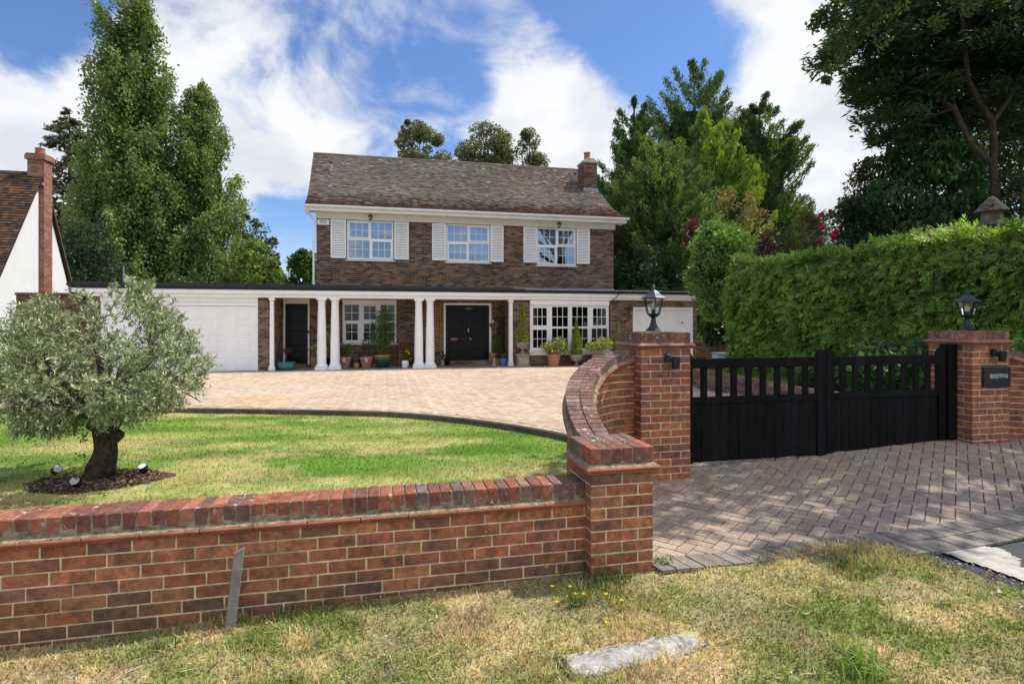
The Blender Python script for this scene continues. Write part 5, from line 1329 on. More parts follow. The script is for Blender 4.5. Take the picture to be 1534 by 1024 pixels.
bush('garden_shrub', 'dark green shrub at the foot of the conifers, just above the right garage roof', 'shrub', 965, 24.5, [(380, 930, 985), (395, 922, 1010), (420, 920, 1030), (445, 920, 1040), (482, 925, 1040)], [(.045, .10, .045), (.06, .125, .05)], 90, 90, .16, .08, 50, clump=.5)
# --- dry climber heap with bare twigs ---
t = bush('dry_shrub', 'tall half dead shrub with bare pale twigs and golden climber on top', 'shrub', 1105, 17.5, [(288, 1072, 1090), (296, 1062, 1150), (315, 1052, 1160), (345, 1050, 1170), (400, 1050, 1175), (482, 1060, 1170)], [(.27, .22, .15), (.22, .18, .12), (.16, .16, .08), (.25, .2, .07)], 95, 60, .10, .04, 51, clump=.26, tip=((.42, .30, .06), .2))
r = random.Random(5); b = MB()
for i in range(70):
    x, y = r.uniform(-.9, .9), r.uniform(-.5, .4); z = r.uniform(2.2, 3.6); d = Vector((r.uniform(-.7, .7) + x * .4, r.uniform(-.3, .3), r.uniform(.3, 1.1))).normalized(); L = r.uniform(.7, 1.7); p = Vector((x, y, z))
    m = p + d * L * .5 + Vector((r.uniform(-.08, .08), 0, r.uniform(-.06, .06))); e = p + d * L + Vector((r.uniform(-.2, .2), 0, -.1)); b.tube([p, m, e], [.012, .008, .003], 4)
    for q in range(3):
        s = m.lerp(e, r.random()); b.tube([s, s + Vector((r.uniform(-.3, .3), r.uniform(-.2, .2), r.uniform(.05, .3)))], [.005, .002], 3)
b.build('bare_twigs', surf('pale_dead_twig', (.42, .37, .33), .9), t, fix=False)
bush('berberis_shrub', 'purple leaved shrub below the dry shrub, above the hedge end', 'shrub', 1155, 15.5, [(345, 1140, 1172), (356, 1130, 1185), (370, 1125, 1190), (400, 1125, 1190)], [(.09, .04, .04), (.07, .05, .035), (.12, .05, .05), (.08, .09, .04)], 38, 50, .07, .045, 52, clump=.22, z0=0)
bush('berberis_shrub', 'small wine red shrub between the conifers and the bright green shrub', 'shrub', 1035, 19.5, [(330, 1028, 1045), (345, 1022, 1052), (375, 1022, 1056)], [(.13, .03, .045), (.09, .03, .035)], 22, 50, .08, .05, 53, clump=.22)
bush('golden_shrub', 'round olive gold shrub beside the roses on the hedge', 'shrub', 1205, 15, [(322, 1190, 1222), (335, 1178, 1238), (352, 1172, 1242), (380, 1172, 1244)], [(.17, .15, .05), (.12, .13, .045), (.20, .17, .06)], 45, 80, .06, .035, 54, clump=.22)
bush('garden_shrub', 'bright fresh green shrub filling the gap between the right garage and the hedge', 'shrub', 1072, 15.6, [(338, 1052, 1085), (355, 1040, 1130), (385, 1030, 1130), (420, 1026, 1125), (455, 1036, 1115), (475, 1048, 1108)], [(.17, .31, .075), (.21, .36, .095), (.12, .24, .065)], 190, 110, .12, .05, 55, clump=.3, jit=.5, tip=((.16, .26, .09), .12))
t = bush('flowering_climber', 'dark leaved climber with cream flowers on the wall right of the right garage', 'climber', 1078, 18.4, [(440, 1050, 1110), (460, 1052, 1112), (490, 1052, 1112), (516, 1056, 1108)], [(.035, .08, .035), (.05, .10, .04)], 110, 60, .12, .08, 56, clump=.25, depth=.3)
r = np.random.default_rng(3); n = 120; P = np.stack([r.uniform(-.5, .6, n), r.uniform(-.75, -.45, n), r.uniform(1.3, 2.3, n)], 1)
leaf_mesh('flowers', P, r.normal(size=(n, 3)), .09, .07, tint((.75, .68, .5), n, r, .15, .1), MT['petal'], t)
t = thing('side_wall', 'low brown wall under the cream flowered climber', 'wall'); b = MB(); x, y = far(1040, 19.6); x2, y2 = far(1130, 18.0); b.prism([(x, y), (x2, y2), (x2 + .1, y2 + .2), (x + .1, y + .2)], 'z', 0, .98); b.build('brickwork', MT['bwall'], t)
t = thing('storage_box', 'pale blue grey storage box behind the gates, beside the hedge end', 'box', (*far(1088, 15.6), 0), -.25)
b = MB(); b.box((-.30, -.28, .1), (.30, .28, .76)); b.build('body', MT['binblue'], t, bevel=.015)
b = MB(); b.box((-.32, -.30, .762), (.32, .30, .80)); b.box((-.1, -.32, .75), (.1, -.301, .79)); b.build('lid', surf('grey_plastic_lid', (.24, .27, .31), .5), t, bevel=.01)

# --- clipped hedge of flat feathery sprays ---
t = thing('hedge', 'tall clipped green conifer hedge along the right side of the drive', 'hedge')
HP = [(8.06, 12.05), (8.62, 9.2), (9.12, 6.5), (9.55, 4.2)]; HZ = (.30, 3.02)
fx = lambda y: np.interp(y, [p[1] for p in HP[::-1]], [p[0] for p in HP[::-1]])
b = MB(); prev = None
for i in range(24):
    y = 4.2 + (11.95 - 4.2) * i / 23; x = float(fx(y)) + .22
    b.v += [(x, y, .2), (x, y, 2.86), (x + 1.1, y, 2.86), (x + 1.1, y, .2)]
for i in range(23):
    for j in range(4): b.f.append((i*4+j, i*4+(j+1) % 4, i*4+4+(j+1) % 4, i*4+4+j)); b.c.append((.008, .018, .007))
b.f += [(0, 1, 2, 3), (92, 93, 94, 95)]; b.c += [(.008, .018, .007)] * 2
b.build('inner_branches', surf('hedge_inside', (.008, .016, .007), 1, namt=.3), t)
def sprays(P, Nn, D, size, C, seed, nleaf=9):
    """each spray is a flat fan of narrow leaflets either side of a midrib"""
    r = np.random.default_rng(seed); n = len(P); D = unit(D); S = unit(np.cross(D, Nn)); out = []
    for j in range(nleaf):
        f = j / (nleaf - 1); side = (1 if j % 2 else -1) * (0 if j == nleaf - 1 else 1); ang = (.95 - .55 * f) * side
        A = D * math.cos(ang) + S * math.sin(ang) + r.normal(0, .12, P.shape)
        ln = size * (.55 - .22 * abs(f - .35)) * (1.0 if side else .7)
        out.append((P + D * (size * (f * .75 - .1))[:, None] + A * (ln * .4)[:, None], A, ln, size * .13, C * r.uniform(.8, 1.2, (n, 1)), Nn))
    return [np.concatenate([np.broadcast_to(o[i], o[0].shape if i in (0, 1, 4, 5) else (n,)) for o in out]) for i in range(6)]
r = np.random.default_rng(77); n1, n2, n3 = 17000, 4600, 1500
y = np.concatenate([4.3 + 7.7 * r.uniform(0, 1, n1) ** .95, r.uniform(4.3, 12, n2)]); bump = lambda y, z: .40 * (fbm(y * 1.2, z * 1.2, 5) - .5) + .34 * (fbm(y * 3.0, z * 3.0, 8) - .5)
z = np.concatenate([HZ[0] + (HZ[1] - HZ[0]) * r.uniform(0, 1, n1), np.full(n2, HZ[1])])
top = np.arange(n1 + n2) >= n1
depth = np.where(top, r.uniform(-.05, 1.1, n1 + n2), r.uniform(-.13, .15, n1 + n2))
roundt = np.where(~top, .30 * ss(2.65, 3.08, z), 0)
X = fx(y) + depth + np.where(top, 0, bump(y, z)) + roundt; z = np.where(top, HZ[1] - .03 + bump(y, X) + r.uniform(-.08, .06, n1 + n2), z)
ye = 12.02 + r.uniform(-.08, .1, n3); ze = HZ[0] + (HZ[1] - HZ[0]) * r.uniform(0, 1, n3); xe = 8.06 + r.uniform(0, 1.1, n3)
P = np.concatenate([np.stack([X, y, z], 1), np.stack([xe, ye, ze], 1)])
nf = np.array([-.97, -.2, .12]); nrm = np.concatenate([np.where(top[:, None], np.array([-.15, 0, 1.]), nf), np.tile([-.2, 1, .1], (n3, 1))]) + r.normal(0, .38, P.shape)
side = np.where(r.uniform(size=len(P)) < .5, 1, -1)[:, None]
D = np.array([-.55, 0, -.55]) + side * np.array([0, .5, 0]) + r.normal(0, .35, P.shape); D[:n1 + n2][top] = np.array([-.35, 0, .45]) + r.normal(0, .55, (n2, 3))
tone = np.concatenate([fbm(y * .9, z * 1.3, 15), fbm(xe, ze, 15)])
C = np.array([.09, .20, .03]) * (1 - tone[:, None]) + np.array([.30, .48, .075]) * tone[:, None]
C = C * r.uniform(.45, 1.6, (len(P), 1)); inner = r.uniform(size=len(P)) < .22; C[inner] *= .38  # deeper sprays coloured darker, painting the shadow inside the hedge
br_ = r.uniform(size=len(P)) < .035; C[br_] = np.array([.15, .12, .06])
topk = np.concatenate([top, np.zeros(n3, bool)]); C[topk] = C[topk] * 1.3 + np.array([.05, .05, .035])  # sunlight on the hedge top painted in as a paler leaf colour
P[:len(X)][:, 0] += np.concatenate([inner[:n1 + n2]]) * .12
s = sprays(P, nrm, D, r.uniform(.09, .24, len(P)), C, 3, 7)
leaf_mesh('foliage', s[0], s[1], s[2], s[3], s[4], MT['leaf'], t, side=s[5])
b = MB(); q = random.Random(2)
for i in range(26):
    yy = q.uniform(6.2, 11.5); zz = q.uniform(1.0, 2.9); xx = float(fx(yy)) - .02; b.tube([(xx + .15, yy, zz - .05), (xx - .02, yy + q.uniform(-.1, .1), zz), (xx - .08, yy + q.uniform(-.25, .25), zz + q.uniform(-.25, .2))], [.008, .006, .003], 4)
b.build('twigs', MT['pinebark'], t, fix=False)
# laurel and bindweed leaves behind the right leaf of the gate
bush('laurel_shrub', 'broad leaved laurel shrub behind the right gate leaf, at the foot of the hedge', 'shrub', 1340, 9.0, [(512, 1340, 1395), (525, 1295, 1410), (545, 1270, 1420), (575, 1262, 1425), (600, 1258, 1425)], [(.08, .17, .055), (.11, .22, .07), (.06, .13, .045)], 80, 34, .12, .075, 57, clump=.22, jit=.9)
bush('laurel_shrub', 'dark low shrub behind the left gate leaf under the hedge', 'shrub', 1225, 9.9, [(560, 1195, 1255), (575, 1190, 1270), (600, 1195, 1275)], [(.03, .06, .02), (.05, .10, .03)], 40, 40, .10, .05, 58, clump=.2)
# --- roses ---
t = bush('rose_bush', 'rose bush with deep pink blooms standing above the hedge', 'shrub', 1238, 12.2, [(322, 1236, 1262), (335, 1218, 1262), (350, 1210, 1264), (375, 1212, 1262), (482, 1225, 1250)], [(.12, .19, .05), (.09, .15, .04)], 34, 40, .06, .04, 60, clump=.2, trunk=.02)
kk = PXM(12.2); x0, y0 = far(1238, 12.2)
for px, py, sz in ((1231, 322, .07), (1244, 316, .055), (1232, 340, .075), (1248, 352, .085), (1253, 347, .07), (1250, 357, .06), (1225, 360, .05), (1234, 361, .05)):
    fx_, fy_ = far(px, 11.85); fz = CAMZ + (HOR - py) * 11.85 / FPX; sz *= 1.45; n = 30; d = unit(r.normal(size=(n, 3)))
    leaf_mesh('rose_bloom', np.array([fx_ - x0, fy_ - y0 , fz]) * np.array([1, 1, 1]) + d * sz * .45, np.cross(d, r.normal(size=(n, 3))), sz * .9, sz * .8, tint((.52, .03, .09), n, r, .3, .08), MT['petal'], t, side=d)
# --- trees to the right, behind the hedge ---
bush('photinia_shrub', 'shrub with red and copper leaves left of the ivy covered tree', 'shrub', 1290, 15.5, [(238, 1296, 1312), (255, 1270, 1318), (275, 1268, 1322), (300, 1255, 1320), (330, 1250, 1320), (370, 1250, 1320)], [(.14, .07, .05), (.19, .06, .045), (.09, .13, .045), (.07, .14, .04)], 75, 42, .10, .055, 61, clump=.28, trunk=.05)
bush('garden_shrub', 'dark green shrub at the foot of the copper leaved shrub, behind the hedge', 'shrub', 1290, 14, [(295, 1262, 1310), (310, 1250, 1330), (340, 1248, 1340), (380, 1250, 1340)], [(.03, .075, .022), (.045, .10, .03)], 80, 60, .10, .055, 62, clump=.28)
t = bush('ivy_covered_tree', 'broad dark tree smothered in hanging ivy behind the hedge', 'tree', 1385, 14.6, [(188, 1350, 1400), (205, 1330, 1440), (240, 1312, 1470), (290, 1306, 1482), (330, 1300, 1482), (380, 1305, 1480), (482, 1360, 1410)], [(.06, .15, .036), (.085, .19, .046), (.046, .11, .03), (.12, .21, .045)], 340, 95, .12, .07, 63, clump=.34, droop=1.1, outw=.3, trunk=.2)
bush('garden_tree', 'shadowed tree mass behind the birdhouse at the right edge', 'tree', 1560, 19, [(120, 1440, 1680), (200, 1430, 1700), (300, 1450, 1700), (400, 1460, 1700)], [(.014, .028, .012), (.02, .04, .014), (.05, .07, .015)], 200, 70, .2, .1, 64, 'dleaf', clump=.6, trunk=.2)
bush('garden_shrub', 'yellowish leafy shrub behind the birdhouse at the right edge', 'shrub', 1525, 13, [(262, 1500, 1550), (290, 1490, 1570), (330, 1485, 1580), (380, 1490, 1580)], [(.03, .05, .015), (.10, .10, .02), (.025, .045, .015)], 50, 40, .09, .05, 65, clump=.25)
# pine: one trunk forking into two limbs, layered dark plates of foliage
Zc = 13.2; x, y = far(1492, Zc); k = PXM(Zc)
t = thing('pine_tree', 'huge dark pine with a forked trunk and layered branches at the top right', 'tree', (x, y, 0))
def pp(px, py, dz=0):
    X, Y = far(px, Zc + dz); return Vector((X - x, Y - y, CAMZ + (HOR - py) * (Zc + dz) / FPX))
b = MB()
b.tube([pp(1498, 520), pp(1494, 330), pp(1490, 280), pp(1488, 243)], [.12, .10, .09, .085], 12)
b.tube([pp(1488, 246), pp(1470, 232), pp(1452, 212), pp(1440, 185), pp(1430, 162), pp(1405, 110, .5), pp(1370, 40, 1)], [.072, .065, .06, .056, .05, .035, .02], 10)
b.tube([pp(1488, 246), pp(1489, 215), pp(1486, 180), pp(1470, 158), pp(1450, 120, -.3), pp(1440, 20, -.5), pp(1430, -80, -.5)], [.075, .07, .066, .06, .05, .04, .02], 10)
b.tube([pp(1486, 185), pp(1510, 150), pp(1540, 80, .5), pp(1560, -40, .5)], [.055, .05, .04, .02], 8)
PLATES = [(1300, 75, 95), (1330, 40, 100), (1340, 110, 90), (1330, 150, 70), (1345, 170, 62), (1360, 120, 90), (1395, 60, 110), (1410, 140, 85), (1440, 30, 120), (1460, 100, 100), (1500, 60, 110), (1500, 140, 90), (1540, 20, 120), (1560, 110, 110), (1350, -20, 110), (1420, -60, 130), (1520, -60, 130), (1600, 60, 120), (1620, -20, 130), (1470, 175, 60), (1390, 180, 60), (1330, 198, 34), (1540, 180, 80), (1590, 160, 90), (1370, 10, 90), (1310, 108, 60), (1385, 150, 80), (1430, 80, 120), (1480, 10, 120), (1530, 90, 120), (1330, 5, 60)]
r = np.random.default_rng(91); Ps, As, Cs = [], [], []
for (px, py, w) in PLATES:
    for rep in range(3):
        dz = r.uniform(-.6, 2.6) if py < 105 else r.uniform(-.2, 3.2); c = np.array(pp(px + r.normal(0, 8), py + r.normal(0, 9), dz)); R_ = w * k
        n = int(950 * (w / 100) ** 1.5); q = r.uniform(0, 1, n) ** .6; a = r.uniform(0, 2 * PI, n)
        p = np.stack([np.cos(a) * q * R_ * .85, np.sin(a) * q * R_ * .85, r.normal(0, .10, n) - .12 * q * q * R_], 1)
        lump = vnoise(p[:, 0] * 2.2 + px, p[:, 1] * 2.2 + py, rep); keep = lump > .40; p = p[keep]; a = a[keep]
        Ps.append(p + c); As.append(np.stack([np.cos(a), np.sin(a), r.normal(0, .25, len(a))], 1) + r.normal(0, .45, (len(a), 3)))
        Cs.append(np.array([.03, .05, .02]) * r.uniform(.5, 1.7) * r.uniform(.6, 1.5, (len(a), 1)))
        if rep == 0:
            s = min((pp(1430, 162), pp(1440, 20), pp(1540, 80), pp(1480, 170), pp(1370, 40)), key=lambda v: (v - Vector(c)).length)
            b.tube([s, s.lerp(Vector(c), .5) + Vector((0, 0, .1)), Vector(c)], [.045, .03, .012], 5)
b.build('trunk', MT['pinebark'], t, smooth=True, fix=False)
Ps, As, Cs = np.concatenate(Ps), np.concatenate(As), np.concatenate(Cs)
leaf_mesh('crown', Ps, As, .20 * r.uniform(.6, 1.4, len(Ps)), .055, Cs, MT['dleaf'], t)
# slim bare trunk beside it
t = thing('slim_tree', 'slim brown trunk at the far right edge behind the hedge', 'tree', (*far(1532, 15), 0)); b = MB(); b.tube([(0, 0, 0), (.02, 0, 3), (-.05, 0, 6)], [.07, .06, .04], 8); b.build('trunk', MT['pinebark'], t, smooth=True)
# oak overhanging the gateway: trunk stands beyond the right edge, low limbs hang into view
ox, oy = 11.3, 6.4
t = thing('oak_tree', 'oak with light green leaves, its outer branches hanging in at the top right', 'tree', (ox, oy, 0))
b = MB(); b.tube([(0, 0, -.2), (.05, .1, 2.5), (-.1, .1, 5), (-.3, .3, 8.5)], [.36, .3, .25, .12], 12)
r = np.random.default_rng(19); cl = []
def O(px, py, Zc):
    X, Y = far(px, Zc); return Vector((X - ox, Y - oy, CAMZ + (HOR - py) * Zc / FPX))
limbs = [[Vector((-.1, .1, 5)), O(1480, -160, 8.8), O(1380, -70, 9), O(1300, -15, 9.1), O(1255, 30, 9.1), O(1225, 38, 9.1)],
         [Vector((-.2, .2, 6)), O(1420, -120, 8.2), O(1330, -40, 8.6), O(1300, 25, 8.7), O(1268, 60, 8.8), O(1244, 118, 8.8)],
         [Vector((-.1, .1, 5)), O(1560, -120, 7.6), O(1470, -40, 7.6), O(1440, 5, 7.6), O(1408, 30, 7.6)],
         [Vector((-.1, .1, 5)), O(1500, -90, 7.8), O(1460, -30, 7.4), O(1445, -2, 7.4)]]
for L_ in limbs: b.tube(L_, [.09] + [.021 * (1 - i / len(L_)) + .004 for i in range(1, len(L_))], 6)
for (px, py, Zc, w, n) in ((1225, 34, 9.1, 16, 70), (1240, 22, 9.1, 20, 100), (1258, 42, 9.1, 24, 120), (1250, 66, 9., 18, 70), (1280, 10, 9.1, 30, 150), (1285, 45, 9., 26, 110), (1300, 22, 8.9, 26, 110), (1262, 88, 8.9, 12, 35), (1244, 100, 8.8, 10, 28), (1240, 118, 8.8, 9, 30), (1320, 5, 9., 30, 120), (1268, 70, 8.9, 14, 40), (1320, 60, 8.8, 16, 30), (1405, 34, 7.6, 13, 60), (1450, 2, 7.4, 22, 80), (1345, -20, 8.8, 40, 140), (1290, -25, 9, 40, 160), (1228, 26, 9.1, 12, 40)):
    c = np.array(O(px, py, Zc)); R_ = w * Zc / FPX; cl.append((c, R_, n))
for i in range(56):
    a = r.uniform(0, 2 * PI); q = r.uniform(0, 1) ** .5 * 4.4; c = np.array([-1.3 + q * .68 * math.cos(a), -.2 + q * .36 * math.sin(a), 8.9 + 1.5 * r.normal() * (1 - q / 6)]); c[2] = max(c[2], 7.15)
    cl.append((c, r.uniform(.45, .85), 60))
    s = Vector((-.2, .2, 6.5 + r.uniform(-1, 1.5))); b.tube([s, s.lerp(Vector(c), .55) + Vector((0, 0, .2)), Vector(c)], [.07, .04, .01], 5)
b.build('trunk', MT['pinebark'], t, smooth=True, fix=False)
P, A, C = [], [], []
for c, R_, n in cl:
    d = unit(r.normal(size=(n, 3))); P.append(c + d * (R_ * r.uniform(.2, 1, n) ** .6)[:, None]); A.append(d * .5 + r.normal(0, .6, (n, 3)) + np.array([0, 0, -.3])); C.append(tint((.075, .125, .028), n, r, .4, .1))
P, A, C = map(np.concatenate, (P, A, C)); big = P[:, 2] > 6.9
leaf_mesh('crown', P, A, np.where(big, .2, .095) * r.uniform(.7, 1.3, len(P)), np.where(big, .13, .055), C, MT['leaf'], t)
# --- birdhouse on the hedge ---
bx, by = far(1486, 9.6); t = thing('birdhouse', 'rustic bark birdhouse with conical thatched roof above the hedge', 'birdhouse', (bx, by, 0)); z = CAMZ + (HOR - 332) * 9.6 / FPX
b = MB(); b.lathe([(.14, z - .06), (.15, z), (.15, z + .16), (.155, z + .24)], (0, 0, 0), 14, jit=.05); b.build('body', MT['barkwood'], t)
b = MB(); b.lathe([(.235, z + .15), (.24, z + .17), (.17, z + .26), (.165, z + .27), (.09, z + .36), (.085, z + .37), (.02, z + .43)], (0, 0, 0), 16, jit=.05); b.build('roof', MT['thatch'], t)
b = MB(); b.box((.23, .05, z - .1), (.27, .09, z + .2)); b.box((.27, .06, z + .06), (.36, .09, z + .14)); b.tube([(0, 0, 0), (0, 0, z - .06)], .05, 8); b.build('post', MT['pinebark'], t)

# --- olive tree in its mulch bed ---
ox, oy, oz = -2.84, 6.68, .03
t = thing('olive_tree', 'small silvery olive tree with thick gnarled trunk in the lawn', 'tree', (ox, oy, oz))
u = Vector((CS, -SN, 0)); v = Vector((SN, CS, 0))
def ol(a, z, d=0): return u * a + v * d + Vector((0, 0, z))
b = MB(); r = random.Random(12)
def gnarl(pts, rads, n=14, amp=.14):
    base = len(b.v); k = len(pts)
    for i, p in enumerate(pts):
        for j in range(n):
            an = 2 * PI * j / n; rr2 = rads[i] * (1 + amp * math.sin(3 * an + i * .7) + amp * .8 * (vnoise(j * .9, i * .8, 3) - .5) * 2)
            b.v.append(tuple(p + u * math.cos(an) * rr2 + v * math.sin(an) * rr2 + Vector((0, 0, r.uniform(-.006, .006)))))
    for i in range(k - 1):
        for j in range(n): b.f.append((base+i*n+j, base+i*n+(j+1) % n, base+(i+1)*n+(j+1) % n, base+(i+1)*n+j)); b.c.append((1, 1, 1))
zs = np.linspace(-.08, .66, 16); gnarl([ol(-.03 + .11 * (z / .66) + .015 * math.sin(z * 9), z) for z in zs], [.13 - .022 * min(max(z, 0) / .2, 1) + .012 * math.sin(z * 14) + (.03 if z > .55 else 0) for z in zs])
gnarl([ol(.12, .36), ol(.155, .42), ol(.165, .47), ol(.13, .53)], [.03, .062, .06, .02], 10)
gnarl([ol(-.10, .50), ol(-.13, .54), ol(-.11, .58)], [.03, .045, .02], 8)
limbs = []
for a, d, zt, rad in ((-.55, .1, 1.05, .05), (-.3, -.35, 1.15, .045), (.35, -.1, 1.1, .065), (.25, .4, 1.2, .045), (-.15, .35, 1.25, .045), (.02, -.1, 1.4, .05), (.6, .2, .95, .035), (-.8, -.1, .85, .035), (.4, -.45, .95, .035), (-.5, -.5, .9, .035)):
    p0 = ol(.05 + .06 * (1 if a > 0 else -1), .58); p2 = ol(a, zt, d); m = p0.lerp(p2, .5) + Vector((0, 0, .05)); gnarl([p0, p0.lerp(m, .5), m, m.lerp(p2, .5), p2], [rad * 1.5, rad * 1.2, rad, rad * .8, rad * .55], 8, .1); limbs.append((m, p2))
b.build('trunk', MT['bark'], t, smooth=True, fix=True)
r = np.random.default_rng(33); U, Vv = np.array(u), np.array(v); tw = MB(); P, A, C = [], [], []
k = 5.9 / FPX; ocx = 157
rowz = [(428, 195, 225), (445, 80, 240), (470, 40, 262), (500, 8, 286), (530, -18, 304), (560, -25, 318), (585, -22, 300), (605, -12, 262), (618, 15, 205), (630, 35, 110)]
zz = np.array([CAMZ + (HOR - q[0]) * k - oz for q in rowz][::-1]); lo = np.array([(q[1] - ocx) * k for q in rowz][::-1]); hi = np.array([(q[2] - ocx) * k for q in rowz][::-1])
shoots = 3300
for i in range(shoots):
    h = np.interp(r.uniform(), np.cumsum(hi - lo) / (hi - lo).sum(), zz); a0, a1 = np.interp(h, zz, lo), np.interp(h, zz, hi)
    an = r.uniform(0, 2 * PI); q = r.uniform(.15, 1) ** .5; ac, hw = (a0 + a1) / 2, (a1 - a0) / 2
    c = U * (ac + hw * .93 * q * math.cos(an)) + Vv * (hw * .85 * q * math.sin(an)) + np.array([0, 0, h])
    if vnoise((ac + hw * q * math.cos(an)) * 3.1 + 5, h * 3.3 + hw * q * math.sin(an) * 2.2, 4) < .47 and r.uniform() < .9: continue
    out = unit((c - np.array([0, 0, .9]))[None])[0]; d = unit((out * .7 + np.array([0, 0, .55 if h > 1.0 else -.35]) + r.normal(0, .45, 3))[None])[0]
    L_ = r.uniform(.12, .26) * (1.25 if h > 1.3 else 1); n = int(r.integers(14, 24)); f = r.uniform(0, 1, n)[:, None]
    sag = np.array([0, 0, -.06]) * f ** 2; P_ = c + d * (f - .4) * L_ + sag; side = unit(np.cross(np.tile(d, (n, 1)), r.normal(size=(n, 3)))); A_ = unit(np.tile(d, (n, 1)) * .75 + side)
    P.append(P_ + A_ * .022); A.append(A_); tone = r.uniform(.75, 1.25); pale = (r.uniform(size=(n, 1)) < .46)
    C.append(np.where(pale, np.array([.54, .57, .41]), np.array([.24, .31, .125])) * tone * r.uniform(.7, 1.3, (n, 1)))
    if i % 2 == 0: tw.tube([c - d * .5 * L_, c + d * .1 * L_, c + d * .6 * L_ + sag[0]], [.005, .003, .0015], 3)
for m, p2 in limbs:
    for j in range(7):
        e = p2 + Vector(r.normal(0, .17, 3)) + Vector((0, 0, .12)); tw.tube([m.lerp(p2, r.uniform(.4, 1)), p2.lerp(e, .5), e], [.014, .009, .004], 5)
tw.build('branches', MT['paleb'], t, fix=False)
P, A, C = map(np.concatenate, (P, A, C))
leaf_mesh('crown', P, A, .056 * r.uniform(.65, 1.3, len(P)), .0135 * r.uniform(.8, 1.25, len(P)), C, MT['olive'], t)
# epicormic sprigs on the trunk
n = 46; c = np.array([np.array(ol(-.15, .42)), np.array(ol(-.17, .22)), np.array(ol(-.12, .62))])[r.integers(0, 3, n)] + r.normal(0, .03, (n, 3)) - U * .03
leaf_mesh('sprigs', c, r.normal(size=(n, 3)) - U, .045, .016, tint((.08, .13, .05), n, r), MT['olive'], t)
b = MB(); P = []
for i in range(40):
    an = 2 * PI * i / 40; q = 1 + .14 * math.sin(3 * an + 1) + .08 * math.sin(7 * an); P.append((MULCH[0] + MULCH[2] * q * math.cos(an) * .98, MULCH[1] + MULCH[3] * q * math.sin(an) * .98))
b.prism(P, 'z', -.05, .036); tag(b.build('mulch_bed', MT['mulch']), kind='structure')
b = MB(); q = random.Random(4)
for i in range(1500):
    an = q.uniform(0, 2 * PI); s = q.random() ** .5 * 1.02; c = q.choice([(.06, .035, .025), (.11, .06, .035), (.17, .10, .06), (.30, .21, .12), (.045, .03, .025)])
    b.cbox((MULCH[0] + MULCH[2] * s * math.cos(an), MULCH[1] + MULCH[3] * s * math.sin(an), .04 + q.uniform(0, .012)), (q.uniform(.02, .06), q.uniform(.008, .02), .005), (q.uniform(-.4, .4), q.uniform(-.4, .4), q.uniform(0, PI)), c)
tag(b.build('mulch', MT['chip'], fix=False), 'brown bark chips round the foot of the olive tree', 'mulch', kind='stuff')
def bedlight(label, px, py, yaw, tilt, face):
    Zc = FPX * (CAMZ - .06) / (py + 4 - HOR); x, y = far(px, Zc); t = thing('garden_spotlight', label, 'spotlight', (x, y, .03), yaw, 'garden spotlights round the olive tree')
    b = MB(); M = Matrix.Translation((0, 0, .07)) @ Matrix.Rotation(tilt, 4, 'X')
    q = MB(); q.lathe([(.025, -.05), (.042, -.03), (.046, .03), (.046, .036)], (0, 0, 0), 14); b.v = [tuple(M @ Vector(p)) for p in q.v]; b.f = q.f; b.c = q.c; b.tube([(0, 0, -.05), (0, 0, .05)], .008, 6); b.build('housing', MT['blackmetal'], t, smooth=True)
    q = MB(); q.lathe([(.04, .0365), (.04, .039)], (0, 0, 0), 14); b = MB(); b.v = [tuple(M @ Vector(p)) for p in q.v]; b.f = q.f; b.c = q.c; b.build('lens', MT['spotface'] if face else MT['lampglass'], t); return t
bedlight('garden spotlight with white face, left of the olive trunk', 84, 705, .9, 1.1, 1); bedlight('garden spotlight with white face, right of the olive trunk', 215, 703, -.4, .55, 1); bedlight('black garden spotlight lying in front of the olive trunk', 114, 724, PI, -.9, 0)

# --- pots and plants along the house front ---
def lathe_pot(name, mat, prof, parent, cols=None, n=26):
    b = MB(); b.lathe(prof, (0, 0, 0), n, cols=cols); return b.build(name, mat, parent, smooth=True)
def foliage(parent, seed, c, rad, n, L, W, cols, mat='leaf', zs=1., droop=0, tip=None, name='foliage', shell=.3):
    r = np.random.default_rng(seed); d = unit(r.normal(size=(n, 3))); P = np.array(c) + d * (rad * (shell + (1 - shell) * r.uniform(0, 1, n)) * (.8 + .35 * vnoise(d[:, 0] * 3 + seed, d[:, 2] * 3)))[:, None] * np.array([1, 1, zs])
    A = d + r.normal(0, .6, (n, 3)); A[:, 2] -= droop; C = np.array(cols)[r.integers(0, len(cols), n)] * r.uniform(.7, 1.3, (n, 1))
    if tip is not None: m = r.uniform(size=n) < tip[1]; C[m] = np.array(tip[0])
    return leaf_mesh(name, P, A, L * r.uniform(.6, 1.4, n), W * r.uniform(.6, 1.4, n), C, MT[mat], parent)
def cone_fol(parent, seed, z0, h, r0, n, cols, name='foliage'):
    r = np.random.default_rng(seed); t = r.uniform(0, 1, n) ** 1.5; a = r.uniform(0, 2 * PI, n); q = r0 * np.interp(t, [0, .12, .35, 1], [.75, 1, .85, .04]) * r.uniform(.6, 1.06, n) * (.9 + .2 * vnoise(a * 2, t * 8, seed))
    P = np.stack([q * np.cos(a), q * np.sin(a), z0 + h * t], 1); A = np.stack([np.cos(a) * .5, np.sin(a) * .5, np.ones(n)], 1) + r.normal(0, .35, (n, 3))
    C = np.array(cols)[r.integers(0, len(cols), n)] * r.uniform(.7, 1.3, (n, 1)); return leaf_mesh(name, P, A, .075, .028, C, MT['leaf'], parent)
TP_ = lambda r0, r1, h: [(r0, 0), (r0 + (r1 - r0) * .75, h * .72), (r0 + (r1 - r0) * .8, h * .78), (r1, h * .79), (r1 * 1.02, h), (r1 * .9, h), (r1 * .86, h * .9)]
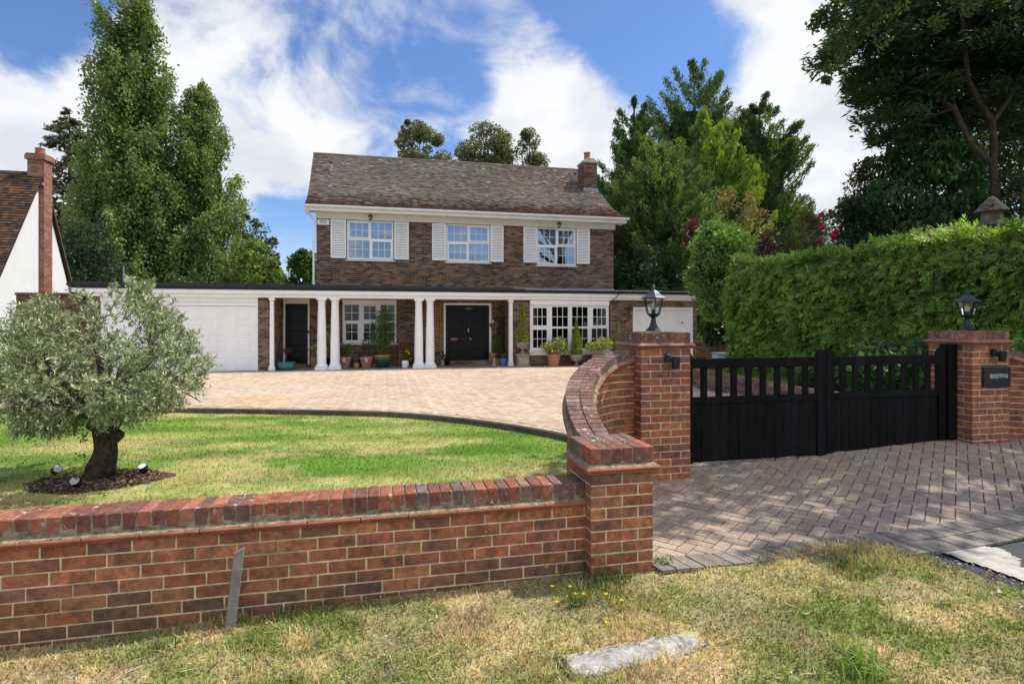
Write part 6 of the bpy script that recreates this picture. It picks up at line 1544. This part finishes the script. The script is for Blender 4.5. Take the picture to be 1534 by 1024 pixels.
GR = [(.09, .18, .035), (.13, .23, .05), (.07, .13, .03)]; YL = [(.32, .40, .08), (.44, .48, .15), (.18, .27, .06)]; CY = [(.22, .29, .03), (.28, .34, .04), (.14, .20, .026)]
def pot_at(px, Y, name, label, cat='potted plant', zb=.108): return thing(name, label, cat, (gx(px, Y), Y, zb))
t = pot_at(429, 19.45, 'potted_plant', 'small red leaved maple in a turquoise bowl by the side door')
lathe_pot('pot', MT['teal'], [(.15, 0), (.24, .06), (.27, .17), (.275, .22), (.29, .24), (.26, .24), (.24, .19)], t); foliage(t, 1, (0, 0, .62), .22, 170, .06, .03, [(.07, .035, .03), (.10, .05, .035)], zs=.6); b = MB(); b.tube([(0, 0, .15), (.01, 0, .4), (0, 0, .6)], .012, 6); b.build('stem', MT['bark'], t)
t = pot_at(472, 20.1, 'potted_plant', 'terracotta pot half hidden behind the leftmost pair of columns'); lathe_pot('pot', MT['terracotta'], TP_(.13, .19, .36), t); foliage(t, 2, (.02, 0, .62), .24, 120, .09, .045, YL, zs=.8)
t = pot_at(491, 20.0, 'potted_plant', 'leafy yellow green plant between the leftmost pair of columns'); lathe_pot('pot', MT['blackwood'], TP_(.12, .17, .3), t); foliage(t, 3, (0, 0, .75), .30, 330, .11, .05, YL, zs=1.5)
def marked_pot(t):
    lathe_pot('pot', MT['terracotta'], [(.15, 0), (.21, .28), (.225, .29), (.23, .38), (.21, .38), (.2, .3)], t); b = MB(); b.box((-.035, -.232, .2), (-.018, -.19, .31)); b.box((.018, -.232, .2), (.035, -.19, .31)); b.box((-.035, -.232, .295), (.035, -.19, .32)); b.build('pot_mark', MT['spotface'], t)
t = pot_at(516, 19.75, 'potted_plant', 'terracotta pot with white mark and bushy green plant, right of the leftmost columns'); marked_pot(t); foliage(t, 4, (0, 0, .62), .34, 520, .08, .04, GR + [(.12, .16, .03)], zs=.7)
t = pot_at(549, 19.75, 'potted_plant', 'terracotta pot with white mark and thin dark shrub under the window'); marked_pot(t); foliage(t, 5, (0, 0, .72), .26, 200, .08, .035, [(.035, .06, .025), (.05, .085, .03)], zs=1.3)
t = pot_at(573, 19.75, 'potted_plant', 'tall bamboo like plant in an orange and green glazed pot')
pr = [(.16, 0), (.22, .10), (.26, .22), (.285, .30), (.295, .38), (.305, .44), (.28, .44), (.26, .36)]; lathe_pot('pot', MT['glaze'], pr, t, cols=[(.012, .05, .042), (.015, .065, .045), (.03, .09, .045), (.10, .12, .03), (.36, .17, .03), (.34, .12, .03), (.1, .05, .02), (.1, .05, .02)])
r = np.random.default_rng(6); b = MB(); P, A = [], []
for i in range(20):
    x0_, y0_ = r.normal(0, .09, 2); top = np.array([x0_ * 2.4 + r.normal(0, .1), y0_ * 2, r.uniform(1.2, 2.15)]); b.tube([(x0_, y0_, .35), (x0_ * 1.4, y0_ * 1.4, top[2] * .55), tuple(top)], [.008, .007, .003], 4)
    n = 60; f = r.uniform(.25, 1, n)[:, None]; P.append(np.array([x0_, y0_, .35]) * (1 - f) + top * f + r.normal(0, .10, (n, 3))); A.append(r.normal(0, .5, (n, 3)) + np.array([0, 0, -.55]))
b.build('canes', surf('green_cane', (.12, .15, .04), .6), t, fix=False); P, A = np.concatenate(P), np.concatenate(A); leaf_mesh('foliage', P, A, .17, .028, tint((.07, .14, .03), len(P), r, .35), MT['leaf'], t)
# logs
def log(label, px, Y, z, rr_, L, end, yaw=.1):
    t = MB(); x = gx(px, Y); n = 14; q = random.Random(px); d = Vector((math.sin(yaw), math.cos(yaw), 0)); t.tube([Vector((x, Y, z)) + d * (L * s) for s in (0, .3, .7, 1)], [rr_ * q.uniform(.95, 1.05) for _ in range(4)], n, (.06, .045, .035), cap=False)
    c = [Vector((x, Y, z))]; base = len(t.v); t.v += [tuple(Vector((x, Y + .001, z)))]; 
    for j in range(n): t.f.append((base, j, (j + 1) % n)); t.c.append(end)
    tag(t.build('log', MT['logs'], smooth=False, fix=False), label, 'log', 'firewood logs stacked along the porch wall')
log('log with bright orange cut end between the two marked pots', 534, 19.72, .108 + .095, .095, .5, (.40, .20, .07)); log('mossy dark log lying on top of the orange ended log', 533, 19.95, .108 + .29, .10, .4, (.12, .09, .06), .4); log('dark log end between the marked pot and the glazed pot', 561, 19.72, .108 + .08, .08, .4, (.13, .08, .055)); log('split log at the foot of the single pilaster beside the side door', 413.5, 19.6, .108 + .1, .10, .4, (.30, .16, .08)); log('dark log stacked behind the split log beside the side door', 415, 19.9, .108 + .27, .09, .35, (.14, .08, .05))
# bench
x0, x1 = gx(597, 20.25), gx(642, 20.25); t = thing('bench', 'brown wooden slatted bench against the porch wall', 'bench')
for X in (x0, x1 - .06):
    for Y, zt in ((19.98, .64), (20.46, .98)):
        b = MB(); b.box((X, Y, .108), (X + .06, Y + .06, zt)); b.build('leg', MT['benchwood'], t, bevel=.006)
    b = MB(); b.box((X - .005, 19.96, .64), (X + .065, 20.46, .68)); b.build('armrest', MT['benchwood'], t, bevel=.006)
b = MB()
for i in range(5): b.box((x0 + .06, 19.98 + i * .1, .5), (x1 - .06, 19.98 + i * .1 + .08, .525))
b.build('seat', MT['benchwood'], t, bevel=.004)
b = MB(); b.box((x0 + .06, 20.47, .92), (x1 - .06, 20.51, 1.0)); b.box((x0 + .06, 20.47, .56), (x1 - .06, 20.51, .61)); X = x0 + .1
while X < x1 - .12: b.box((X, 20.48, .61), (X + .05, 20.505, .92)); X += .105
b.build('backrest', MT['benchwood'], t, bevel=.004)
t = pot_at(607, 19.5, 'potted_plant', 'small white pot with yellow flowers in front of the bench'); lathe_pot('pot', MT['spotface'], [(.10, 0), (.115, .05), (.12, .2), (.105, .24), (.085, .24), (.08, .2)], t); foliage(t, 8, (0, .05, .36), .2, 170, .09, .03, GR, zs=.8)
r = np.random.default_rng(2); n = 40; c = np.array([[.06, -.05, .58], [.14, -.05, .48], [.18, -.02, .3], [.02, 0, .55]])[r.integers(0, 4, n)] + r.normal(0, .02, (n, 3)); leaf_mesh('flowers', c, r.normal(size=(n, 3)), .05, .04, tint((.75, .5, .02), n, r, .2), MT['petal'], t)
t = pot_at(663, 20.05, 'potted_plant', 'little pale pot with white flowers left of the front door'); lathe_pot('pot', MT['concrete'], TP_(.06, .075, .2), t); foliage(t, 9, (0, 0, .38), .16, 90, .07, .035, [(.04, .06, .03)], zs=1.1, tip=((.7, .7, .72), .2))
t = pot_at(670, 20.15, 'potted_plant', 'dark leafy plant in a black pot beside the little pale pot'); lathe_pot('pot', MT['blackwood'], TP_(.08, .11, .2), t); foliage(t, 10, (0, 0, .3), .15, 80, .08, .04, [(.035, .06, .02)])
t = pot_at(740, 20.2, 'potted_plant', 'terracotta pot of tall strappy leaves right of the front door'); lathe_pot('pot', MT['terracotta'], TP_(.13, .18, .42), t)
r = np.random.default_rng(5); n = 140; a = r.uniform(0, 2 * PI, n); P = np.stack([.12 * np.cos(a) + .12, .1 * np.sin(a), r.uniform(.4, .85, n)], 1); leaf_mesh('foliage', P, np.stack([np.cos(a) * .4, np.sin(a) * .4, np.ones(n)], 1) + r.normal(0, .2, (n, 3)), .4, .022, tint((.08, .15, .04), n, r, .3), MT['leaf'], t)
t = pot_at(752, 20.3, 'climbing_plant', 'dark slender climber on the wall between the front door and the right pilaster', 'climber'); foliage(t, 11, (0, .15, 1.25), .26, 420, .07, .035, [(.03, .05, .018), (.045, .07, .022)], zs=3.6)
t = pot_at(754.5, 19.62, 'potted_plant', 'blue glazed pot with mixed flowers beside the right pilaster'); lathe_pot('pot', MT['bluepot'], TP_(.12, .155, .26), t); foliage(t, 12, (0, 0, .36), .16, 130, .07, .03, GR, zs=.7, tip=((.6, .15, .12), .1))
t = pot_at(745.5, 19.75, 'potted_plant', 'small red pot with blue grey plant left of the blue pot'); lathe_pot('pot', MT['tile'], TP_(.085, .11, .24), t); foliage(t, 13, (0, 0, .33), .13, 80, .06, .03, [(.05, .07, .10), (.06, .09, .08)])
t = pot_at(740.5, 19.75, 'stone_ornament', 'small pale stone ornament left of the red pot', 'ornament'); lathe_pot('figure', MT['cement'], [(.07, 0), (.07, .03), (.035, .05), (.05, .12), (.03, .18), (.045, .22), (.02, .27)], t)
UR = [(.10, 0), (.11, .03), (.05, .07), (.035, .13), (.06, .17), (.15, .20), (.205, .27), (.22, .36), (.245, .385), (.25, .41), (.21, .41), (.18, .36)]
t = pot_at(783, 19.0, 'stone_pedestal', 'square stone pedestal under the tall urn beside the pilaster', 'pedestal', .10); b = MB()
for w, z0, z1 in ((.225, 0, .07), (.19, .07, .36), (.215, .36, .40), (.235, .40, .45)): b.prism([(-w, -w), (w, -w), (w, w), (-w, w)], 'z', z0, z1)
b.build('plinth', MT['stone'], t, bevel=.012)
t = pot_at(783, 19.0, 'urn_planter', 'stone urn on pedestal holding a conical evergreen, left of the wide window', 'urn', .552); lathe_pot('urn', MT['stone'], UR, t); cone_fol(t, 14, .36, 1.32, .225, 1500, CY)
t = pot_at(863.5, 18.9, 'urn_planter', 'low stone urn holding a slim conical evergreen, in front of the wide window', 'urn', .10); lathe_pot('urn', MT['stone'], UR, t); cone_fol(t, 15, .38, 1.28, .22, 1500, CY)
t = pot_at(829.5, 18.9, 'potted_plant', 'large terracotta pot with pale variegated shrub under the wide window', 'potted plant', .10); lathe_pot('pot', MT['terracotta'], TP_(.17, .235, .44), t)
for i, (c, q, n) in enumerate((((0, 0, .62), .32, 330), ((-.2, 0, .7), .25, 200), ((.22, 0, .82), .3, 300), ((.42, -.05, .58), .2, 140))): foliage(t, 16 + i, c, q, n, .10, .055, YL + [(.4, .42, .2)], zs=.85)
t = pot_at(896, 18.75, 'potted_plant', 'wide pale variegated shrub at the right end of the wide window', 'potted plant', .10); lathe_pot('pot', MT['terracotta'], TP_(.17, .23, .44), t)
for i, (c, q, n) in enumerate((((0, 0, .72), .34, 330), ((-.32, 0, .66), .22, 160), ((.25, 0, .78), .32, 300))): foliage(t, 22 + i, c, q, n, .10, .055, YL + [(.4, .42, .2)], zs=.8)
t = pot_at(925, 18.9, 'potted_plant', 'slim conical evergreen beside the right garage door, behind the gate pillar', 'potted plant', .10); lathe_pot('pot', MT['terracotta'], TP_(.15, .2, .4), t); cone_fol(t, 30, .36, 1.2, .2, 900, CY)

# --- weeds, buttercups, fallen leaves on the verge ---
def vg(px, py):
    z = 0.
    for _ in range(4):
        Zc = FPX * (CAMZ - z) / (py - HOR); x, y = far(px, Zc); z = float(z_verge(x, y))
    return x, y, z
def tuft(label, px, py, n, L, W, col, seed, spread=.05, lean=.5, name='grass_tuft'):
    x, y, z = vg(px, py); t = MB(); r = np.random.default_rng(seed); a = r.uniform(0, 2 * PI, n); ln = r.uniform(.1, 1, n) * lean; l = L * r.uniform(.5, 1.2, n)
    P0 = np.stack([r.normal(0, spread, n), r.normal(0, spread, n), 0 * a], 1); dd = np.stack([np.cos(a), np.sin(a), 0 * a], 1); s = np.stack([-np.sin(a), np.cos(a), 0 * a], 1) * W * .5
    m = P0 + dd * (l * np.sin(ln) * .4)[:, None] + np.array([0, 0, 1]) * (l * .6 * np.cos(ln))[:, None]; e = P0 + dd * (l * np.sin(ln * 1.5))[:, None] + np.array([0, 0, 1]) * (l * np.cos(ln * 1.35))[:, None]
    V = np.stack([P0 - s, P0 + s, m + s, m - s, e + s * .1, e - s * .1], 1).reshape(-1, 3); b0 = np.arange(n)[:, None] * 6
    C = tint(col, n, r, .3, .1); o = np_mesh(name, V, np.concatenate([b0 + np.array([0, 1, 2, 3]), b0 + np.array([3, 2, 4, 5])]), np.clip(np.concatenate([C, C]), 0, 1), MT['grass']); o.location = (x, y, z - .005); return tag(o, label, 'grass')
tuft('large bright green grass tuft near the bottom right of the verge', 1285, 1000, 150, .15, .007, (.25, .36, .09), 1, .07, .9)
tuft('tall thin seeding grass left of the bright tuft at the bottom of the verge', 1190, 985, 22, .17, .004, (.24, .25, .09), 2, .09, .9)
tuft('green weedy tuft at the foot of the short pillar', 905, 880, 120, .13, .006, (.10, .16, .04), 3, .12, .7); tuft('light green grass clump left of the short pillar, near the buttercups', 862, 905, 70, .14, .006, (.17, .24, .06), 4, .04, .9)
tuft('small dark green tuft against the front wall base', 238, 975, 60, .07, .005, (.09, .15, .04), 5, .06, .9); tuft('grass blades growing at the foot of the wooden stake', 330, 925, 26, .13, .004, (.2, .2, .08), 6, .05, .5); tuft('low green clump on the verge below the brick edging', 1275, 855, 90, .07, .006, (.10, .16, .04), 7, .08, 1.); tuft('bright small weed at the right corner of the short pillar', 992, 846, 50, .06, .012, (.12, .22, .05), 8, .03, 1.)
bm_ = None
BC = []
for i, (px, py) in enumerate(((819, 845), (832, 853), (828, 876), (837, 899), (854, 874), (859, 886), (872, 887), (906, 887), (931, 898), (911, 933))):
    x, y, z = vg(px, py + 22); h = .075
    if not BC:
        t = thing('buttercup', 'small yellow buttercup flower in the verge left of the short pillar', 'flower', (x, y, z), 0, 'buttercups on the verge'); b = MB(); b.tube([(0, 0, 0), (.004, .003, h * .6), (0, 0, h)], .0014, 4); b.build('stem', surf('weed_stem', (.1, .17, .04), .7), t)
        b = MB()
        for j in range(5):
            a = j * 2 * PI / 5; b.add([(0, 0, h), (.011 * math.cos(a - .5), .011 * math.sin(a - .5), h + .005), (.015 * math.cos(a), .015 * math.sin(a), h + .008), (.011 * math.cos(a + .5), .011 * math.sin(a + .5), h + .005)], [(0, 1, 2, 3)], (.8, .62, .02))
        b.build('petals', MT['petal'], t, fix=False); BC.append(t)
    else: t = copy_tree(BC[0]); t.location = (x, y, z); t.rotation_euler = (.1 * math.sin(i), .1, i)
for i, (px, py, c) in enumerate(((1333, 838, (.22, .09, .06)), (1343, 857, (.35, .14, .06)), (1325, 904, (.4, .32, .2)), (1208, 925, (.5, .47, .4)), (1498, 892, (.55, .5, .42)), (213, 616, None), (240, 614, None))):
    if c is None: continue
    x, y, z = vg(px, py); b = MB(); n = 6; b.add([(-.03, 0, .012), (0, -.014, .002), (.03, 0, .014), (0, .014, .004), (0, 0, .001)], [(0, 1, 4), (1, 2, 4), (2, 3, 4), (3, 0, 4)], c)
    o = b.build('fallen_leaf', MT['petal'], fix=False); o.location = (x, y, z + .02); o.rotation_euler = (0, .1, i); tag(o, ('dark red fallen leaf on the verge under the brick edging', 'orange brown fallen leaf lying on the verge grass', 'curled tan leaf on the verge right of the concrete slab', 'pale dry leaf on the verge, right of the concrete slab', 'pale leaf at the edge of the cement strip by the road')[i], 'leaf')

# petals, dead stalks and crumbs lying in the verge
b = MB(); q = random.Random(41)
for i in range(900):
    x, y = q.uniform(-2.6, 3.6), q.uniform(1.7, 3.55)
    if not bool(verge_b(np.array([x]), np.array([y]))[0]): continue
    z = float(z_verge(x, y)); k = q.random()
    if k < .07: s_, c = (.010, .007, .002), (.72, .70, .64)
    elif k < .75: s_, c = (q.uniform(.03, .09), .0025, .002), q.choice([(.55, .46, .28), (.42, .33, .2), (.62, .55, .38)])
    else: s_, c = (q.uniform(.012, .03), .010, .004), q.choice([(.16, .10, .06), (.24, .16, .09), (.11, .08, .055)])
    b.cbox((x, y, z + q.uniform(.006, .022)), s_, (q.uniform(-.2, .2), q.uniform(-.25, .25), q.uniform(0, PI)), c)
tag(b.build('verge_litter', MT['chip'], fix=False), 'dead stalks, petals and crumbs scattered in the verge grass', 'litter', kind='stuff')

# =====================================================================
# SKY, SUN, CAMERA
# =====================================================================
EL, AZ = math.radians(57), math.radians(78)             # azimuth clockwise from +Y
sdir = Vector((math.sin(AZ) * math.cos(EL), math.cos(AZ) * math.cos(EL), math.sin(EL)))
w = bpy.data.worlds.new('World'); sc.world = w; w.use_nodes = True; nt = w.node_tree; nt.nodes.clear()
out = nt.nodes.new('ShaderNodeOutputWorld'); bg = N(nt, 'ShaderNodeBackground', {'Strength': .15})
sky = N(nt, 'ShaderNodeTexSky'); sky.sky_type = 'NISHITA'; sky.sun_disc = False; sky.sun_elevation = EL; sky.sun_rotation = AZ; sky.air_density = 1.; sky.dust_density = .3; sky.ozone_density = 3.
tc = nt.nodes.new('ShaderNodeTexCoord'); dv = tc.outputs['Generated']
sp = N(nt, 'ShaderNodeSeparateXYZ', {0: dv}); zz_ = mth(nt, 'MAXIMUM', mth(nt, 'ADD', sp.outputs[2], .42), .05)
pl = N(nt, 'ShaderNodeCombineXYZ', {0: mth(nt, 'DIVIDE', sp.outputs[0], zz_), 1: mth(nt, 'DIVIDE', sp.outputs[1], zz_), 2: 0.}).outputs[0]
warp = N(nt, 'ShaderNodeTexNoise', {'Scale': 1.6, 'Detail': 3}); nt.links.new(pl, warp.inputs['Vector'])
wv = N(nt, 'ShaderNodeVectorMath', {0: pl}, operation='ADD'); sv = N(nt, 'ShaderNodeVectorMath', operation='SCALE'); nt.links.new(warp.outputs['Color'], sv.inputs[0]); sv.inputs['Scale'].default_value = .45; nt.links.new(sv.outputs[0], wv.inputs[1])
n1_ = noise_n(nt, wv.outputs[0], 3.0, 8, .55); n2_ = noise_n(nt, wv.outputs[0], 8.5, 8, .58)
dens = mth(nt, 'ADD', mth(nt, 'MULTIPLY', n1_, 1.05), mth(nt, 'MULTIPLY', n2_, .85))
BLOBS = [(40, 180, 10, .42), (110, 140, 6, .22), (90, 250, 8, .22), (-40, 10, 6, -.36), (60, 25, 5, -.40), (120, 10, 4, -.25), (330, 60, 9, .10), (310, 170, 8, .10), (470, 170, 12, .05), (640, 60, 7, -.10), (620, 150, 6, -.10), (560, 60, 4, .12), (720, 40, 4, .14), (860, 150, 6.5, .34), (800, 190, 6, .26), (900, 200, 5, .2), (950, 40, 7, -.26), (1010, 90, 5, -.22), (880, 40, 6, -.22), (760, 90, 5, -.10), (1100, 40, 6, .10), (1200, 150, 9, .14), (1260, 270, 9, .26), (1180, 60, 7, .1), (430, 360, 4.5, -.30), (395, 300, 4.5, .26), (440, 300, 3.5, -.12), (540, 220, 8, .08), (700, 180, 4.5, .06), (1140, 110, 4, -.10), (1000, 20, 6, .02)]
for px, py, rad, wt in BLOBS:
    X, Y = far(px, 1.); d = Vector((X, Y, (HOR - py) / FPX)).normalized()
    dt = N(nt, 'ShaderNodeVectorMath', {0: dv, 1: tuple(d)}, operation='DOT_PRODUCT').outputs['Value']
    m = N(nt, 'ShaderNodeMapRange', {'Value': dt, 'From Min': math.cos(math.radians(rad * 1.5)), 'From Max': 1., 'To Min': 0., 'To Max': wt}); m.interpolation_type = 'SMOOTHSTEP'; dens = mth(nt, 'ADD', dens, m.outputs[0])
cov = N(nt, 'ShaderNodeMapRange', {'Value': dens, 'From Min': .85, 'From Max': 1.27}); cov.interpolation_type = 'SMOOTHSTEP'
hz = rng01(nt, sp.outputs[2], .0, .16)
covh = mth(nt, 'MAXIMUM', cov.outputs[0], mth(nt, 'MULTIPLY', mth(nt, 'SUBTRACT', 1, hz), .7))
shade = N(nt, 'ShaderNodeMapRange', {'Value': n2_, 'From Min': .3, 'From Max': .7, 'To Min': .80, 'To Max': 1.02}).outputs[0]
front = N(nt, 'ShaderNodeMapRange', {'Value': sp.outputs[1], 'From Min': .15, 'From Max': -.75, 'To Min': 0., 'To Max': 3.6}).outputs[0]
front = mth(nt, 'ADD', 1., mth(nt, 'MULTIPLY', front, rng01(nt, sp.outputs[2], .22, .45)))   # clouds behind the camera brightened and warmed as added fill for the house front
shade = mth(nt, 'MULTIPLY', shade, N(nt, 'ShaderNodeMapRange', {'Value': noise_n(nt, wv.outputs[0], 4.6, 4, .5), 'From Min': .36, 'From Max': .58, 'To Min': .35, 'To Max': 1.}).outputs[0])
cc = mixc(nt, shade, (4.3, 4.65, 5.4), (6.6, 6.65, 6.75))
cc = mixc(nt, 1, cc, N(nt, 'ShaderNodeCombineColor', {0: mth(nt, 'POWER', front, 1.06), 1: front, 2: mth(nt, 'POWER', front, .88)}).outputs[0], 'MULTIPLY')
blue = mixc(nt, 1, sky.outputs[0], (.72, .84, 1.06), 'MULTIPLY')
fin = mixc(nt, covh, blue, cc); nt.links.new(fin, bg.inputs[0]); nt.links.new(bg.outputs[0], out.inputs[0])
ld = bpy.data.lights.new('sun', 'SUN'); ld.energy = 5.0; ld.angle = math.radians(.53); ld.color = (1, .95, .87); so = bpy.data.objects.new('sun', ld); COL.objects.link(so); so.rotation_euler = sdir.to_track_quat('Z', 'Y').to_euler(); so.location = (8, 0, 20)
cd = bpy.data.cameras.new('camera'); cam = bpy.data.objects.new('camera', cd); COL.objects.link(cam); cam.location = (0, 0, CAMZ); cam.rotation_euler = (PI / 2, 0, -TH)
cd.sensor_width = 36; cd.lens = 36 * FPX / 1534; cd.shift_y = -(512 - HOR) / 1534; cd.clip_end = 3000; cd.clip_start = .05; sc.camera = cam
sc.view_settings.view_transform = 'Standard'; sc.view_settings.look = 'None'; sc.view_settings.exposure = 0; sc.view_settings.gamma = 1
sc.cycles.use_denoising = True; sc.cycles.max_bounces = 6; sc.cycles.transparent_max_bounces = 8; sc.cycles.caustics_reflective = False; sc.cycles.caustics_refractive = False
